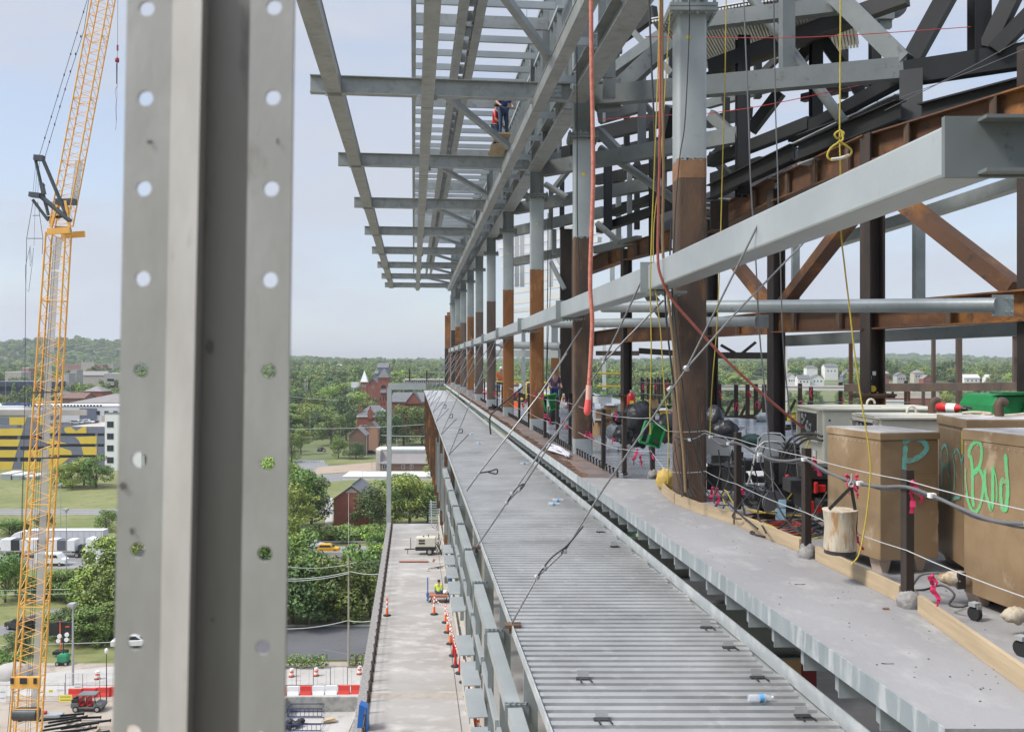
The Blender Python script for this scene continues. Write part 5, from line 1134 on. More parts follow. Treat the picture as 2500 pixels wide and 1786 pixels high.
# ================================================================ WELDERS, TRAILERS
def weldbox(lb,x0,x1,y0,y1,zt,zb,louvers=True):
    t=thing('welding_generator',((x0+x1)/2,(y0+y1)/2,HC+ZS),lb,'generator','cream engine welders')
    m=MB(); m.box(((x0+x1)/2,(y0+y1)/2,HC+(zt-.16+zb)/2 if 0 else HC+(zt+zb)/2),(x1-x0-.02,y1-y0-.02,zt-zb)); obj('housing',m,CREAM,t,bevel=.02)
    m=MB(); m.box(((x0+x1)/2,(y0+y1)/2,HC+zt+.01),(x1-x0+.03,y1-y0+.03,.03)); m.box(((x0+x1)/2-.3,(y0+y1)/2,HC+zt+.03),(.7,.5,.02)); obj('top_cover',m,CREAM,t,bevel=.008)
    m=MB(); yc=(y0+y1)/2; m.box((x0-.002,yc,HC+zt-.22),(.03,(y1-y0)*.8,.02)); m.box((x0,yc,HC+zt-.2),(.02,(y1-y0)*.74,.3)); g=obj('gauge_recess',m,BLK,t)
    m=MB(); r_=random.Random(2)
    for k in range(10): m.cyl((x0-.015,yc+r_.uniform(-.3,.3)*(y1-y0),HC+zt-.2+r_.uniform(-.11,.11)),.025 if k%3 else .04,.012,10,'x')
    obj('gauges',m,GALV,g)
    m=MB(); m.box((x0-.015,yc-(y1-y0)*.42,HC+zt-.2),(.06,.03,.36)); m.box((x0-.015,yc+(y1-y0)*.42,HC+zt-.2),(.06,.03,.36)); m.box((x0-.015,yc,HC+zt-.03),(.06,(y1-y0)*.86,.03)); m.box((x0-.02,yc,HC+zt-.38),(.07,(y1-y0)*.86,.03)); obj('control_frame',m,CREAM,t)
    if louvers:
        m=MB()
        for k in range(4): m.box((x0+.28,y0-.0,HC+zt-.62-.055*k),(.16,.012,.02))
        for k in range(5): m.cyl((x0+.08+k*.3,y0,HC+zt-.12),.012,.01,8,'y')
        obj('louvers',m,BLK,t)
        m=MB(); m.box((x0-.005,y0+.3,HC+zt-.62),(.012,.09,.22)); m.mi=1; m.box((x0-.01,y0+.3,HC+zt-.60),(.012,.07,.02)); obj('instruction_label',m,[WHITE,RED],t)
    m=MB(); m.tube([V((x1-.75+.05*math.cos(k*.5),yc,HC+zt+.06+.06*math.sin(k*.5))) for k in range(13)],.014,6); m.cyl((x1-.75,yc,HC+zt+.02),.1,.02,12); obj('lifting_eye',m,CREAM,t)
    return t
weldbox('rear cream engine welder with an open gauge panel',3.78,5.3,10.95,11.9,-.58,-1.42)
weldbox('second cream engine welder, nearer and mostly behind the job boxes',3.90,5.15,9.55,10.3,-.60,-1.42,False)
# trailer under the rear welder
t=thing('equipment_trailer',(4.3,10.8,HC+ZS),'black trailer frame with red tail lights under the cream welders','trailer')
m=MB(); m.box((4.35,10.85,HC-1.5),(1.5,.9,.14)); m.box((3.5,10.45,HC-1.62),(.16,1.0,.2)); m.box((4.1,10.3,HC-1.62),(1.1,.1,.2)); m.box((3.85,10.25,HC-1.44),(.5,.16,.16)); obj('frame',m,BLK,t,bevel=.01)
for i,(x,y,px) in enumerate(((3.62,10.22,0),(3.41,10.0,1))):
    m=MB(); m.box((x,y-.02,HC-1.62),(.075,.03,.085)); m.box((x-.09,y-.02,HC-1.6),(.045,.05,.14)) ; obj('tail_light',m,RED,t,bevel=.008)
for s in range(2):
    m=MB(); m.cyl((3.95+.9*s,10.5,HC-1.78),.21,.16,18,'y'); w=obj('wheel',m,TYRE,t); m=MB(); m.cyl((3.95+.9*s,10.41,HC-1.78),.11,.02,12,'y'); obj('rim',m,RIM,w)
m=MB(); m.box((3.62,10.35,HC-1.85),(.05,.02,.13),.2); m.box((3.585,10.22,HC-1.83),(.08,.01,.1),.1); obj('paper_notice',m,WHITE,t)
m=MB(); m.box((3.27,10.9,HC-1.7),(.09,.01,.09)); m.box((3.25,10.9,HC-1.83),(.12,.01,.14)); tag(obj('pale_blue_notice',m,mat('pale_blue',(.35,.55,.66),.7)),'pale blue and white paper notices beside the trailer','notice')
# thick leads from welder
for i,(pts,r) in enumerate(((((2008,1065,10.4),(1985,1058,10.5),(1945,1062,10.7),(1920,1085,10.9),(1905,1130,11)),.016),(((2008,1075,10.3),(1975,1070,10.5),(1950,1085,10.7),(1930,1115,10.9),(1918,1160,11)),.014),(((1995,1070,10.4),(1965,1065,10.6),(1938,1080,10.7),(1912,1120,10.9)),.013))):
    rope('welding_lead',['upper','lower','middle'][i]+' thick black welding lead arching out of the rear welder','cable',list(pts),r,CBL)
rope('yellow_lead','yellow extension lead dropping from the welder past the drum to the floor','cable',[(1995,1060,10.5),(1975,1075,10.5),(1968,1100,10.5),(1962,1130,10.6),(1948,1180,10.7),(1925,1215,11),(1895,1245,11.2),(1860,1252,11.3),(1830,1246,11.4),(1790,1225,11.8),(1775,1200,12),(1768,1196,12.2)],.009,YEL)
rope('yellow_lead','yellow lead lying along the floor under the black drum','cable',[(1820,1243,11.4),(1880,1252,11),(1950,1258,10.9),(2020,1262,10.7)],.009,YEL)
rope('yellow_lead','yellow lead curling near the toe board','cable',[(1768,1196,12.2),(1766,1220,12),(1785,1250,11.5),(1800,1255,11.4),(1880,1282,10.4),(1910,1300,10),(1960,1312,9.6),(2010,1312,9.5)],.009,YEL)
r_=random.Random(12)
for i in range(16):
    x=r_.uniform(1850,1960); y=r_.uniform(1262,1300); w=r_.uniform(50,95); Yc=F*1.985/(y-885); pts=[]
    for k in range(14):
        a=k*.52+r_.uniform(0,.4); px=x+w*math.cos(a)*(.8+.2*r_.random()); py=y+13*math.sin(a)
        py=max(py,1245); pts.append((px,py,F*1.985/(py-885)))
    rope('coiled_cable','%s coil of the cable heap between the second and third guard posts'%ORD[i],'cable',pts,.010 if i%4 else .008,[CBL,CBL,RHOSE,CBL,RED][i%5],sm=4,n=6)['group']='loops of the cable heap'
for i,pts in enumerate((((1745,1190,12),(1790,1240,11.3),(1850,1290,10.2)),((1888,1195,10.6),(1900,1235,10.6),(1930,1280,10),(1975,1310,9.5),(2030,1290,9.6)),((1870,1190,11),(1850,1250,11),(1870,1300,10)),((1950,1175,10.7),(1955,1220,10.7),(1930,1265,10.5),(1900,1290,10.2)),((2020,1200,9.9),(1990,1250,9.9),(1975,1290,9.8)),((1800,1205,12),(1815,1240,11.4),(1822,1270,10.8)))):
    rope('loose_cable','%s loose black cable falling onto the heap, from the left'%ORD[i],'cable',list(pts),.011,CBL)['group']='loose cables falling onto the heap'
# buckets, drums
def pail(px,py,Y,r,h,lb,mt=BLK,rings=True):
    b=V(((px-1250)/F*Y,Y,HC-2+ (0 if py is None else 0))); t=thing('pail',b,lb,'bucket','black steel pails')
    m=MB(); m.lathe(b,[(r*.95,0),(r*.96,h*.3),(r*1.0,h*.32),(r*.96,h*.34),(r*.97,h*.66),(r,h*.68),(r*.97,h*.7),(r,h),(r*.9,h+.001)],20); obj('pail_body',m,mt,t)
    m=MB(); m.lathe(b+V((0,0,h)),[(r*1.04,-.01),(r*1.05,.01),(r*.98,.02),(.001,.015)],20); obj('pail_lid',m,mat('lid_black',(.05,.05,.05),.35),t)
pail(1893,0,12.6,.15,.42,'black pail right of the near folding chair'); pail(1918,0,12.2,.15,.40,'black pail beside the trailer, nearest of the four'); pail(1788,0,14.4,.14,.42,'shiny black pail behind the left chair, right of two'); pail(1764,0,14.6,.14,.38,'black pail behind the left chair, left of two')
t=thing('black_drum',P(1865,1215,11.6),'glossy black drum lying on its side by the third guard post','drum')
a=P(1828,1208,11.95); b=P(1888,1226,11.35); d=(b-a).normalized()
m=MB(); m.tube([a,a+d*.01,a+d*.12,a+d*.13,a+d*.14,b-d*.12,b-d*.11,b-d*.1,b],[.14,.15,.15,.158,.15,.15,.158,.15,.152],24); obj('drum_shell',m,mat('gloss_black',(.012,.013,.016),.12),t)
m=MB(); m.tube([b,b+d*.012],.155,24,True); obj('drum_lid',m,mat('drum_grey',(.16,.17,.18),.3),t)
# folding chairs
def chair(px,Y,rz,lb,back=True,seatm=None):
    b=V(((px-1250)/F*Y,Y,HC+ZS)); t=thing('folding_chair',b,lb,'chair','metal folding chairs'); ca,sa=math.cos(rz),math.sin(rz)
    T=lambda x,y,z: b+V((x*ca-y*sa,x*sa+y*ca,z))
    sm=seatm or mat('chair_grey',(.62,.62,.60),.5)
    m=MB(); m.hexa([T(-.2,-.2,.43),T(.2,-.2,.43),T(.19,.2,.42),T(-.19,.2,.42),T(-.2,-.2,.455),T(.2,-.2,.455),T(.19,.2,.445),T(-.19,.2,.445)]); obj('seat',m,sm,t,bevel=.01)
    for s in (-1,1):
        m=MB(); m.tube([T(s*.23,-.25,.01),T(s*.22,.02,.45),T(s*.21,.18,.82),T(s*.12,.2,.9),T(0,.2,.91)],.012,8); obj('front_leg',m,sm,t)
        m=MB(); m.tube([T(s*.21,.28,.01),T(s*.2,-.1,.44)],.011,8); obj('rear_leg',m,sm if 1 else BLK,t)
    m=MB(); m.tube([T(-.22,-.1,.25),T(.22,-.1,.25)],.009,6); obj('stretcher',m,sm,t)
    if back:
        vs=[]; 
        prof=[(-.2,.62),(.2,.62),(.2,.75),(.14,.86),(0,.89),(-.14,.86),(-.2,.75)]
        m=MB(); m.prism([T(x,.155+(z-.62)*.1,z) for x,z in prof],V((-sa*.02,ca*.02,0))); obj('backrest',m,sm,t,fix=True)
    return t
chair(1868,12.7,R(190),'pale folding chair with rounded back beside the black pails'); chair(1748,13.6,R(165),'pale folding chair partly behind the nearest column'); chair(1882,14.2,R(170),'second pale folding chair behind the near one')
# bags
for i,(px,py,Y,d,mt,sd,lb) in enumerate(((1560,1035,19.8,(.75,.6,1.0),BAG,1,'tall black trash bag right of the second column'),(1522,1062,19.4,(.45,.4,.38),BAG,2,'low black trash bag at the foot of the tall one'),(1516,1020,20.5,(.4,.3,.3),BAG,3,'small black trash bag behind the guard wire'),(1745,1030,19,(.45,.4,.7),BAG,4,'dark trash bag peeking right of the nearest column'),(1768,1050,18,(.55,.45,.4),BAG,5,'open dark bag beside the nearest column'),(1632,1045,18.6,(.6,.5,.6),BAG,6,'black bag partly hidden by the nearest column'),(1500,1052,20.5,(.42,.35,.35),PLAST,7,'crumpled clear bag between cartons and black bags'),(1347,1012,24.5,(.3,.3,.5),BAG,8,'black bag left of the second column'),(1835,1075,15,(.34,.3,.22),TARP,9,'dark green tarp bundle behind the third guard post'),(1626,1170,14.0,(.3,.25,.34),mat('yellow_tarp',(.55,.38,.10),.7,0,(.45,.30,.07),9,bump=.6,bsc=9),10,'yellow cloth bundle against the left foot of the nearest column'),(1455,1120,20.3,(.3,.3,.2),PLAST,11,'clear plastic scraps on the edge strip'))):
    if i==10: continue
    m=MB(); m.blob(P(px,py,Y),d,9,sd,.16); tag(obj('trash_bag' if i not in (8,9) else 'cloth_bundle',m,mt),lb,'bag' if i not in (8,9) else 'cloth')
m=MB(); r_=random.Random(8)
for k in range(14):
    a=(1340+r_.uniform(-5,8),1090+r_.uniform(-8,8)); b=(1392+r_.uniform(-12,2),1112+r_.uniform(-10,2)); 
    Ya=F*1.97/(a[1]-885);Yb=F*1.97/(b[1]-885); c=((a[0]+b[0])/2+r_.uniform(-6,6),(a[1]+b[1])/2-r_.uniform(0,9)); Yc=(Ya+Yb)/2
    m.tube(smooth([P(a[0],a[1],Ya),P(c[0],c[1],Yc-.2),P(b[0],b[1],Yb)],4),.022,5)
tag(obj('conduit_bundle',m,mat('pale_conduit',(.55,.55,.60),.35)),'bundle of pale plastic conduits on the rusty strip by the second column','conduit')
# cartons etc
for i,(px,py,Y,d,mt,lb) in enumerate(((1472,1012,25,(.42,.3,.2),CARDB,'open carton right of the second column'),(1487,1040,21.5,(.3,.3,.3),CARDB,'crumpled carton in front of the clear bag'),(1468,1046,21,(.34,.34,.3),CARDB,'brown carton at the right edge of the second column'),(1594,985,36,(.34,.3,.35),CARDB,'far carton standing behind the yellow ropes'),(1490,1000,30,(.45,.4,.2),CARDB,'far flat carton by the rust post'),(1620,1008,31,(.4,.3,.1),YELP,'yellow flat tool behind the ropes'),(1470,975,40,(.8,.6,.3),WHITE,'far white bundle on the deck'),(1600,1072,17.6,(.1,.1,.1),DKBR,'small dark block below the green rack'),(1208,1000,39,(.5,.3,.2),DKBR,'dark base block beside the fifth column'),(1940,1020,24,(.35,.3,.15),YELP,'yellow box on the deck behind the rear welder'))):
    m=MB(); c=P(px,py,Y); m.box(c,d,i*.3); m.quad(c+V((-d[0]/2,-d[1]/2,d[2]/2)),c+V((d[0]/2,-d[1]/2,d[2]/2)),c+V((d[0]/2,-d[1]/2-.12,d[2]/2+.06)),c+V((-d[0]/2,-d[1]/2-.12,d[2]/2+.06))); tag(obj('carton' if mt is CARDB else 'block',m,mt),lb,'box')
# far clutter on deck
r_=random.Random(21)
cols=[WHITE,BLK,CARDB,ORNG,GREYL,NAVY,RUSTD,PLAST,YELP,DKBR]
for i in range(70):
    Y=r_.uniform(24,80); a=r_.uniform(4.0,max(4.6,fx(Y)+SK*Y-.4)); p=B(a,Y,ZS); m=MB(); k=i%4; s=r_.uniform(.5,1.1)
    if k==0: m.blob(p+V((0,0,.15*s)),(.6*s,.5*s,.45*s),5,i,.3); nm='bundle'
    elif k==1: m.box(p+V((0,0,.15*s)),(.6*s,.4*s,.4*s),r_.random()*3); m.box(p+V((0,0,.37*s)),(.3*s,.2*s,.1*s),r_.random()*3); nm='supply_box'
    elif k==2: m.lathe(p,[(.16*s,0),(.17*s,.4*s),(.15*s,.42*s)],10); nm='drum'
    else: m.bar(p+V((-.6*s,0,.05)),p+V((.6*s,.5*r_.uniform(-1,1),.12)),.1,.08); m.bar(p+V((-.5*s,.2,.12)),p+V((.7*s,.2,.16)),.08,.08); nm='timber_scraps'
    o=obj(nm,m,cols[(i*3)%10]); tag(o,'small item of site clutter lying far back on the deck','clutter','small site clutter on the deck')
# green racks
def rack(px,py,Y,s,rz,lb):
    c=P(px,py,Y); t=thing('green_rack',c,lb,'rack','green plastic racks hung on guard posts'); w,h,d=.34*s,.36*s,.14*s
    ca,sa=math.cos(rz),math.sin(rz); T=lambda x,z,y=0: c+V((x*ca-z*sa,y,x*sa+z*ca))
    m=MB()
    for (x0,z0,x1,z1) in ((-w/2,-h/2,w/2,-h/2),(w/2,-h/2,w/2,h/2),(w/2,h/2,-w/2,h/2),(-w/2,h/2,-w/2,-h/2),(-w*.12,-h/2,-w*.12,h/2)): m.bar(T(x0,z0),T(x1,z1),.03*s,d,(0,1,0))
    m.bar(T(w*.2,-h/2,d*.3),T(w*.2,h/2,d*.3),w*.55,.02,(0,1,0)); obj('rack_frame',m,GREEN,t)
    m=MB(); m.cyl(T(w*.28,-h*.3,-d*.5),.045*s,.06,12,'y'); obj('socket',m,BLK,t)
rack(1592,1060,15.3,1.0,R(-18),'green plastic rack leaning on the fourth guard post'); rack(1345,982,24,1.1,R(12),'green plastic rack on a far guard post left of the second column')
# extinguishers
t=thing('fire_extinguisher',P(1541,995,31),'red fire extinguisher standing by the rust post','fire extinguisher'); c=P(1541,997,31)
m=MB(); m.lathe(c,[(.14,0),(.15,.02),(.15,.42),(.1,.52),(.04,.56)],14); obj('cylinder',m,RED,t); m=MB(); m.cyl(c+V((0,0,.58)),.04,.06,8); m.box(c+V((.05,0,.62)),(.2,.04,.04)); obj('valve',m,GALV,t); m=MB(); m.box(c+V((0,-.15,.2)),(.14,.02,.16)); obj('yellow_label',m,YELP,t)
t=thing('fire_extinguisher',P(2312,1000,9.6),'red fire extinguisher lying on top of the job boxes','fire extinguisher'); a=P(2287,993,9.4); b=P(2348,997,9.2); d=(b-a).normalized()
m=MB(); m.tube([a,a+d*.02,b-d*.05,b],[.035,.047,.047,.02],16); obj('cylinder',m,RED,t); m=MB(); m.tube([b-d*.02,b+d*.05],.018,8); m.bar(b+d*.02+V((0,0,.02)),b+d*.1+V((0,0,.01)),.02,.02); m.tube([b+d*.05,b+d*.07-V((0,0,.03)),b-V((0,0,.02))],.008,6); obj('valve',m,BLK,t); m=MB(); m.tube([a+d*.11,a+d*.2],.0478,16,False); obj('paper_label',m,WHITE,t)
rope('thick_rope','thick pale rope heaped on top of the rear job box','rope',[(2350,1008,9.1),(2380,1006,9),(2420,1010,8.9),(2395,1014,8.9),(2450,1014,8.9),(2500,1010,8.9)],.014,CANV)
for i,(x,y,Y) in enumerate(((2280,1008,10),(2440,1020,8.7))):
    rope('exhaust_pipe','%s rusty elbow exhaust pipe above the boxes'%['left','right'][i],'pipe',[(x-4,y,Y),(x-4,y-22,Y),(x+4,y-30,Y),(x+12,y-28,Y)] if i==0 else [(x,y-5,Y),(x-2,y-32,Y),(x+6,y-40,Y),(x+14,y-34,Y)],.045,RUSTD)
# green machine
t=thing('green_machine',P(2480,985,12),'bright green machine housing behind the job boxes at the right edge','machine'); c=P(2492,990,12)
m=MB(); pr=[(-.40,-.18),(-.38,.0),(-.30,.14),(.7,.15),(.8,-.18)]; m.prism([c+V((x,0,z)) for x,z in pr],(0,.9,0)); obj('hood',m,GREEN,t,bevel=.03,fix=True)
m=MB(); m.prism([c+V((x,-.05,z)) for x,z in ((-.02,-.15),(.05,.05),(.2,.05),(.25,-.15))],(0,.04,0)); m.box(c+V((.1,-.03,.17)),(.9,.3,.03)); obj('rib',m,mat('green_dark',(.015,.17,.05),.4),t,fix=True)
m=MB(); m.box(c+V((.1,.4,-.8)),(1.4,.9,1.1)); m.box(c+V((-.3,.0,-1.2)),(.2,.2,.5)); obj('base_frame',m,BLK,t)
m=MB()
for i,(x,y,Y) in enumerate(((1912,1385,0),)): pass
# scatter of debris on the slab
r_=random.Random(5); m=MB()
for k in range(110):
    px=r_.uniform(1450,2450); py=885+(px-1010)*r_.uniform(.42,.66)
    if py<1190 or py>1780: continue
    Y=F*2/(py-885); s=r_.uniform(.003,.007); m.blob(V(((px-1250)/F*Y,Y,HC+ZS+s*.4)),(s*2.2,s*2,s),3,k,.3)
o=obj('slab_debris',m,BLK); tag(o,'tiny dark crumbs scattered over the concrete slab','debris',None,'stuff')
m=MB(); c=P(2156,1487,7.31); m.tube([c,c+V((.045,0,0))],.017,8); tag(obj('steel_plug',m,RUSTD),'small rusty plug lying on the slab before the nearest post','plug')
for i,(a,b) in enumerate((((1880,1337),(1925,1347)),((1940,1425),(1966,1425)),((2152,1618),(2182,1619)))):
    m=MB(); Y=F*1.995/(a[1]-885); m.tube([P(a[0],a[1],Y),P((a[0]+b[0])/2,(a[1]+b[1])/2+1,Y),P(b[0],b[1],Y)],.003,5); tag(obj('wire_scrap',m,WHITE if i==0 else CBL),['white plastic tie on the slab','bent dark nail in the middle of the slab','nearest thin nail on the slab'][i],'scrap')

# more dark equipment between the column and the welders
t=thing('axle_box',P(1990,1160,10.2),'black trailer end with a bright red lamp beside the second guard post','trailer end')
m=MB(); m.box(P(1992,1150,10.25),(.33,.3,.15)); m.box(P(1975,1183,10.3),(.52,.3,.15)); m.box(P(1985,1215,10.4),(.34,.25,.2)); obj('dark_body',m,BLK,t,bevel=.01)
m=MB(); m.box(P(2006,1192,10.1),(.09,.03,.085)); obj('square_lamp',m,RED,t,bevel=.008); m=MB(); m.box(P(1992,1190,10.08),(.045,.04,.13)); obj('side_lamp',m,RED,t,bevel=.015)
m=MB(); m.box(P(1922,1172,10.5),(.05,.04,.14)); obj('round_lamp',m,RED,t,bevel=.02)
r_=random.Random(31)
for i,(px,py,Y,d) in enumerate(((1760,1165,13.2,(.36,.3,.34)),(1790,1168,13.0,(.3,.3,.32)),(1838,1150,13.4,(.4,.3,.3)),(1905,1150,12.2,(.34,.3,.34)),(1930,1140,12,(.3,.3,.4)),(1960,1120,12.2,(.3,.3,.3)),(1775,1128,14.5,(.5,.3,.3)),(1905,1110,13.4,(.5,.3,.3)))):
    m=MB(); c=P(px,py,Y); m.box(c,d,r_.uniform(-.4,.4)); m.box(c+V((0,0,d[2]/2+.01)),(d[0]*.9,d[1]*.9,.03),.1); m.bar(c+V((-d[0]/4,-.17,d[2]*.2)),c+V((d[0]/4,-.17,d[2]*.2)),.02,.02)
    tag(obj('equipment_case',m,BLK),'%s dark equipment case of the clutter between the nearest column and the welders'%ORD[i],'case','dark cases among the chair clutter')
for i in range(14):
    x=r_.uniform(1745,1965); y0=r_.uniform(1080,1130); Y=r_.uniform(11.3,12.8); x2=x+r_.uniform(-50,50); m=MB()
    m.tube(smooth([P(x,y0,Y),P(x+r_.uniform(-15,15),y0+50,Y),P((x+x2)/2,y0+95,Y-.2),P(x2,y0+130,Y-.4),P(x2+r_.uniform(10,40),y0+136,Y-.6)],5),.009,6)
    tag(obj('loose_cable',m,CBL),'thin black cable slung through the chair and drum clutter','cable','thin black cables in the chair clutter')
for i in range(10):
    x=r_.uniform(1635,1720); m=MB(); Y=12.3
    m.tube(smooth([P(x,1050+r_.uniform(-60,60),12.45),P(x+r_.uniform(-8,12),1120,12.4),P(x+r_.uniform(0,20),1180,12.3),P(x+r_.uniform(10,50),1212,12.2)],5),.007,6)
    tag(obj('loose_cable',m,CBL),'thin black cable hanging at the foot of the nearest column','cable','thin cables at the foot of the nearest column')
# ================================================================ LAND
def sst(a,b,x):
    t=min(max((x-a)/(b-a),0),1); return t*t*(3-2*t)
def hgt(x,y):
    z=17*sst(360,950,y)+15*sst(950,3200,y)
    s=sst(500,1200,y)
    z+=s*(2.5*math.sin(x*.006+y*.002)+2*math.sin(y*.004-x*.003)+1.5*math.sin(x*.013))
    z+=62*math.exp(-((x+1230)/330)**2-((y-2500)/420)**2)+22*math.exp(-((x+850)/230)**2-((y-2600)/400)**2)
    z+=9*math.exp(-((x-330)/140)**2-((y-1000)/220)**2)+30*math.exp(-((x-1850)/260)**2-((y-4200)/500)**2)
    return z
xs=np.concatenate([np.linspace(-9000,-2000,8)[:-1],np.linspace(-2000,2200,70),np.linspace(2200,9000,8)[1:]])
ys=np.concatenate([np.linspace(-3000,0,4)[:-1],np.array([0,116,117.5,240]),np.linspace(350,3600,60),np.linspace(3600,16000,14)[1:]])
vs=[(x,y,hgt(x,y) if y>350 else (-3.5 if y<117 else 0)) for y in ys for x in xs]; nx=len(xs)
m=MB(); m.add(vs,[(j*nx+i,j*nx+i+1,(j+1)*nx+i+1,(j+1)*nx+i) for j in range(len(ys)-1) for i in range(nx-1)],True)
struct('ground',m,WOODF)
def G(px,py): Y=F*HC/(py-885); return (px-1250)/F*Y,Y
def sheet(name,pts,z,mt,world=False,label=None):
    m=MB(); q=[p if world else G(*p) for p in pts]; m.add([(x,y,z) for x,y in q],[tuple(range(len(q)))]); return struct(name,m,mt)
sheet('grass',[(-260,133),(120,133),(120,330),(-260,330)],.02,GRASS,True)
sheet('grass',[(-200,108),(-36,108),(-36,134),(-200,134)],.024,GRASS,True)
sheet('site_ground',[(-260,-60),(-26.3,-60),(-26.3,116.9),(-260,117.5)],.03,DIRT,True)
sheet('site_ground',[(-17.4,-60),(160,-60),(160,117.5),(-17.4,117.5)],.03,DIRT,True)
sheet('site_ground',[(-26.3,105.2),(-17.4,105.2),(-17.4,117.5),(-26.3,117.5)],.03,DIRT,True)
sheet('concrete_apron',[(-120,105.3),(30,105.3),(30,108.5),(-120,109)],.06,SITEC,True)
sheet('sidewalk',[(-70,109),(30,109),(30,115.5),(-52,115.5)],.07,SITEC,True)
sheet('parking_lot',[(-50,118.2),(10,118.2),(10,133.2),(-50,133.2)],.05,ASPH,True)
sheet('pavement_edge',[(-50,133.2),(10,133.2),(10,134),(-50,134)],.07,SITEC,True)
m=MB()
for k in range(9): m.box((-24,131.5-k*1.1,.062),(7,.035,.01),.02)
m.box((-22,120.5,.062),(9,.09,.01),-.5); struct('parking_markings',m,mat('faint_paint',(.20,.20,.20),.8))
sheet('highway',[(-260,170.5),(140,170.5),(140,191.5),(-260,191.5)],.05,ASPL,True)
sheet('highway',[(-260,195.2),(140,195.2),(140,200.5),(-260,200.5)],.05,ASPL,True)
sheet('road',[(-260,231),(140,231),(140,240),(-260,240)],.05,ASPL,True)
m=MB()
for y,w in ((172.2,.15),(190.8,.15),(231.7,.12),(239.3,.12),(235.5,.12),(197.9,.1)): m.box((-60,y,.06),(400,w,.01))
for k in range(34):
    for y in (176,180,185): m.box((-255+k*12,y,.06),(4.2,.15,.01))
struct('road_markings',m,PAINT)
sheet('road',[(-60,1588),(0,1553),(40,1540),(80,1527),(135,1510),(170,1490),(150,1484),(110,1490),(60,1505),(0,1528),(-60,1550)],.055,ASPL)
sheet('verge',[(-60,1640),(290,1660),(290,1618),(120,1628),(60,1632)],.042,DIRT)
sheet('road',[(700,1172),(735,1140),(716,1120),(742,1092),(755,1063),(766,1054),(776,1063),(782,1090),(800,1106),(1010,1104),(1010,1117),(806,1118),(800,1140),(765,1172)],.055,ASPL)
sheet('parking_lot',[(760,1160),(930,1148),(930,1166),(800,1176)],.05,ASPL)
sheet('plaza',[(776,1140),(930,1126),(930,1147),(760,1158)],.06,mat('tan_paving',(.34,.26,.19),.9,0,(.28,.22,.17),.2))
sheet('grass',[(790,1124),(830,1119),(925,1118),(925,1127),(850,1133),(795,1133)],.075,GRASS)
sheet('paved_path',[(795,1215),(812,1215),(812,1300),(793,1300)],.04,SITEC)
sheet('verge',[(690,1310),(940,1310),(940,1330),(690,1330)],.036,mat('dry_grass',(.24,.22,.09),.95,0,(.16,.17,.06),.2))
m=MB()
for k in range(9): x,y=G(742+k*7,1126); m.box((x,y,.065),(.5,3,.01))
struct('crosswalk',m,PAINT)
m=MB(); x0=-85; m.box((-38,182,.45),(95,.5,.85)); tag(obj('highway_barrier',m,SITEC),'pale concrete barrier between the highway lanes','barrier')
m=MB(); m.box((-30,193.6,.6),(110,.08,.3))
for k in range(30): m.box((-85+k*4,193.7,.3),(.12,.12,.6))
tag(obj('guard_rail',m,GALV),'grey guard rail along the far side of the highway','guard rail')
# ---------------------------------------------------------------- trees
def leafcloud(name,clumps,nl,size,seed,mt,flat=.55):
    rng=np.random.default_rng(seed); V_=[];wt=np.array([c[3]*c[4]*c[5] for c in clumps])**.7; wt/=wt.sum(); cnt=(wt*nl).astype(int)+1
    for (cx,cy,cz,rx,ry,rz),n in zip(clumps,cnt):
        d=rng.normal(size=(n,3)); d/=np.linalg.norm(d,axis=1)[:,None]
        rad=rng.uniform(.55,1.08,n)**.6; p=np.array([cx,cy,cz])+d*rad[:,None]*np.array([rx,ry,rz])
        nn=d+rng.normal(size=(n,3))*flat; nn[:,2]+=.35; nn/=np.linalg.norm(nn,axis=1)[:,None]
        a=np.cross(nn,rng.normal(size=(n,3))); a/=np.linalg.norm(a,axis=1)[:,None]; b=np.cross(nn,a); s=(size*rng.uniform(.5,1.25,n))[:,None]
        q=np.stack([p-a*s,p-b*s*.62,p+a*s,p+b*s*.62],1); V_.append(q.reshape(-1,3))
    Vt=np.concatenate(V_); n=len(Vt)//4; me=bpy.data.meshes.new(name); me.vertices.add(len(Vt)); me.vertices.foreach_set('co',Vt.ravel().astype(np.float32))
    me.loops.add(4*n); me.loops.foreach_set('vertex_index',np.arange(4*n,dtype=np.int32)); me.polygons.add(n); me.polygons.foreach_set('loop_start',np.arange(0,4*n,4,dtype=np.int32)); me.materials.append(mt); me.update(calc_edges=True); me.validate(); return me
def crown(kind,seed):
    r=random.Random(seed); cl=[]
    if kind=='round':
        for i in range(26):
            a=r.uniform(0,6.28); h=r.uniform(-.55,1); q=math.sqrt(max(0,1-(h*.9)**2))*r.uniform(.45,.95); s=r.uniform(.10,.19)
            cl.append((.36*q*math.cos(a),.36*q*math.sin(a),.44+.42*h,s,s,s*.75))
    elif kind=='tall':
        for i in range(26):
            h=r.random(); q=(.9-.65*h)*r.uniform(.4,1); a=r.uniform(0,6.28); s=r.uniform(.07,.14)*(1.1-.4*h); cl.append((.27*q*math.cos(a),.27*q*math.sin(a),.10+.80*h,s,s,s*1.1))
    elif kind=='loose':
        for i in range(20):
            a=r.uniform(0,6.28); h=r.uniform(-.3,1); q=math.sqrt(max(0,1-h*h))*r.uniform(.5,1.1); s=r.uniform(.07,.15); cl.append((.38*q*math.cos(a),.38*q*math.sin(a),.5+.38*h,s*1.2,s*1.2,s*.6))
    else:
        for i in range(12):
            a=r.uniform(0,6.28); q=r.random()**.5; s=r.uniform(.2,.34); cl.append((.5*q*math.cos(a),.5*q*math.sin(a),.4+.18*r.uniform(-1,1),s,s,s*.9))
    return cl
PROTO=[]
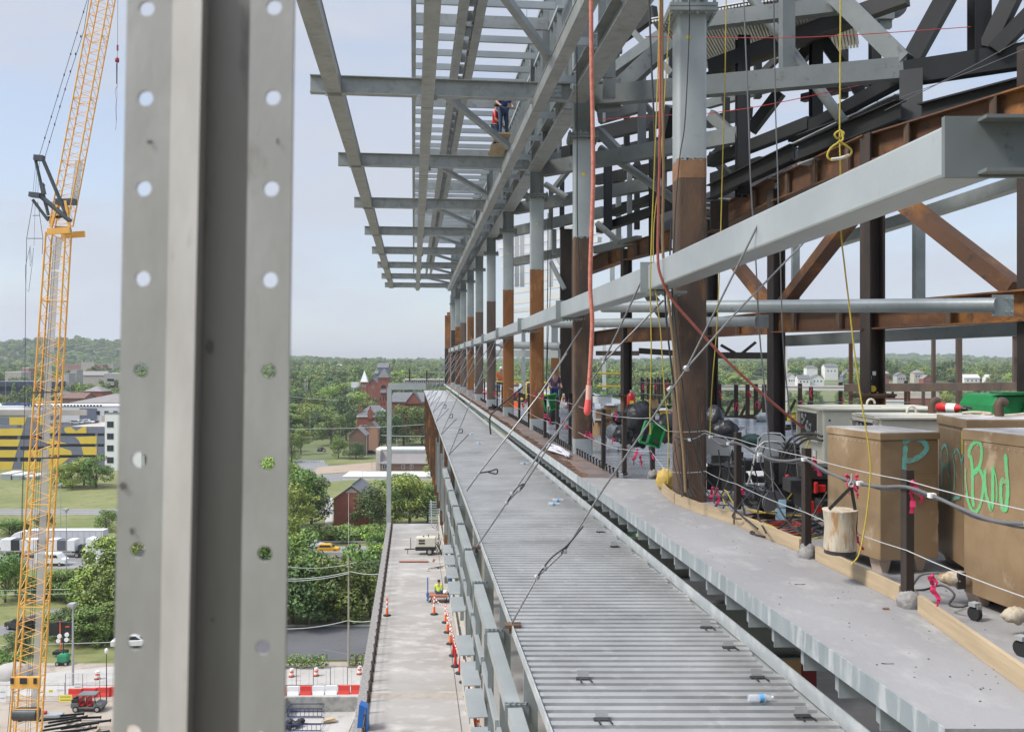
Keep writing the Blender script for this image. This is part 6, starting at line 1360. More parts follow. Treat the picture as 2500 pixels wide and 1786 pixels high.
def proto(kind,seed,nl,size,mt,lb):
    t=thing('tree' if kind!='bush' else 'shrub',(0,0,0),lb,'tree' if kind!='bush' else 'shrub'); me=leafcloud('crown',crown(kind,seed),nl,size,seed,mt)
    o=bpy.data.objects.new('crown',me); COL.objects.link(o); o.parent=t
    m=MB(); r=random.Random(seed)
    if kind!='bush':
        m.tube([(0,0,0),(.01,0,.2),(.0,.01,.45),(0,0,.75)],[.028,.022,.016,.005],7)
        for k in range(6):
            a=k*1.05+r.random(); z=.2+.06*k; q=.2 if kind!='tall' else .12; m.tube([(0,0,z),(q*.5*math.cos(a),q*.5*math.sin(a),z+.12),(q*math.cos(a),q*math.sin(a),z+.26)],[.013,.009,.004],5)
    else:
        for k in range(5): a=k*1.25; m.tube([(0,0,0),(.15*math.cos(a),.15*math.sin(a),.4)],[.02,.008],5)
    obj('trunk',m,BARK,t); PROTO.append(t); return t
proto('round',1,4200,.022,LF1,''); proto('round',2,4200,.022,LF3,''); proto('round',3,3600,.022,LF2,''); proto('tall',4,3800,.020,LF1,''); proto('loose',5,3000,.022,LF2,''); proto('bush',6,1700,.055,LF1,''); proto('bush',7,1700,.055,LF2,''); proto('tall',8,3600,.020,LF2,''); proto('loose',9,3200,.022,LF3,'')
usedp=set()
def tree(px,Y,h,w,kind,lb,grp,z=None):
    x=(px-1250)/F*Y; z=(hgt(x,Y) if Y>350 else 0) if z is None else z; p=PROTO[kind]
    if kind not in usedp: usedp.add(kind); t=p
    else: t=dup(p)
    t.location=(x,Y,z-.02*h); t.rotation_euler=(0,0,random.uniform(0,6.28)); base=.78 if kind in (0,1,2,4,8) else (.56 if kind in (3,7) else 1.3)
    s=w/base; t.scale=(s,s,h/ (.98 if kind not in (5,6) else .9)); t['label']=lb
    if grp: t['group']=grp
    return t
TL=[(235,1190,11,10,0,'round green tree beside the parking garage, right one'),(175,1192,9,10,2,'light green tree below the yellow garage wall'),(205,1185,10,9,0,'middle tree of the clump by the garage'),(150,1188,7,7,2,'small pale tree left in the clump by the garage'),(259,1297,5.6,5.2,0,'lone round tree on the highway grass'),(22,1305,4,6,0,'low tree at the left edge beyond the trucks'),(50,1302,3.4,4,5,'shrub beside the low tree at the left edge'),(108,1292,4.5,4.5,1,'tree behind the crane boom beyond the trailer'),(12,1470,9,6,0,'tree at the left edge before the flatbed truck'),(38,1455,6,4,2,'pale small tree at the left edge'),(110,1462,5,6,5,'dark green bush right of the boom, before the van'),(150,1465,5.5,6,0,'mid green small tree below the van'),(190,1468,5,5,6,'yellowish bush below the grey light pole'),(232,1500,11.5,8,7,'tall light tree rising in front of the flatbed cab'),(262,1525,12.5,8.5,3,'tall feathery tree beside the steel strut'),(275,1480,12,8,4,'loose tree behind the strut edge'),(140,1560,4.5,5,0,'bushy tree beside the message board, left'),(180,1566,5.2,6,1,'dark bushy tree beside the light pole'),(222,1572,5.6,6,0,'bushy tree right of the light pole'),(262,1568,6,6,3,'bushy tree touching the strut'),(15,1640,3.2,4,5,'low shrub at the lower left edge'),(42,1600,3.6,4,1,'low dark tree behind the boom at the left'),(300,1530,11,8,0,'tree hidden mostly behind the strut, left'),(330,1350,9,9,2,'tree seen through the strut holes'),(560,1400,15,12,3,'tree right behind the strut'),(600,1500,16,13,0,'broad tree behind the right strut flange'),
(640,1390,17,10,3,'feathery tree against the right edge of the strut'),(690,1410,18,9,7,'tall light feathery tree right of the strut'),(716,1330,14,11,4,'loose pale tree above the highway, right of the strut'),(665,1240,15,13,2,'bright tree right of the strut, top'),(722,1290,16,13,0,'dense tree left of the brick gable building'),(760,1285,13,11,1,'dark tree beside the brick gable building'),(700,1180,9,10,6,'bright yellow-green tree near the street corner'),(740,1225,8,9,4,'twiggy pale tree below the street corner'),
(672,1525,12,10,1,'dark tree above the parking lot, leftmost'),(712,1522,12,10,0,'green tree above the parking lot, second'),(755,1524,11,10,1,'dark tree above the parking lot, third'),(795,1518,11,9,0,'tree above the parking lot behind the wooden pole'),(835,1520,10,8,3,'tree above the parking lot right of the pole'),(872,1512,9,7,0,'tree beside the walkway, nearer'),(905,1505,10,7,1,'dark tree beside the walkway, farther'),(740,1470,13,9,0,'tree behind the parking lot row, left'),(690,1475,12,10,2,'lighter tree behind the parking lot row'),(880,1420,8,7,5,'bush by the highway barrier near the walkway'),(915,1400,7,6,6,'light bush by the highway and the walkway'),(925,1365,6,5,0,'small tree at the highway shoulder by the walkway'),
(780,1318,4.2,7,5,'shrub left below the brick gable building'),(815,1318,3.6,8,6,'light shrub below the brick gable building'),(850,1320,4,8,5,'shrub in the hedge strip by the flagpole'),(890,1320,4.2,8,6,'pale shrub in the hedge strip right'),(925,1318,4.5,7,5,'shrub at the walkway corner'),(905,1286,10,9,1,'dark tree right of the brick gable building'),(945,1284,12,12,0,'big round tree right of the brick gable building'),(1000,1282,12.5,12,2,'big sunny round tree beyond the walkway end'),(1045,1275,11,9,0,'tree between the walkway end and the building'),(985,1245,11,9,0,'tree crown above the sunny round tree'),(1062,1180,10,8,2,'light tree at the edge of the silver deck'),
(826,1119,9.5,7.5,0,'street tree by the corner, left'),(869,1120,7.6,8.5,1,'dark round tree on the grass island'),(808,1090,17,16,0,'large tree behind the street corner'),(785,1075,15,13,1,'dark tree behind the street corner'),(912,1098,11,11,1,'dark tree right of the brown house'),(945,1094,19,14,1,'dark tall tree behind the pale pole'),(985,1090,21,16,0,'great dark tree in front of the brick church'),(1030,1088,20,14,0,'great tree right of the brick church gable'),(1060,1090,17,12,1,'dark tree touching the silver deck'),(868,1010,19,20,2,'broad yellow-green tree left of the red tower'),(920,985,14,9,1,'dark tree between steeple and red tower'),(880,1062,9,9,6,'light green bush in front of the mansion'),(720,1078,14,12,0,'tree left of the street, far'),(735,1110,12,9,4,'tree beside the street lamps'),(712,1128,13,9,0,'tree at the strut edge by the street'),(845,1040,15,12,1,'dark tree left of the mansion'),(28,985,16,17,0,'tree left of the white apartments'),(195,962,14,19,0,'tree in front of the brick school'),(222,958,13,13,1,'tree right in front of the brick school'),(265,962,11,15,2,'tree by the strut above the apartments'),(15,1010,9,11,6,'light shrub above the garage roof'),(702,901,18,18,0,'tall tree in the wooded town left of centre, by the strut'),(732,902,19,20,1,'dark tall tree behind the far street'),(770,903,20,20,0,'tall tree above the big street tree'),(805,904,19,18,2,'light tall tree left of the white spire'),(838,905,20,20,1,'dark tree left below the white spire'),(752,906,17,17,2,'pale tree between the far street trees'),(700,907,15,15,4,'loose tree by the strut above the street'),(790,908,17,17,0,'tree right above the street corner'),(900,909,15,14,0,'tree between mansion and spire'),(960,910,14,14,0,'tree behind the church nave')]
for px,py,h,w,k,lb in TL:
    Y=F*HC/(py-885) if py>1050 else {901:600,902:560,903:520,904:590,905:500,906:470,907:440,908:465,909:520,910:545,1010:540,985:560,1040:440,962:620,958:600}.get(py,500)
    if py==985 and px==28: Y=430
    if py==1010 and px==15: Y=400
    tree(px,Y,h,w,k,lb,None)
PROT=[(0,290,985,1150,360),(140,290,875,965,560),(0,140,915,950,560),(870,1080,930,1080,455),(885,960,895,1080,450),(805,945,1075,1180,372),(918,1080,1090,1160,330),(740,815,1050,1160,430),(812,905,1185,1285,216),(1830,2060,905,945,880),(2150,2310,950,1010,480),(2100,2420,905,935,850),(925,1075,1060,1100,400)]
rg=random.Random(33); n=0; tries=0
while n<175 and tries<6000:
    tries+=1; Y=math.exp(rg.uniform(math.log(250),math.log(760))); px=rg.uniform(-40,2560)
    if px<660 and px>300 and rg.random()<.7: continue
    if Y<330 and px<1200: continue
    if 1080<px<1230 and rg.random()<.6: continue
    x=(px-1250)/F*Y; h=rg.uniform(10,18); w=h*rg.uniform(.75,1.05); z=hgt(x,Y) if Y>350 else 0
    if px<300 and 300<Y<430: continue
    yt=885-(z+h-HC)*F/Y; yb=885-(z-HC)*F/Y; hw=w/2*F/Y; bad=False
    for a,b,c,d,YB in PROT:
        if Y<YB+15 and px+hw*.8>a and px-hw*.8<b and yt<d-4 and yb>c: bad=True
    if bad: continue
    k=rg.choice([0,0,1,2,3,4,8,1]); side='left part of the town' if px<1100 else 'woods seen beyond the building'
    tree(px,Y,h,w,k,'leafy green tree among many in the '+side,'trees of the '+side); n+=1
# far woods: one mass, instanced crowns on scattered points
rng=np.random.default_rng(5); pts=[];scl=[]
Y=620.0
while Y<4800:
    s=7.5+.0075*Y; hw=Y*.60
    for k in range(int(2*hw/s)+1):
        x=-hw+k*s+rng.uniform(-.45,.45)*s; y=Y+rng.uniform(-.5,.5)*s; px=1250+x/y*F
        if 300<px<620 and rng.random()<.6: continue
        if rng.random()<.08: continue
        h=rng.uniform(8,17)*(1+.00012*Y)*(1.25 if rng.random()<.08 else 1); w=s*rng.uniform(.72,1.2); z=hgt(x,y); top=z+h; bad=False
        for a,b,c,d,YB in PROT:
            if YB>500 and y<YB+20 and a-5<px<b+5 and 885-(top-HC)*F/y<d and 885-(z-HC)*F/y>c: bad=True
        if bad: continue
        pts.append((x,y,z-1)); scl.append((w/.8,w/.8,h/.95))
    Y+=s*(.9 if Y<1500 else 1.25)
me=bpy.data.meshes.new('far_woods'); me.from_pydata(pts,[],[])
at=me.attributes.new('sc','FLOAT_VECTOR','POINT'); at.data.foreach_set('vector',np.array(scl,dtype=np.float32).ravel())
o=bpy.data.objects.new('far_woods',me); COL.objects.link(o); tag(o,'mass of woods covering the hills out to the horizon','woods',None,'stuff')
ng=bpy.data.node_groups.new('woods','GeometryNodeTree'); ng.interface.new_socket('Geometry',in_out='INPUT',socket_type='NodeSocketGeometry'); ng.interface.new_socket('Geometry',in_out='OUTPUT',socket_type='NodeSocketGeometry')
gi=ng.nodes.new('NodeGroupInput'); go=ng.nodes.new('NodeGroupOutput'); ip=ng.nodes.new('GeometryNodeInstanceOnPoints'); jn=ng.nodes.new('GeometryNodeJoinGeometry')
src=bpy.data.collections.new('crown_sources')
for k,(kd,mt) in enumerate((('round',LFF),('round',LF1),('tall',LFF),('loose',LF2),('round',LFF),('round',LF3))):
    cm=leafcloud('far_crown',crown(kd,40+k),1300,.040,40+k,mt,.3); co=bpy.data.objects.new('far_crown',cm); src.objects.link(co)
    oi=ng.nodes.new('GeometryNodeObjectInfo'); oi.inputs['Object'].default_value=co; oi.inputs['As Instance'].default_value=True; ng.links.new(oi.outputs['Geometry'],jn.inputs[0])
ng.links.new(gi.outputs[0],ip.inputs['Points']); ng.links.new(jn.outputs[0],ip.inputs['Instance']); ip.inputs['Pick Instance'].default_value=True
rv=ng.nodes.new('FunctionNodeRandomValue'); rv.data_type='INT'; rv.inputs[4].default_value=0; rv.inputs[5].default_value=5; ng.links.new(rv.outputs[2],ip.inputs['Instance Index'])
rr_=ng.nodes.new('FunctionNodeRandomValue'); rr_.data_type='FLOAT_VECTOR'; rr_.inputs[0].default_value=(0,0,0); rr_.inputs[1].default_value=(0,0,6.28); ng.links.new(rr_.outputs[0],ip.inputs['Rotation'])
na=ng.nodes.new('GeometryNodeInputNamedAttribute'); na.data_type='FLOAT_VECTOR'; na.inputs['Name'].default_value='sc'; ng.links.new(na.outputs['Attribute'],ip.inputs['Scale'])
ng.links.new(ip.outputs[0],go.inputs[0]); md=o.modifiers.new('woods','NODES'); md.node_group=ng
for i,(x0,x1,py,h) in enumerate(((690,812,1622,1.9),(855,905,1618,2.0),(610,690,1624,1.9))):
    a=G(x0,py+8);b=G(x1,py+8); cl=[]; L_n=int((b[0]-a[0])/.8); rr=random.Random(i)
    for k in range(L_n): cl.append((a[0]+(k+.5)*.8,(a[1]+b[1])/2+rr.uniform(-.2,.2),.9,.75,.8,.85))
    me=leafcloud('hedge',cl,L_n*110,.17,i,LF1); o=bpy.data.objects.new('hedge',me); COL.objects.link(o); tag(o,['clipped hedge left of the wooden utility pole','short clipped hedge right of the wooden pole','hedge piece behind the strut edge'][i],'hedge')
# ================================================================ BUILDINGS
def bz(y,Y): return HC-(y-885)/F*Y
def bld(name,lb,px0,px1,yt,Y,dep,wall,roof='flat',rm=ROOFW,rh=2,wins=None,yb=None,rz=0,wm=None,gw=None,trim=None,door=None):
    x0=(px0-1250)/F*Y; x1=(px1-1250)/F*Y; cx=(x0+x1)/2; w=x1-x0; z0=(hgt(cx,Y+dep/2)-2 if Y>350 else 0) if yb is None else bz(yb,Y); z1=bz(yt,Y)
    t=thing(name,(cx,Y+dep/2,z0),lb,'building'); ca,sa=math.cos(rz),math.sin(rz)
    T=lambda x,y,z: V((cx+x*ca-(y-dep/2)*sa*1.0, Y+dep/2+x*sa+(y-dep/2)*ca, z))
    hw=w/2
    def bxx(m,xa_,xb,ya,yb_,za,zb): m.hexa([T(xa_,ya,za),T(xb,ya,za),T(xb,yb_,za),T(xa_,yb_,za),T(xa_,ya,zb),T(xb,ya,zb),T(xb,yb_,zb),T(xa_,yb_,zb)])
    m=MB(); bxx(m,-hw,hw,0,dep,z0,z1)
    if roof in('gable','gablex'):
        if roof=='gable': m.prism([T(-hw,0,z1),T(hw,0,z1),T(0,0,z1+rh)],T(0,dep,0)-T(0,0,0))
        else: m.prism([T(-hw,0,z1),T(-hw,dep,z1),T(-hw,dep/2,z1+rh)],T(w,0,0)-T(0,0,0))
    obj('wall',m,wall,t,fix=False)
    m=MB(); e=.35; 
    if roof=='flat': bxx(m,-hw-.1,hw+.1,-.1,dep+.1,z1+.005,z1+.4); 
    elif roof=='gable':
        for s in (-1,1): m.prism([T(s*(hw+e),-e,z1-e*rh/hw+.02),T(0,-e,z1+rh+.02),T(0,-e,z1+rh+.25),T(s*(hw+e),-e,z1-e*rh/hw+.25)],T(0,dep+2*e,0)-T(0,0,0))
    elif roof=='gablex':
        for s in (0,1):
            y0=-e if s==0 else dep+e; m.prism([T(-hw-e,y0,z1-e*2*rh/dep+.02),T(-hw-e,dep/2,z1+rh+.02),T(-hw-e,dep/2,z1+rh+.25),T(-hw-e,y0,z1-e*2*rh/dep+.25)],T(w+2*e,0,0)-T(0,0,0))
    elif roof=='hip':
        q=min(hw,dep/2)*.85; a,b,c,d=T(-hw-e,-e,z1),T(hw+e,-e,z1),T(hw+e,dep+e,z1),T(-hw-e,dep+e,z1); r1=T(-hw+q,dep/2,z1+rh) if hw>dep/2 else T(0,q,z1+rh); r2=T(hw-q,dep/2,z1+rh) if hw>dep/2 else T(0,dep-q,z1+rh)
        if hw>dep/2: m.add([a,b,c,d,r1,r2],[(0,1,5,4),(1,2,5),(2,3,4,5),(3,0,4),(3,2,1,0)])
        else: m.add([a,b,c,d,r1,r2],[(0,1,4),(1,2,5,4),(2,3,5),(3,0,4,5),(3,2,1,0)])
    elif roof=='pyr': m.add([T(-hw-.3,-.3,z1),T(hw+.3,-.3,z1),T(hw+.3,dep+.3,z1),T(-hw-.3,dep+.3,z1),T(0,dep/2,z1+rh)],[(0,1,4),(1,2,4),(2,3,4),(3,0,4),(3,2,1,0)])
    rf=obj('roof',m,rm,t)
    for ww in (wins or []):
        (fx0,fx1,fz0,fz1,nc,nr,fw,fh)=ww
        for c in range(nc):
            for r in range(nr):
                xx=-hw+w*(fx0+(fx1-fx0)*(c+.5)/nc); zz=z0+(z1-z0)*(fz0+(fz1-fz0)*(r+.5)/nr); fr_=MB(); bxx(fr_,xx-fw/2-.1,xx+fw/2+.1,-.08,.0,zz-fh/2-.1,zz+fh/2+.1); wo=obj('window',fr_,wm or WHITE,t)
                g=MB(); bxx(g,xx-fw/2,xx-.05,-.1,-.081,zz-fh/2,zz+fh/2); bxx(g,xx+.05,xx+fw/2,-.1,-.081,zz-fh/2,zz+fh/2); obj('pane',g,GLASS,wo)
    return t,T,bxx,z0,z1,hw
# parking garage with mural
t=thing('parking_garage',((100-1250)/F*330,340,0),'parking garage with big yellow and slate block letters and dark open decks','building')
Yg=330; X=lambda px:(px-1250)/F*Yg
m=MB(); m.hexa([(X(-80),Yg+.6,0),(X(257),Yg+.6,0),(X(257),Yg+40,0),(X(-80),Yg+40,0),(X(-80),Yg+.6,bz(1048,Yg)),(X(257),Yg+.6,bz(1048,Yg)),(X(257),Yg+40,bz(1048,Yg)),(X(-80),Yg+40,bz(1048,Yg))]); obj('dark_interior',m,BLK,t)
L_rows=[(1018,1037),(1045,1063),(1072,1089),(1098,1116),(1126,1150)]; R_rows=[(1041,1057),(1064,1083),(1090,1110),(1117,1150)]
m=MB()
def pan(m,xa_,xb,ya,yb_,y=Yg,t_=.5): m.hexa([(X(xa_),y,bz(yb_,Yg)),(X(xb),y,bz(yb_,Yg)),(X(xb),y+t_,bz(yb_,Yg)),(X(xa_),y+t_,bz(yb_,Yg)),(X(xa_),y,bz(ya,Yg)),(X(xb),y,bz(ya,Yg)),(X(xb),y+t_,bz(ya,Yg)),(X(xa_),y+t_,bz(ya,Yg))])
for a,b in L_rows: pan(m,-80,112,a,b)
for a,b in R_rows: pan(m,112.2,257,a,b)
for xa_,xb in ((42,49),(107,112)): pan(m,xa_,xb,1019,1150,Yg+.1,.55)
for xa_,xb in ((112.3,118),(232,238),(254,257)): pan(m,xa_,xb,1042,1150,Yg+.1,.55)
obj('facade_panels',m,WALLG,t)
def clipy(poly,ya,yb_):
    def cl(p,f):
        out=[]
        for i in range(len(p)):
            a,b=p[i],p[(i+1)%len(p)]; fa,fb=f(a),f(b)
            if fa>=0: out.append(a)
            if fa*fb<0: s=fa/(fa-fb); out.append((a[0]+(b[0]-a[0])*s,a[1]+(b[1]-a[1])*s))
        return out
    return cl(cl(poly,lambda q:q[1]-ya),lambda q:yb_-q[1])
YP=[([(23,1018),(65,1018),(56,1050),(38,1110),(28,1150),(-80,1150),(-80,1046),(23,1046)],0),([(91,1018),(112,1018),(112,1055),(103,1050)],0),([(60,1100),(112,1092),(112,1150),(52,1150)],0),([(114,1041),(140,1041),(122,1062),(118,1075),(114,1066)],1),([(158,1043),(172,1041),(186,1052),(180,1058),(163,1058),(157,1050)],1),([(186,1052),(203,1041),(211,1041),(211,1058),(180,1058)],1),([(184,1066),(236,1064),(236,1110),(204,1110),(198,1085),(192,1074)],1),([(114,1066),(140,1076),(165,1083),(150,1083),(114,1083)],1),([(114,1092),(150,1092),(174,1100),(176,1110),(114,1110)],1),([(114,1117),(170,1117),(150,1132),(130,1150),(114,1150)],1),([(196,1117),(236,1117),(236,1140),(180,1150),(172,1140)],1)]
m=MB()
for poly,s in YP:
    for a,b in (R_rows if s else L_rows):
        q=clipy(poly,a+.2,b-.2)
        if len(q)>=3: m.prism([(X(x),Yg-.06,bz(y,Yg)) for x,y in q],(0,.05,0))
m2=[([(0,1053),(8,1053),(8,1080),(0,1080)])]
obj('yellow_mural',m,GARY,t)
m=MB(); pan(m,-80,172,1004,1017.8,Yg+12,1); pan(m,172,257,1024,1044,Yg+25,1); obj('upper_parapet',m,BEIGE,t)
m=MB(); m.hexa([(X(170),Yg+.7,bz(1042,Yg)),(X(257),Yg+.7,bz(1042,Yg)),(X(257),Yg+30,bz(1042,Yg)),(X(170),Yg+30,bz(1042,Yg)),(X(170),Yg+.7,bz(1041,Yg)),(X(257),Yg+.7,bz(1041,Yg)),(X(257),Yg+30,bz(1041,Yg)),(X(170),Yg+30,bz(1041,Yg))]); obj('roof_deck',m,BEIGE,t)
# apartments
t,T,bx2,z0,z1,hw=bld('apartment_block','long white apartment block with slate bays behind the garage',-80,300,992,372,18,WALLW,'flat',WHITE,1,[(.30,.98,.84,.93,12,1,1.6,1.5)],wm=WALLG)
for xa_,xb in ((118,145),(195,236)):
    m=MB(); c=lambda px:(px-(-80+300)/2)/F*372*1.0; a=c(xa_);b=c(xb); bx2(m,a,b,-.25,-.005,bz(1022,372),bz(996,372)); obj('slate_bay',m,WALLG,t)
m=MB(); 
for k in range(24): a=(60+k*8-110)/F*372; bx2(m,a,a+.8,-.2,-.0,bz(991.6,372)+.05,bz(987.5,372))
obj('roof_screen',m,BLK,t)
m=MB(); bx2(m,(-60-110)/F*372,(60-110)/F*372,-3,0,bz(1012,372),bz(1000,372)); obj('lower_wing',m,WHITE,t)
for k,(a,b) in enumerate(((0,12),(14,30),(35,60))):
    m=MB(); bx2(m,(a-110)/F*372,(b-110)/F*372,1,6,bz(991.5,372)+.41,bz(988,372)+.5); obj('solar_panels',m,NAVY,t)
bld('apartment_tower','white stair tower of the apartments with pairs of windows',256,345,1010,326,3,WHITE,'flat',GREYD,1,[(.03,.27,.08,.92,1,4,2.2,2.0)],wm=WALLG)
bld('church_hall','wide hall with a big taupe roof behind the apartments',170,330,983,440,50,BEIGE,'hip',ROOFM,4)
bld('hip_roof_house','house with a taupe hipped roof and brick chimney among trees',205,250,955,520,12,BRICK,'hip',ROOFM,3,[(.1,.9,.7,.95,5,1,1,.9)])
bld('brown_roof_house','low house with brown roof left of the hall',150,205,972,470,14,BRICK2,'gablex',mat('brown_roof',(.16,.09,.07),.8),2.5)
t_=bld('navy_building','long dark navy building behind the crane boom',-20,142,932,640,25,NAVY if 0 else mat('navy_wall',(.03,.045,.08),.7),'flat',WALLG,1,[(.05,.95,.55,.95,9,1,6,3.5)],wm=WALLG)
bld('flat_white_shed','long low white roofed building far left',12,52,908,760,15,BEIGE,'flat',WHITE,1)
bld('small_brick_tower','small brick block with a white top far left',55,70,898,780,12,PBRK,'flat',WHITE,1)
bld('concrete_silo','tall pale concrete tower behind the boom, left',150,168,912,650,10,SITEC,'flat',SITEC,1)
bld('concrete_silo','tall pale concrete tower behind the boom, right',172,187,904,665,10,SITEC,'flat',SITEC,1)
bld('taupe_roof_hall','hall with broad taupe roof below the brick school',187,255,916,700,16,BEIGE,'gablex',ROOFM,3)
bld('grey_office','pale office with dark openings below the hill, at the strut',254,300,912,690,15,SITEC,'flat',WHITE,1,[(.1,.6,.45,.9,1,2,5,1.6)],wm=GLASS)
t,T,bx2,z0,z1,hw=bld('brick_school','long pinkish brick school with pale battlements under the hill',140,252,890,1000,20,PBRK,'flat',BEIGE,1,[(.05,.95,.55,.9,16,1,2.2,3)])
m=MB(); bx2(m,(200-196)/F*1000,(232-196)/F*1000,-2,0,z0,bz(884,1000))
for k in range(4): bx2(m,(201+k*8.5-196)/F*1000,(203+k*8.5-196)/F*1000,-2.1,-1,bz(884,1000),bz(880,1000))
obj('battlements',m,BEIGE,t)
bld('brick_school_wing','separate pale block right of the brick school',262,276,888,1010,16,BEIGE,'flat',BEIGE,1,[(.1,.9,.6,.9,3,1,1.5,2)])
for i,px in enumerate((2,30,62)):
    bld('car_shelter',['left','middle','right'][i]+' low white shelter in the lot before the garage',px,px+24,1158+i*3,300,8,GREYL,'flat',WHITE,.4)
# churches
t,T,bx2,z0,z1,hw=bld('church_tower','tall red brick church tower with grey pyramid roof',923,950,921,450,5.2,BRICK,'pyr',ROOFG,4.6)
m=MB()
for xx,za,zb,w in ((0,938,948,2.6),): 
    pts=[T(1.35*math.cos(a),-.03,bz(946,450)+1.35*math.sin(a)) for a in [math.pi*k/12 for k in range(13)]]; m.prism(pts,(0,.02,0)); bx2(m,-1.35,1.35,-.03,0,bz(947.5,450),bz(946,450))
for xx in (-1.5,-.1,1.1): bx2(m,xx-.25,xx+.25,-.03,0,bz(977,450),bz(969,450))
bx2(m,-1.3,-.9,-.03,0,bz(990,450),bz(984,450)); bx2(m,0,.5,-.03,0,bz(989,450),bz(983,450)); obj('belfry_openings',m,GLASS,t)
m=MB(); bx2(m,-hw-.15,hw+.15,-.2,5.4,bz(925,450),bz(922,450)); bx2(m,-hw-.1,hw+.1,-.15,0,bz(978.5,450),bz(977.5,450)); obj('brick_cornice',m,BRICK,t)
m=MB(); m.add([T(-1.7,-1,bz(958,450)),T(1.7,-1,bz(958,450)),T(1.4,0,bz(951,450)),T(-1.4,0,bz(951,450))],[(0,1,2,3)]); bx2(m,-1.7,1.7,-1,0,bz(959,450),bz(958,450)); obj('porch_roof',m,ROOFG,t)
t,T,bx2,z0,z1,hw=bld('church_nave','brick church nave with long grey roof right of the tower',955,1085,981,462,22,BRICK,'gablex',ROOFG,4.4)
m=MB(); xx=(1010-1020)/F*462; m.prism([T(xx-4.2,-1.5,bz(985,462)),T(xx+4.2,-1.5,bz(985,462)),T(xx,-1.5,bz(959,462))],(0,12,0)); obj('gable_wall',m,BRICK,t)
m=MB()
for s in (-1,1): m.prism([T(xx+s*4.5,-1.7,bz(986,462)),T(xx,-1.7,bz(958,462)),T(xx,-1.7,bz(957,462)+.1),T(xx+s*4.7,-1.7,bz(985,462)+.1)],(0,13,0))
obj('gable_roof',m,ROOFG,t)
t,T,bx2,z0,z1,hw=bld('steeple_church','small brick church tower with a bright white spire',881,896,932,560,4,BRICK,'pyr',WHITE,7.3,[(.1,.9,.84,.95,2,1,.7,1.0)])
bld('brick_church_house','brick gabled building right of the white spire',899,922,936,575,14,BRICK,'gable',ROOFG,3.2,[(.3,.7,.8,.98,1,1,.9,1.4)])
# mansion
t,T,bx2,z0,z1,hw=bld('brick_mansion','red brick mansion with steep slate roof, white dormer and chimneys',872,948,1014,425,12,BRICK,'hip',ROOFG,4.6,[(.05,.35,.45,.85,2,1,1.2,1.8),(.62,.95,.45,.85,2,1,1.2,1.8)])
m=MB(); x=(932-910)/F*425; bx2(m,x-1.4,x+1.4,-.3,2.5,bz(1014,425),bz(1003,425)); m.prism([T(x-1.6,-.35,bz(1003,425)),T(x+1.6,-.35,bz(1003,425)),T(x,-.35,bz(996.5,425))],(0,2.8,0)); d=obj('white_dormer',m,WALLW,t)
m=MB(); bx2(m,x-.8,x-.1,-.33,-.3,bz(1010,425),bz(1005,425)); bx2(m,x+.1,x+.8,-.33,-.3,bz(1010,425),bz(1005,425)); obj('pane',m,GLASS,d)
m=MB(); x=(904-910)/F*425; m.prism([T(x-1.2,-.6,bz(1022,425)),T(x+1.2,-.6,bz(1022,425)),T(x+1.2,-.6,bz(1004,425)),T(x,-.6,bz(995,425)),T(x-1.2,-.6,bz(1004,425))],(0,1.5,0)); bx2(m,x-.3,x+.3,-.1,.6,bz(1000,425),bz(991,425)); obj('brick_gable',m,BRICK,t)
m=MB(); x=(877-910)/F*425; bx2(m,x-.4,x+.4,1,2,bz(1014,425),bz(990,425)); obj('chimney',m,BRICK,t)
m=MB(); bx2(m,-hw-.3,hw+.3,-.4,-.02,bz(1017,425),bz(1014.5,425)); obj('white_cornice',m,WHITE,t)
bld('brown_house','brown house with a steep front gable and white windows',852,892,1062,378,9,BRICK2,'gable',ROOFM,3.2,[(.12,.35,.2,.6,1,1,.9,1.8),(.6,.85,.2,.6,1,1,.9,1.8)],wm=WALLW)
bld('orange_gable_house','small tan brick gable peeking above the brown house',895,922,1046,395,8,mat('tan_brick',(.38,.21,.14),.85),'gable',ROOFM,2.8)
bld('shop_building','tan flat-roofed shop with brown band above the low roof',918,1085,1098,340,10,BEIGE,'flat',WHITE,.5)
t,T,bx2,z0,z1,hw=bld('strip_mall','low brown brick strip building with long ribbed taupe roof',928,1085,1130,318,8,BRICK2,'gablex',ROOFM,3.4,[(.03,.12,.4,.9,1,1,1.6,1.6),(.32,.40,.4,.9,1,1,.9,1.4),(.45,.53,.4,.9,1,1,.9,1.4)],wm=WHITE)
m=MB(); bx2(m,-hw-1.5,-hw,0,6,0,bz(1100,318)); obj('cream_pier',m,BEIGE,t)
bld('white_warehouse','long white flat-roofed building below the strip building',836,1090,1165,300,14,WALLW,'flat',ROOFW,.4)
t,T,bx2,z0,z1,hw=bld('brick_gable_building','small red brick building with dark shingle gable roof facing us',815,902,1218,216,14,BRICK,'gable',ROOFG,3.1)
m=MB(); m.prism([T(-1.5,-.06,z1+1.55),T(1.5,-.06,z1+1.55),T(.9,-.06,z1+2.1),T(0,-.06,z1+2.75),T(-.9,-.06,z1+2.1)],(0,.05,0)); obj('gable_panel',m,BEIGE,t)
m=MB(); bx2(m,-.12,.12,1,13,z1+3.3,z1+3.5); obj('ridge_vents',m,BLK,t)
bld('dark_roof_house','grey-roofed house high in the trees behind the tower',921,948,897,820,12,WALLG,'gablex',ROOFG,4)
bld('dark_roof_house','lower grey-roofed house left behind the tower',914,922,912,740,10,WALLG,'gablex',ROOFG,2.5)
bld('white_cottage','white low building left of the spire in the trees',857,875,935,640,8,WHITE,'flat',WHITE,.5)
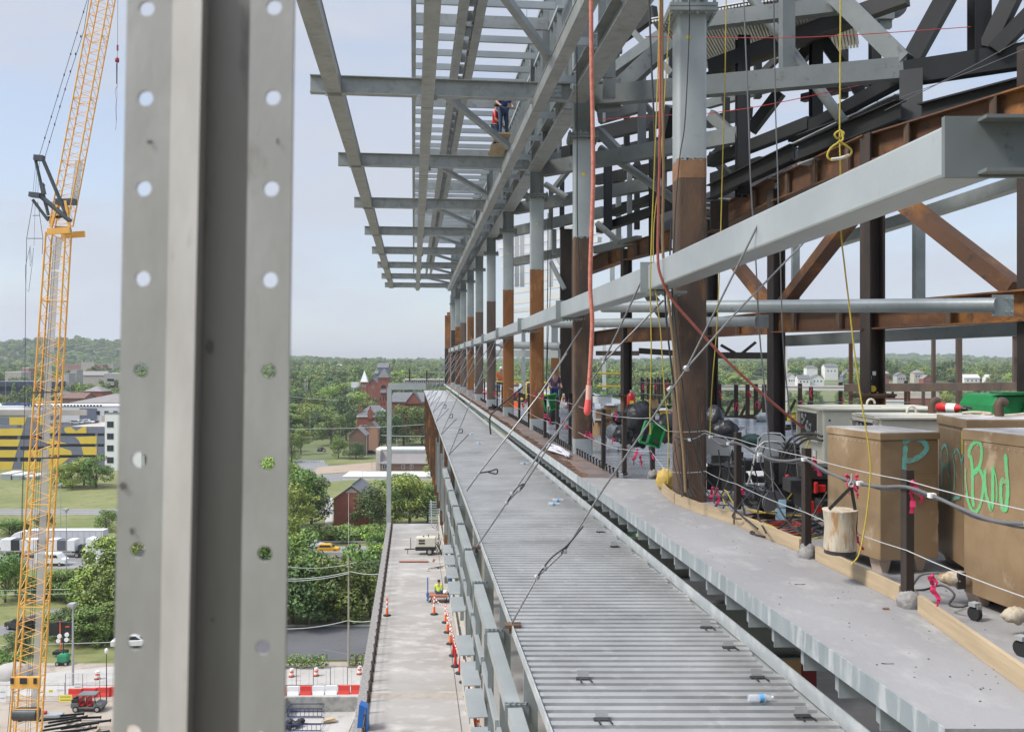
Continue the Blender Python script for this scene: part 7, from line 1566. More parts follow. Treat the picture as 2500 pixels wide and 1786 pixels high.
# right side houses
HS=[(2014,2046,893,880,10,WALLW,'gablex',ROOFG,2.5,'big white hillside house with a two-storey porch'),(1922,1944,919,800,9,WALLW,'gable',ROOFG,4,'white gable house left in the housing row'),(1948,1978,922,790,9,WALLW,'gablex',ROOFG,3,'white house with grey roof in the housing row'),(1981,2012,921,795,9,WALLW,'gable',ROOFG,3.2,'white double-gable house in the housing row'),(2058,2075,915,820,8,WALLG,'gable',ROOFG,3,'slate blue house just right of the housing row'),(2156,2170,910,830,9,BRICK,'gablex',ROOFM,2,'red brick house right of the splice column'),(2190,2212,914,810,9,SITEC,'gable',ROOFG,2.5,'grey gabled house between trees'),(2232,2256,908,850,9,BEIGE,'hip',ROOFM,3,'beige hip-roofed house among the right-hand trees'),(2254,2276,922,800,9,BRICK,'gable',ROOFM,3,'brick gable house by the left taupe post'),(2354,2392,920,830,9,WALLW,'gablex',ROOFW,3,'long white house right of the middle taupe post'),(2410,2440,921,830,9,WALLW,'gablex',ROOFW,3,'white roofed house near the right edge'),(2436,2470,924,810,9,WALLW,'gablex',ROOFG,2.6,'lower white house near the right edge')]
rh_=random.Random(77)
for i in range(34):
    Yh=rh_.uniform(560,1500); pxh=rh_.choice([rh_.uniform(0,280),rh_.uniform(700,1000),rh_.uniform(700,1000),rh_.uniform(1750,2500)]); wp=rh_.uniform(9,16)*F/Yh; zt=hgt((pxh-1250)/F*Yh,Yh)+rh_.uniform(7,12)
    bld('house','small house half hidden among the distant trees',pxh,pxh+wp,885-(zt-HC)*F/Yh,Yh,9,rh_.choice([WALLW,BEIGE,BRICK,WALLW,SITEC]),rh_.choice(['gable','gablex','hip']),rh_.choice([ROOFG,ROOFM,ROOFW,ROOFG]),2.6)[0]['group']='small houses among the distant trees'
for a,b,yt,Y,dp,wl,rf,rm,rh,lb in HS: 
    r=bld('house',lb,a,b,yt+2,Y,dp,wl,rf,rm,rh,[(.1,.9,.55,.9,3,1,1,1.3)],wm=WALLG)
t,T,bx2,z0,z1,hw=bld('brick_office','red brick building with tall white-framed windows at the right',2158,2300,972,500,16,BRICK,'flat',BEIGE,.5,[(.05,.42,.30,.72,4,2,2.1,2.6)],wm=WHITE)
m=MB(); bx2(m,-hw+1.2,-hw+14,-.3,0,z1-4.3,z1-.8); obj('white_bay',m,WALLW,t)
m=MB(); bx2(m,-hw,hw,3,10,z1+.4,z1+3.2); obj('roof_plant_screen',m,BEIGE,t)
# ================================================================ VEHICLES
def wheels(t,pts,r,w,ax='y'):
    for (x,y,z) in pts:
        m=MB(); m.cyl((x,y,z),r,w,16,ax); wl=obj('wheel',m,TYRE,t); m=MB(); m.cyl((x,y-w*.5,z),r*.6,.03,12,ax); obj('rim',m,RIM,wl)
def car(px,py,L,h,mt,kind,lb,d=1,z0=0,Y=None,rz=0,name='car',cat='car'):
    Y=Y or F*HC/(py-885); x=(px-1250)/F*Y; t=thing(name,(0,0,0),lb,cat); W=1.9; s=L/4.6*d
    prof={'suv':[(-2.3,.35),(-2.3,1.0),(-2.2,1.1),(1.2,1.1),(2.15,1.0),(2.3,.8),(2.3,.35)],'pickup':[(-2.3,.4),(-2.3,1.05),(1.3,1.1),(2.2,1.0),(2.3,.8),(2.3,.4)],'van':[(-2.3,.35),(-2.3,1.9),(-2.2,2.05),(1.0,2.05),(1.25,1.95),(1.75,1.25),(2.25,1.05),(2.3,.4)]}[kind]
    m=MB(); m.prism([(a*s,-W/2,b*h/1.7 if kind!='van' else b*h/2.1) for a,b in prof],(0,W,0)); o=obj('body',m,mt,t,bevel=.05,fix=True)
    k=h/1.7
    if kind!='van':
        cab={'suv':[(-2.15,1.09),(-1.95,1.62),(-1.7,1.7),(.3,1.7),(1.15,1.1)],'pickup':[(-.6,1.08),(-.5,1.7),(.4,1.72),(1.2,1.09)]}[kind]
        m=MB(); m.prism([(a*s,-W/2+.1,b*k) for a,b in cab],(0,W-.2,0)); obj('cabin',m,mt,t,bevel=.04,fix=True)
        m=MB(); g=[(cab[0][0]+.22,1.14),(cab[1][0]+.18,1.56),(cab[-2][0]-.05,1.58),(cab[-1][0]-.22,1.14)]
        for y in (-W/2+.09,W/2-.1): m.prism([(a*s,y,b*k) for a,b in g],(0,.01,0))
        m.prism([((cab[-1][0]+.005)*s,-.75,1.15*k),((cab[-1][0]+.005)*s,.75,1.15*k),((cab[-2][0]+.06)*s,.68,1.62*k),((cab[-2][0]+.06)*s,-.68,1.62*k)],(.01*d,0,0)); obj('windows',m,GLASS,t)
    else:
        m=MB()
        for a,b in ((-.9,-.1),(.05,1.0)): m.prism([(a*s,-W/2-.01,1.35*h/2.1),(b*s+.25*s*(b>.5),-W/2-.01,1.35*h/2.1),(b*s,-W/2-.01,1.8*h/2.1),(a*s,-W/2-.01,1.8*h/2.1)],(0,.01,0))
        obj('windows',m,GLASS,t); m=MB(); m.box((0,-W/2-.01,.5),(L*.92,.03,.18)); obj('side_moulding',m,BLK,t)
    r=.36*h/1.7 if kind!='van' else .36; wheels(t,[(sx*1.45*s,sy*(W/2-.08),r) for sx in (-1,1) for sy in (-1,1)],r,.24)
    m=MB()
    for y in (-.7,.7): m.box((-2.3*s,y,.9*k),(.03,.2,.14))
    obj('tail_lamps',m,RED,t)
    m=MB()
    for y in (-.7,.7): m.box((2.28*s,y,.78*k),(.06,.28,.14))
    obj('headlamps',m,WHITE,t)
    t.location=(x,Y,z0); t.rotation_euler=(0,0,rz); 
    for c in t.children: c.matrix_parent_inverse=Matrix()
    return t
car(127,1380,5.9,2.5,WHITE,'van','white passenger van in the near highway lane','1' and 1,.06,name='van',cat='van')
car(50,1537,4.8,1.75,BLK,'suv','black suv on the curving ramp behind the crane boom',-1,.06,rz=R(-28))
car(76,1533,4.6,1.7,BLK,'suv','dark car ahead of the black suv behind the boom',-1,.06,rz=R(-28))
car(327,1580,5.6,1.85,WHITE,'pickup','white pickup seen through a hole of the steel strut',1,.06,name='pickup_truck',cat='pickup',rz=R(5))
car(803,1345,4.4,1.8,mat('jeep_yellow',(.62,.33,.02),.4),'suv','yellow off-road car half hidden by trees on the highway',1,.06,Y=185)
car(765,1334,4.6,1.5,WHITE,'suv','white car behind the yellow one on the highway',1,.06,Y=190)
car(784,1102,4.8,1.9,BLK,'suv','black van-like car stopped at the street corner',1,.06,rz=R(80))
car(907,1108,5,1.6,BLK,'suv','dark sedan parked left of the tan shop',1,.07)
for i,(px,mt) in enumerate(((188,WHITE),(200,GREYL),(215,WHITE),(226,BLK))): car(px,1044,4.6,1.5,mt,'suv',['white','silver','second white','black'][i]+' car parked on the roof of the garage',1,bz(1041,330)+.02,Y=344+i*2)
# semi trucks
def semi(px,Y,d,lb,cargo):
    x=(px-1250)/F*Y; t=thing('semi_truck',(0,0,0),lb,'truck')
    # local x forward*d ; cab front at +
    X_=lambda a:a*d
    m=MB(); m.prism([(X_(a),-1.25,b) for a,b in ((5.4,.9),(5.4,2.6),(5.35,3.75),(5.9,3.95),(7.0,3.6),(7.9,2.75),(8.6,2.1),(10.2,1.9),(10.4,1.2),(10.4,.6),(6.8,.6),(6.6,.9))],(0,2.5,0)); obj('cab',m,WHITE,t,bevel=.08,fix=True)
    m=MB(); 
    for y in (-1.27,1.255): m.prism([(X_(a),y,b) for a,b in ((7.0,1.95),(8.3,1.95),(7.85,2.65),(7.1,2.7))],(0,.015,0)); m.box((X_(6.1),y,2.3),(.6,.015,.45))
    m.prism([(X_(8.42),-1.1,2.15),(X_(8.42),1.1,2.15),(X_(7.93),1.05,2.75),(X_(7.93),-1.05,2.75)],(.03*d,0,.02)); obj('windows',m,GLASS,t)
    m=MB(); m.box((X_(4.6),0,1.0),(4.6,1.0,.3)); m.box((X_(6.4),-1.1,.75),(1.4,.3,.5)); m.cyl((X_(5.3),-1.1,2.4),.09,3,8); obj('tractor_frame',m,BLK,t)
    wheels(t,[(X_(9.4),s*1.05,.52) for s in (-1,1)]+[(X_(q),s*1.0,.52) for q in (3.6,4.9) for s in (-1,1)],.52,.4)
    if cargo:
        m=MB(); m.box((X_(-3.6),0,2.75),(15.6,2.5,2.9)); b=obj('box_trailer',m,mat('trailer_white',(.66,.66,.67),.45,.1,(.60,.60,.61),.9),t,bevel=.03)
        m=MB()
        for k in range(13): m.box((X_(-11+k*1.2),-1.26,2.75),(.05,.02,2.7))
        m.box((X_(-3.6),-1.265,4.1),(15.6,.02,.12)); m.box((X_(-3.6),-1.265,1.36),(15.6,.02,.12)); obj('side_ribs',m,GALV,b)
        wheels(t,[(X_(q),s*1.0,.52) for q in (-9.8,-8.5) for s in (-1,1)],.52,.4); m=MB(); m.box((X_(-3.5),0,1.15),(14.8,.9,.2)); obj('trailer_frame',m,BLK,t)
    else:
        m=MB(); m.box((X_(-4.2),0,1.35),(15,2.5,.18)); m.box((X_(-4.2),-1.26,1.35),(15,.03,.1)); m.box((X_(-4.5),0,1.1),(13,.8,.3)); obj('flatbed',m,SITEC,t)
        for i,(a,w,mt,h) in enumerate(((-10.6,2,WHITE,2.2),(-8.7,1.6,BLK,2.1),(-7.0,1.6,WHITE,2.1),(-5.2,1.7,WHITE,2.2),(-3.3,1.9,mat('tarp_grey',(.10,.10,.12),.6),2.2),(-1.3,1.9,WHITE,2.2),(.6,1.9,mat('tarp_grey',(.1,.1,.1)),2.0),(2.4,1.5,WHITE,2.1))):
            m=MB(); m.box((X_(a),0,1.46+h/2),(w,2.2,h)); m.box((X_(a),0,1.46+h*.55),(.06,2.24,h*.9)); obj('wrapped_load',m,mt,t,bevel=.12)
        wheels(t,[(X_(q),s*1.0,.5) for q in (-10.4,-9.1) for s in (-1,1)],.5,.4)
        m=MB(); m.cyl((X_(4.4),-1.0,2.2),.5,.3,14,'y'); m.box((X_(4.3),0,1.9),(1.2,1.6,1.0)); obj('spare_gear',m,BLK,t)
    t.location=(x,Y,.06)
    for c in t.children: c.matrix_parent_inverse=Matrix()
semi(125,188,-1,'white semi truck with a long box trailer heading left',True)
semi(150,181,1,'white semi truck with a flatbed of wrapped loads heading right',False)
# low trailer in front of the cab
m=MB(); x,Y=G(262,1383); m.box((x,Y,1.3),(7.5,2.2,.9)); m.cyl((x-3,Y-1,.45),.42,.3,12,'y'); m.cyl((x-2,Y-1,.45),.42,.3,12,'y'); m.prism([(x-4,Y-1.1,.9),(x-3,Y-1.1,2.0),(x-2.2,Y-1.1,2.0),(x-2,Y-1.1,.9)],(0,2.2,0)); tag(obj('white_trailer',m,WALLW),'white low trailer in front of the flatbed cab','trailer')
# utility buggy
px,py=218,1733; Y=F*HC/(py-885); x=(px-1250)/F*Y
t=thing('utility_buggy',(x,Y,.05),'four-seat utility buggy with red seats and a grey roof on the site road','buggy'); b=V((x,Y,.06))
m=MB(); m.prism([b+V((q,-.7,z)) for q,z in ((-1.75,.5),(-1.75,.95),(-.9,.95),(-.9,.55),(.75,.55),(.8,.95),(1.6,.85),(1.75,.6),(1.7,.4),(-1.6,.4))],(0,1.4,0)); obj('body',m,mat('buggy_grey',(.13,.13,.125),.6),t,fix=True)
m=MB(); m.box(b+V((-.05,0,1.85)),(1.9,1.3,.08)); obj('roof',m,GREYD,t)
m=MB()
for q in (-.95,-.05,.85):
    for s in (-.65,.65): m.tube([b+V((q+(.15 if q>.5 else 0),s,.9)),b+V((q,s,1.83))],.035,6)
m.tube([b+V((.85,-.65,1.83)),b+V((1.05,-.65,.95))],.035,6); obj('roll_cage',m,BLK,t)
for q in (-.6,.25):
    m=MB(); m.box(b+V((q,0,.75)),(.5,1.2,.14)); m.box(b+V((q-.25,0,1.15)),(.14,1.2,.7)); obj('seat',m,RED,t)
for q in (-1.2,1.2):
    for s in (-.65,.65):
        m=MB(); m.cyl(b+V((q,s,.32)),.34,.24,14,'y'); w=obj('wheel',m,TYRE,t); m=MB(); m.cyl(b+V((q,s-.125,.32)),.2,.02,12,'y'); obj('rim',m,SITEC,w)
m=MB(); m.box(b+V((-1.4,0,1.15)),(.7,1.1,.35)); m.blob(b+V((-1.5,0,1.4)),(.5,.6,.3),5,3,.3); obj('cargo',m,BLK,t)
# ---------------------------------------------------------------- street furniture and site
def pole(px,py,yt,lb,r=.1,mt=GALV,head='led',Y=None,nm='light_pole'):
    Y=Y or F*HC/(py-885); x=(px-1250)/F*Y; z0=0 if Y<350 else hgt(x,Y); z1=bz(yt,Y); t=thing(nm,(x,Y,z0),lb,'pole')
    m=MB(); m.tube([(x,Y,z0),(x,Y,z1)],r,8,True,r*.6); obj('shaft',m,mt,t)
    m=MB()
    if head=='led': m.box((x,Y-.2,z1+.3),(.75,.9,.35)); m.box((x,Y,z1),(.3,.3,.5))
    elif head=='arm': m.tube([(x,Y,z1),(x-.8,Y,z1+.5),(x-2.2,Y,z1+.6)],.05,6); m.box((x-2.5,Y,z1+.55),(.8,.35,.16))
    elif head=='lamp': m.lathe((x,Y,z1),[(.12,0),(.2,.1),(.2,.5),(.05,.6)],8)
    elif head=='cross': m.box((x,Y,z1-.6),(2.2,.12,.14)); m.box((x-.9,Y,z1-.4),(.1,.1,.3)); m.box((x+.9,Y,z1-.4),(.1,.1,.3)); m.cyl((x+.3,Y-.1,z1-3),.2,.7,8)
    else: m.box((x,Y,z1+.03),(.15,.15,.06))
    obj('head',m,mt if head!='lamp' else WHITE,t); return t
pole(178,1672,1480,'tall pale light pole right of the crane boom',.16,WALLW if 0 else GALV); pole(162,1399,1247,'grey light pole beside the white van',.11); pole(148,1300,1185,'distant grey light pole beyond the trailer',.09)
pole(260,1712,1594,'slim black lamp post beside the utility buggy',.07,BLK,'lamp'); pole(851,1630,1358,'wooden utility pole beside the walkway',.14,POLE,'none',nm='utility_pole')
pole(851,1330,1205,'thin pale flagpole in front of the brick gable building',.06,WALLW,'none',nm='flagpole'); pole(757,1065,998,'arched street lamp beside the far street',.07,GALV,'arm',Y=405); pole(742,1100,1042,'nearer street lamp on the left of the street',.07,GALV,'arm',Y=385); pole(729,1101,1054,'street lamp at the corner near the strut',.07,GREYD,'arm',Y=380)
pole(832,1075,1036,'double armed lamp in front of the trees',.07,GALV,'arm',Y=400); pole(764,990,968,'thin utility pole in the trees',.09,GALV,'cross',Y=520,nm='utility_pole'); pole(850,940,912,'far thin pole above the trees',.12,GALV,'none',Y=640); pole(1016,912,878,'far pole near the end of the building',.2,GALV,'none',Y=900)
pole(745,945,928,'left lamp of the far pair of white masts',.15,WALLW,'led',Y=600); pole(750,945,919,'right lamp of the far pair of white masts',.15,WALLW,'led',Y=600)
pole(895,1118,1063,'pale pole left of the cream shop',.07,WALLW,'none',Y=372); pole(198,985,925,'thin pole above the hall roof',.1,GALV,'none',Y=500); pole(14,950,913,'pole at the far left',.12,GALV,'none',Y=560); pole(64,985,950,'pole left of the boom above apartments',.1,GALV,'none',Y=480)
pole(908,1165,1108,'dark thin pole in front of the shop',.06,GREYD,'none',Y=330); pole(885,1290,1150,'thin pole above the white warehouse',.05,GREYD,'none',Y=290); pole(969,1100,1068,'small pale pole with a lamp by the big trees',.08,WALLW,'none',Y=360)
# overhead lines
for i,(a,b,Y0,Y1,s) in enumerate((((-40,1441),(290,1435),145,140,0),((-40,1452),(320,1446),140,138,0),((-40,1410),(300,1408),150,150,0),((-40,1576),(300,1566),120,118,0),((690,1412),(852,1395),116,115,.3),((690,1417),(852,1399),116,115,.3),((856,1394),(935,1400),115,112,.2),((700,1047),(1070,1033),300,330,.5),((700,1382),(870,1372),130,130,.5),((690,1534),(848,1514),116,115,.3),((852,1514),(920,1512),115,112,.2),((700,966),(825,976),420,430,.4),((930,1062),(1065,1064),340,340,.2),((1745,905),(2560,930),620,560,6))):
    m=MB(); m.tube(sag(P(a[0],a[1],Y0),P(b[0],b[1],Y1),s,10),.045 if Y0<200 else .10,5); tag(obj('overhead_line',m,mat('line_grey',(.42,.45,.42),.6)),'%s overhead line, from the nearest'%ORD[i],'wire','overhead lines across the town')
# fence, signs, drums, barriers
def fence(px0,px1,py,h,lb,step=2.6,mt=GALV):
    a=G(px0,py);b=G(px1,py); L=math.dist(a,b); n=max(1,int(L/step)); t=thing('site_fence',(a[0],a[1],0),lb,'fence')
    for k in range(n+1):
        x=a[0]+(b[0]-a[0])*k/n;y=a[1]+(b[1]-a[1])*k/n; m=MB(); m.tube([(x,y,0),(x,y,h)],.045,6); obj('fence_post',m,mt,t)
    m=MB(); m.tube([(a[0],a[1],h),(b[0],b[1],h)],.035,6); m.tube([(a[0],a[1],.15),(b[0],b[1],.15)],.03,6)
    for k in range(n*2): 
        x=a[0]+(b[0]-a[0])*(k+.5)/(n*2); m.tube([(x,a[1],.15),(x,a[1],h)],.012,4)
    obj('mesh_rails',m,mt,t)
fence(-30,158,1712,2.2,'site fence behind the crane boom'); fence(160,285,1697,2.6,'taller site fence right of the light pole',1.8); fence(640,890,1675,2.4,'site fence above the red and white barriers',2.0,mat('fence_brown',(.16,.13,.11),.8))
def sign(px,py,w,h,zc,mt,lb,Y=None,txt=None):
    Y=Y or F*HC/(py-885); x=(px-1250)/F*Y; m=MB(); m.box((x,Y-.1,zc),(w,.03,h)); m.mi=1
    for k in range(2): m.box((x,Y-.12,zc+h*(.22-.44*k)),(w*.8,.01,h*.07))
    tag(obj('site_sign',m,[mt,BLK if mt is not WHITE else GREYL]),lb,'sign')
sign(161,1716,1.5,.8,.9,YEL and mat('sign_yellow',(.80,.70,.12),.6),'yellow banner on the fence by the buggy',Y=102.5); sign(191,1700,.85,.7,1.6,WHITE,'white board on the tall site fence',Y=104.6); sign(8,1712,.7,1.6,1.1,WHITE,'white board at the left edge of the fence',Y=103); sign(125,1700,.5,.3,1.4,mat('sign_yellow',(.8,.7,.1)),'small yellow plate on the fence',Y=103.4); sign(148,1700,.85,.28,1.5,WHITE,'small white plate on the fence',Y=103.4)
def drum(px,py,lb):
    x,Y=G(px,py); t=thing('traffic_drum',(x,Y,.06),lb,'traffic drum','orange traffic drums'); 
    for k in range(4):
        m=MB(); m.lathe((x,Y,.07+k*.25),[(.30-.02*k,0),(.29-.02*k,.245)],12); obj('orange_band' if k%2==0 else 'white_band',m,ORNG if k%2==0 else WHITE,t)
    m=MB(); m.lathe((x,Y,.06),[(.38,0),(.38,.08)],12); obj('base',m,TYRE,t)
drum(238,1658,'orange drum beyond the fence, right of the light pole'); drum(712,1652,'orange drum above the barriers, left'); drum(772,1650,'orange drum above the barriers, middle'); drum(878,1646,'orange drum above the barriers by the walkway')
def wb(px0,px1,py,mt,i):
    a=G(px0,py);b=G(px1,py); t=MB(); W=b[0]-a[0]; c=((a[0]+b[0])/2,(a[1]+b[1])/2)
    t.prism([(a[0],c[1]-.28,.06),(a[0],c[1]+.28,.06),(a[0],c[1]+.14,.5),(a[0],c[1]+.12,1.05),(a[0],c[1]-.12,1.05),(a[0],c[1]-.14,.5)],(W,0,0)); 
    tag(obj('water_barrier',t,mt),'%s %s plastic barrier from the left in the row above the pit'%(ORD[i],'red' if mt is RED else 'white'),'barrier','red and white plastic barriers'); 
RED2=mat('barrier_red',(.62,.05,.04),.5)
for i in range(9): wb(640+i*31,668+i*31,1697-i*.6,[RED2,WHITE,WHITE,RED2,WHITE,WHITE,WHITE,RED2,RED2][i] if 0 else (RED2 if i in (1,3,6,7) else WHITE),i)
for i in range(4): wb(168+i*34,200+i*34,1702-i*1.5,mat('barrier_red',(.6,.05,.04)) ,i+9)
# light tower (green) and message board
x,Y=G(155,1622); t=thing('light_tower',(x,Y,0),'green portable light tower with four round lamps','light tower')
m=MB(); m.box((x,Y,.9),(1.3,1.0,.9)); m.box((x,Y,1.4),(1.0,.8,.12)); obj('engine_hood',m,GREEN and mat('tower_green',(.03,.24,.12),.5),t,bevel=.06)
m=MB(); m.box((x,Y,.35),(1.5,1.0,.25)); m.tube([(x,Y,1.2),(x,Y,4.0)],.06,6); m.tube([(x-.7,Y,3.4),(x+.7,Y,3.4)],.03,5); obj('mast',m,BLK,t)
for q,z in ((-.45,3.75),(.5,3.95),(-.6,3.15),(.45,3.3)): m=MB(); m.cyl((x+q,Y-.15,z),.28,.12,14,'y'); obj('lamp',m,WHITE,t)
wheels(t,[(x+s*.55,Y-.5,.28) for s in (-1,1)],.28,.15)
x,Y=G(148,1600); t=thing('message_board',(x,Y,0),'dark electronic message board with an orange mast','message board')
m=MB(); m.box((x,Y,3.6),(2.9,.15,1.7),.12); m.box((x,Y+.05,4.55),(1.2,.6,.06)); obj('panel',m,BLK,t); m=MB(); m.box((x,Y-.12,3.6),(.14,.1,2.2)); m.box((x,Y,1.4),(.14,.14,2.6)); m.box((x+.9,Y-.02,3.9),(.5,.02,.2),.12); obj('orange_mast',m,ORNG,t); m=MB(); m.box((x,Y,.5),(1.6,1.2,.4)); obj('trailer_base',m,BLK,t)
# black steel bundle
r_=random.Random(3)
for i in range(12):
    x,Y=G(185+r_.uniform(-50,60),1755+i*5); m=MB(); a=V((x-1.9,Y,.3+.0*i)); b=V((x+1.9,Y+r_.uniform(-.8,.8),.35+r_.uniform(0,.7))); m.ibeam(a,b,.16,.2,.02,.02); m.box(b,(.06,.22,.3)); tag(obj('black_joist',m,BLACK),'%s black steel member of the pile below the buggy'%ORD[i],'beam','pile of black steel on the site')
for i in range(4):
    x,Y=G(170+i*22,1765+i*7); m=MB(); m.box((x,Y,.2),(.25,1.2,.2)); tag(obj('timber_block',m,WOOD),'%s timber block under the black steel pile'%ORD[i],'block','timber blocks under the steel pile')
m=MB(); x,Y=G(125,1752); m.box((x,Y,.35),(2.4,.9,.25)); m.mi=1; m.box((x-.9,Y,.6),(.7,.5,.3)); tag(obj('metal_sheets',m,[GREYL,RED]),'stack of grey sheets with a red end beside the steel pile','sheets')
# dirt heap
m=MB(); x,Y=G(28,1650); m.blob((x,Y,.2),(5,4,3.0),9,3,.08); tag(obj('gravel_heap',m,SITEC),'pale gravel heap behind the crane boom','heap')
# concrete pit
ZP=-1.6
def G2(px,py): Y=F*(HC-ZP)/(py-885); return (px-1250)/F*Y,Y
t=thing('concrete_pit',(-22,100,ZP),'open concrete foundation pit with pale walls below the barriers','foundation')
m=MB(); m.box((-21.85,105.05,(ZP+.12)/2),(9.3,.3,.12-ZP)); obj('back_wall',m,mat('formed_concrete',(.36,.35,.32),.9,0,(.22,.22,.2),.8,(.45,.65),c3=(.45,.44,.40),sc3=1.5),t)
m=MB(); m.bar(V((-26.4,104.9,(ZP+.12)/2)),V((-26.4,84,(ZP+.12)/2)),.3,.12-ZP); m.bar(V((-17.4,104.9,(ZP+.1)/2)),V((-17.4,84,(ZP+.1)/2)),.3,.1-ZP); obj('side_walls',m,SITEC,t)
m=MB(); m.add([(-26.6,80,ZP),(-17.2,80,ZP),(-17.2,105.1,ZP),(-26.6,105.1,ZP)],[(0,1,2,3)]); obj('pit_floor',m,SITEC,t)
def cage(px0,px1,py0,py1,z,lb):
    m=MB(); a=G2(px0,py0);b=G2(px1,py1)
    for zz in (.15,z):
        m.tube([(a[0],a[1],ZP+zz),(b[0],a[1],ZP+zz),(b[0],b[1],ZP+zz),(a[0],b[1],ZP+zz),(a[0],a[1],ZP+zz)],.05,5)
    for k in range(9): x=a[0]+(b[0]-a[0])*k/8; m.tube([(x,a[1],ZP+.1),(x,a[1],ZP+z)],.03,4)
    tag(obj('safety_cage',m,NAVY),lb,'guard frame')
cage(702,792,1750,1738,1.0,'dark blue guard frame standing in the pit, back'); cage(694,792,1785,1768,.8,'dark blue guard frame in the pit, front')
m=MB(); r_=random.Random(9)
for k in range(9): x,Y=G2(700+r_.uniform(0,40),1765+r_.uniform(0,20)); m.blob((x,Y,ZP+.4),(.8,.7,.5),5,k,.3)
tag(obj('black_scrap_heap',m,BAG),'black tarps and scraps heaped in the pit corner','heap')
m=MB(); x,Y=G2(805,1762); m.box((x,Y,ZP+.25),(1.4,.8,.2),.2); m.box((x,Y,ZP+.4),(1.0,.7,.1),.5); tag(obj('timber_stack',m,WOOD),'small stack of weathered timber in the pit','timber')
x,Y=G2(828,1733); t=thing('delineator_post',(x,Y,ZP+.1),'single red delineator in the pit by the back wall','cone'); m=MB(); m.lathe((x,Y,ZP+.1),[(.1,0),(.07,1.1)],8); obj('tube',m,RED,t); m=MB(); m.lathe((x,Y,ZP+.1),[(.25,0),(.25,.06)],8); obj('rubber_base',m,TYRE,t)
person((G(790,1106)[0],G(790,1106)[1],.06),'pedestrian in a pale shirt at the street corner, left of two',STAND,WHITE,JEAN); person((G(794,1105)[0],G(794,1105)[1],.06),'pedestrian in a red shirt at the street corner, right of two',WALK,RED,JEAN)
# ================================================================ LATTICE CRANE
YC=75.0
t=thing('lattice_crane',P(58,1786,YC),'tall orange-yellow lattice boom crane standing left of the building','crane')
def cp(px,py,dy=0): return P(px,py,YC)+V((0,dy,0))
def lattice(name,A0,B0,w0,w1,nb,mt,rc=.075,rb=.032,off=(0,0),depth=2.1,dpx=15):
    """A0,B0: bottom/top centre px; w0,w1 width px"""
    m=MB(); mb_=MB(); 
    def corner(s,q,f): # s side -1/1, q depth 0/1, f 0..1
        cx=A0[0]+(B0[0]-A0[0])*f; cy=A0[1]+(B0[1]-A0[1])*f; w=w0+(w1-w0)*f
        p=cp(cx+s*w/2,cy); return p+V((q*( -depth*.55+ .7),q*depth,0)) if 0 else p+V((q*(dpx/F*YC+ (cx-1250)/F*depth),q*depth,0))
    for s in (-1,1):
        for q in (0,1): m.tube([corner(s,q,0),corner(s,q,1)],rc,8)
    obj(name,m,mt,t)
    for k in range(nb):
        f0=k/nb;f1=(k+.5)/nb;f2=(k+1)/nb
        for q in (0,1):
            mb_.tube([corner(-1,q,f0),corner(1,q,f1)],rb,5); mb_.tube([corner(1,q,f1),corner(-1,q,f2)],rb,5)
        for s in (-1,1):
            mb_.tube([corner(s,0,f0),corner(s,1,f1)],rb,5); mb_.tube([corner(s,1,f1),corner(s,0,f2)],rb,5)
        if k%6==0:
            for q in (0,1): mb_.tube([corner(-1,q,f0),corner(1,q,f0)],rb*1.4,5)
            for s in (-1,1): mb_.tube([corner(s,0,f0),corner(s,1,f0)],rb*1.4,5)
    obj(name.replace('chords','lacing'),mb_,mt,t)
lattice('boom_chords',(44,1980),(136,566),68,48,34,CRN,.082,.030)
lattice('jib_chords',(143,545),(275,-170),44,40,28,CRN,.062,.022,depth=1.8,dpx=14)
for (a,b) in (((86,1080),(92,870)),((70,1480),(84,1100)),((58,1770),(70,1500)),((96,860),(108,660)),((108,655),(118,575)),((155,480),(168,384))): m=MB(); m.prism([cp(a[0]+2,a[1],1),cp(a[0]+20,a[1],1),cp(b[0]+20,b[1],1),cp(b[0]+2,b[1],1)],(0,.06,0)); obj('walkway_grating',m,MESHM,t)
m=MB(); m.prism([cp(28,1678,-.2),cp(98,1678,-.2),cp(100,1650,-.2),cp(30,1650,-.2)],(0,.3,0)); m.prism([cp(110,600,0),cp(172,600,0),cp(173,562,0),cp(118,556,0)],(0,2.4,0)) if 0 else None
obj('front_crosshead',m,CRN,t)
for q in (((118,566,-.1),(172,562,-.1),.25,.5),((118,566,2.2),(176,562,2.2),.25,.5),((124,556,0),(140,500,0),.2,.2),((170,556,0),(160,490,0),.2,.2),((126,530,1),(160,500,1),.18,.18)): m=MB(); m.bar(cp(*q[0]),cp(*q[1]),q[2],q[3]); obj('joint_strut',m,CRN,t)
for x0,x1 in ((29,37),(52,69),(85,93)): m=MB(); m.prism([cp(x0,1666,-.25),cp(x1,1666,-.25),cp(x1,1652,-.25),cp(x0,1652,-.25)],(0,.04,0)); obj('dark_opening',m,BLK,t)
m=MB(); 
for y in (1138,978): m.bar(cp(82 if y>1000 else 80,y-20,-.15),cp(148,y-22,-.15),.1,.12)
obj('boom_band',m,CRD,t)
m=MB(); m.bar(cp(85,385),cp(107,387),.5,.45); m.tube([cp(87,392),cp(118,525)],.13,8); m.tube([cp(107,394),cp(163,527)],.16,8); m.bar(cp(103,448,-.1),cp(109,475,-.1),.25,.3); obj('gantry_mast',m,CRD,t)
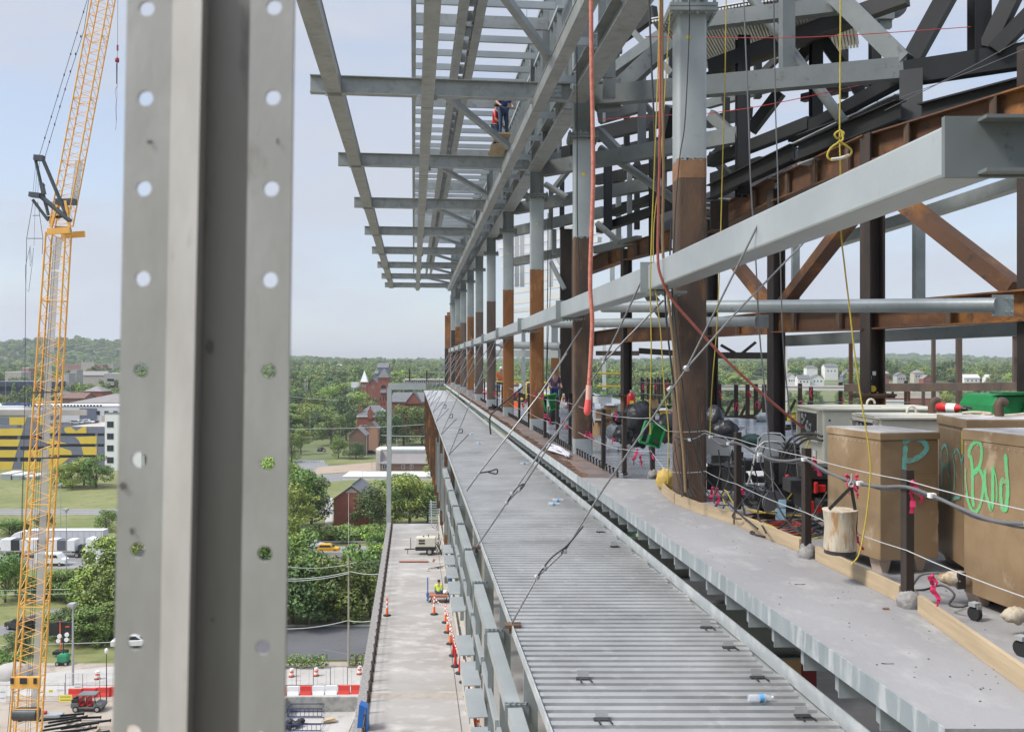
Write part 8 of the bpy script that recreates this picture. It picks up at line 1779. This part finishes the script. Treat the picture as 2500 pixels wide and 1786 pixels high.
m=MB(); m.bar(cp(74,475),cp(100,478),.6,.4); m.tube([cp(98,478),cp(172,540)],.2,8); m.tube([cp(80,488),cp(118,538)],.13,8); m.tube([cp(100,480),cp(108,450)],.08,6); m.tube([cp(108,490),cp(118,525)],.1,6); m.bar(cp(135,492,.2),cp(182,492,.2),.5,.5); m.bar(cp(118,495),cp(150,493),.06,.06); m.bar(cp(112,530,.3),cp(160,526,.3),.1,.2); obj('back_mast',m,CRD,t)
m=MB(); m.cyl(cp(146,560,.5),.3,1.2,14,'x'); obj('upper_sheave',m,CRD,t); m=MB(); m.cyl(cp(60,1745,.3),.55,1.9,16,'x'); m.bar(cp(45,1760),cp(80,1752),.2,.1); obj('winch_drum',m,CRD,t)
m=MB()
def w_(pts,r=.022): m.tube([cp(*p) for p in pts],r,5)
w_([(95,384),(150,205),(216,-10)]); w_([(109,386),(163,205),(205,75),(218,-10)]); 
for f in range(7): 
    a=.12+f*.13; m.blob(cp(95+(216-95)*a,384-394*a),(.12,.1,.25),4,f,.2); m.blob(cp(109+(207-109)*a,386-330*a),(.12,.1,.25),4,f+9,.2)
for q in range(3): w_([(88+q*4,392),(80+q*6,476)],.014)
w_([(81,490),(65,582),(63,700),(60,1000),(52,1400),(18,1790)]); w_([(92,492),(105,582),(103,620)]); w_([(86,490),(83,600)],.012); w_([(80,526),(96,526)],.03); w_([(65,582),(105,582)],.03)
w_([(74,600),(62,650),(63,705),(70,712),(78,650),(82,605)],.016); w_([(74,604),(77,640),(74,650),(72,610)],.014)
w_([(60,1000),(58,1100),(33,1786)],.016); w_([(125,580),(92,1100),(70,1600),(62,1790)],.016); w_([(132,580),(98,1100),(74,1600),(68,1790)],.016); w_([(138,580),(104,1100),(80,1600),(74,1790)],.016)
obj('pendant_ropes',m,CBL,t)
h=thing('hook_ball',cp(287,145),'red overhaul ball and hook hanging on a line beside the strut','hook')
m=MB(); m.tube([cp(288,-60),cp(287,105),cp(286,215)],.016,5); obj('hoist_line',m,CBL,h)
m=MB(); m.lathe(cp(286,152),[(.05,-.05),(.16,.0),(.17,.28),(.05,.42)],10); m.bar(cp(287,110),cp(287,124),.12,.1); obj('ball',m,mat('hook_red',(.30,.03,.04),.5),h)
m=MB(); m.tube([cp(285,155),cp(285,205)],.04,6); m.tube([cp(284,212),cp(281,222),cp(284,245),cp(282,265),cp(284,300),cp(282,318)],.012,5); m.tube([cp(284,212),cp(286,230),cp(285,250),cp(284,300)],.012,5); obj('hook_slings',m,CBL,h)
# crawler base on the ground
c=P(30,2010,YC); c.z=0
m=MB()
for s in (-1,1): m.box((c.x-1,c.y+s*3.6,1.0),(10,1.2,1.9))
obj('crawler_tracks',m,CRD,t,bevel=.3); m=MB(); m.box((c.x-3,c.y,2.7),(9,3.2,1.6)); m.box((c.x-7,c.y,2.9),(2,5.5,2.4)); obj('machinery_house',m,CRN,t,bevel=.1)
m=MB(); m.tube([(c.x,c.y,2.5),P(44,1980,YC)+V((0,1,0))],.5,8); obj('boom_foot',m,CRN,t)
# ================================================================ CAMERA, LIGHT, SKY
cd=bpy.data.cameras.new('camera'); cam=bpy.data.objects.new('camera',cd); COL.objects.link(cam); S.camera=cam
cam.location=(0,0,HC); cam.rotation_euler=(R(90),0,0); cd.sensor_width=36; cd.lens=F/2500*36; cd.shift_y=-8/2500; cd.clip_start=.05; cd.clip_end=20000
cd.dof.use_dof=True; cd.dof.focus_distance=40; cd.dof.aperture_fstop=12
SUN_EL=R(50); SUN_AZ=R(252)    # from behind left
sd=bpy.data.lights.new('sun','SUN'); sd.energy=2.8; sd.angle=R(14); sd.color=(1,.96,.90); so=bpy.data.objects.new('sun',sd); COL.objects.link(so)
dv=V((math.sin(SUN_AZ)*math.cos(SUN_EL),math.cos(SUN_AZ)*math.cos(SUN_EL),math.sin(SUN_EL)))
so.rotation_euler=dv.to_track_quat('Z','Y').to_euler()
w=bpy.data.worlds.new('World'); S.world=w; w.use_nodes=True; nt=w.node_tree; N=nt.nodes; L_=nt.links
bg=N['Background']; bg.inputs['Strength'].default_value=.14
sk=N.new('ShaderNodeTexSky'); sk.sky_type='NISHITA'; sk.sun_disc=False; sk.sun_elevation=SUN_EL; sk.sun_rotation=SUN_AZ; sk.air_density=1; sk.dust_density=1.5; sk.ozone_density=1.5
tc=N.new('ShaderNodeTexCoord'); mp=N.new('ShaderNodeMapping'); mp.inputs['Scale'].default_value=(1.9,1.9,7.0); mp.inputs['Rotation'].default_value=(0,R(8),0); L_.new(tc.outputs['Generated'],mp.inputs['Vector'])
nz=N.new('ShaderNodeTexNoise'); nz.inputs['Scale'].default_value=1.15; nz.inputs['Detail'].default_value=5; nz.inputs['Roughness'].default_value=.55; L_.new(mp.outputs[0],nz.inputs['Vector'])
rp=N.new('ShaderNodeMapRange'); rp.interpolation_type='SMOOTHSTEP'; rp.inputs['From Min'].default_value=.38; rp.inputs['From Max'].default_value=.62; rp.inputs['To Min'].default_value=.55; rp.inputs['To Max'].default_value=1.0; L_.new(nz.outputs['Fac'],rp.inputs['Value'])
mx=N.new('ShaderNodeMix'); mx.data_type='RGBA'; mx.inputs['B'].default_value=(2.95,3.15,3.6,1); L_.new(rp.outputs[0],mx.inputs['Factor']); L_.new(sk.outputs[0],mx.inputs['A']); 
sx=N.new('ShaderNodeSeparateXYZ'); L_.new(tc.outputs['Generated'],sx.inputs[0]); zr_=N.new('ShaderNodeMapRange'); zr_.interpolation_type='SMOOTHSTEP'; zr_.inputs['From Min'].default_value=.38; zr_.inputs['From Max'].default_value=1; zr_.inputs['To Min'].default_value=1; zr_.inputs['To Max'].default_value=2.6; L_.new(sx.outputs[2],zr_.inputs['Value'])
vm=N.new('ShaderNodeVectorMath'); vm.operation='SCALE'; L_.new(mx.outputs['Result'],vm.inputs[0]); L_.new(zr_.outputs[0],vm.inputs['Scale']); L_.new(vm.outputs[0],bg.inputs['Color'])
hz=MB(); hz.box((500,2400,150),(9500,5600,330)); ho=obj('haze',hz,[]) if 0 else None
hm=bpy.data.materials.new('haze'); hm.use_nodes=True; hn=hm.node_tree.nodes; hn.remove(hn['Principled BSDF']); pv=hn.new('ShaderNodeVolumePrincipled'); pv.inputs['Density'].default_value=.00011; pv.inputs['Color'].default_value=(.86,.92,1,1); pv.inputs['Anisotropy'].default_value=.2; hm.node_tree.links.new(pv.outputs[0],hn['Material Output'].inputs['Volume'])
hz=MB(); hz.box((0,2400,75),(8000,5000,170)); ho=obj('haze',hz,hm); tag(ho,'thin pale summer haze over the distant town and hills','haze',None,'stuff')
S.view_settings.view_transform='Standard'; S.view_settings.look='None'; S.view_settings.exposure=.62; S.view_settings.gamma=1
S.render.engine='CYCLES'; S.cycles.max_bounces=6; S.cycles.use_denoising=True
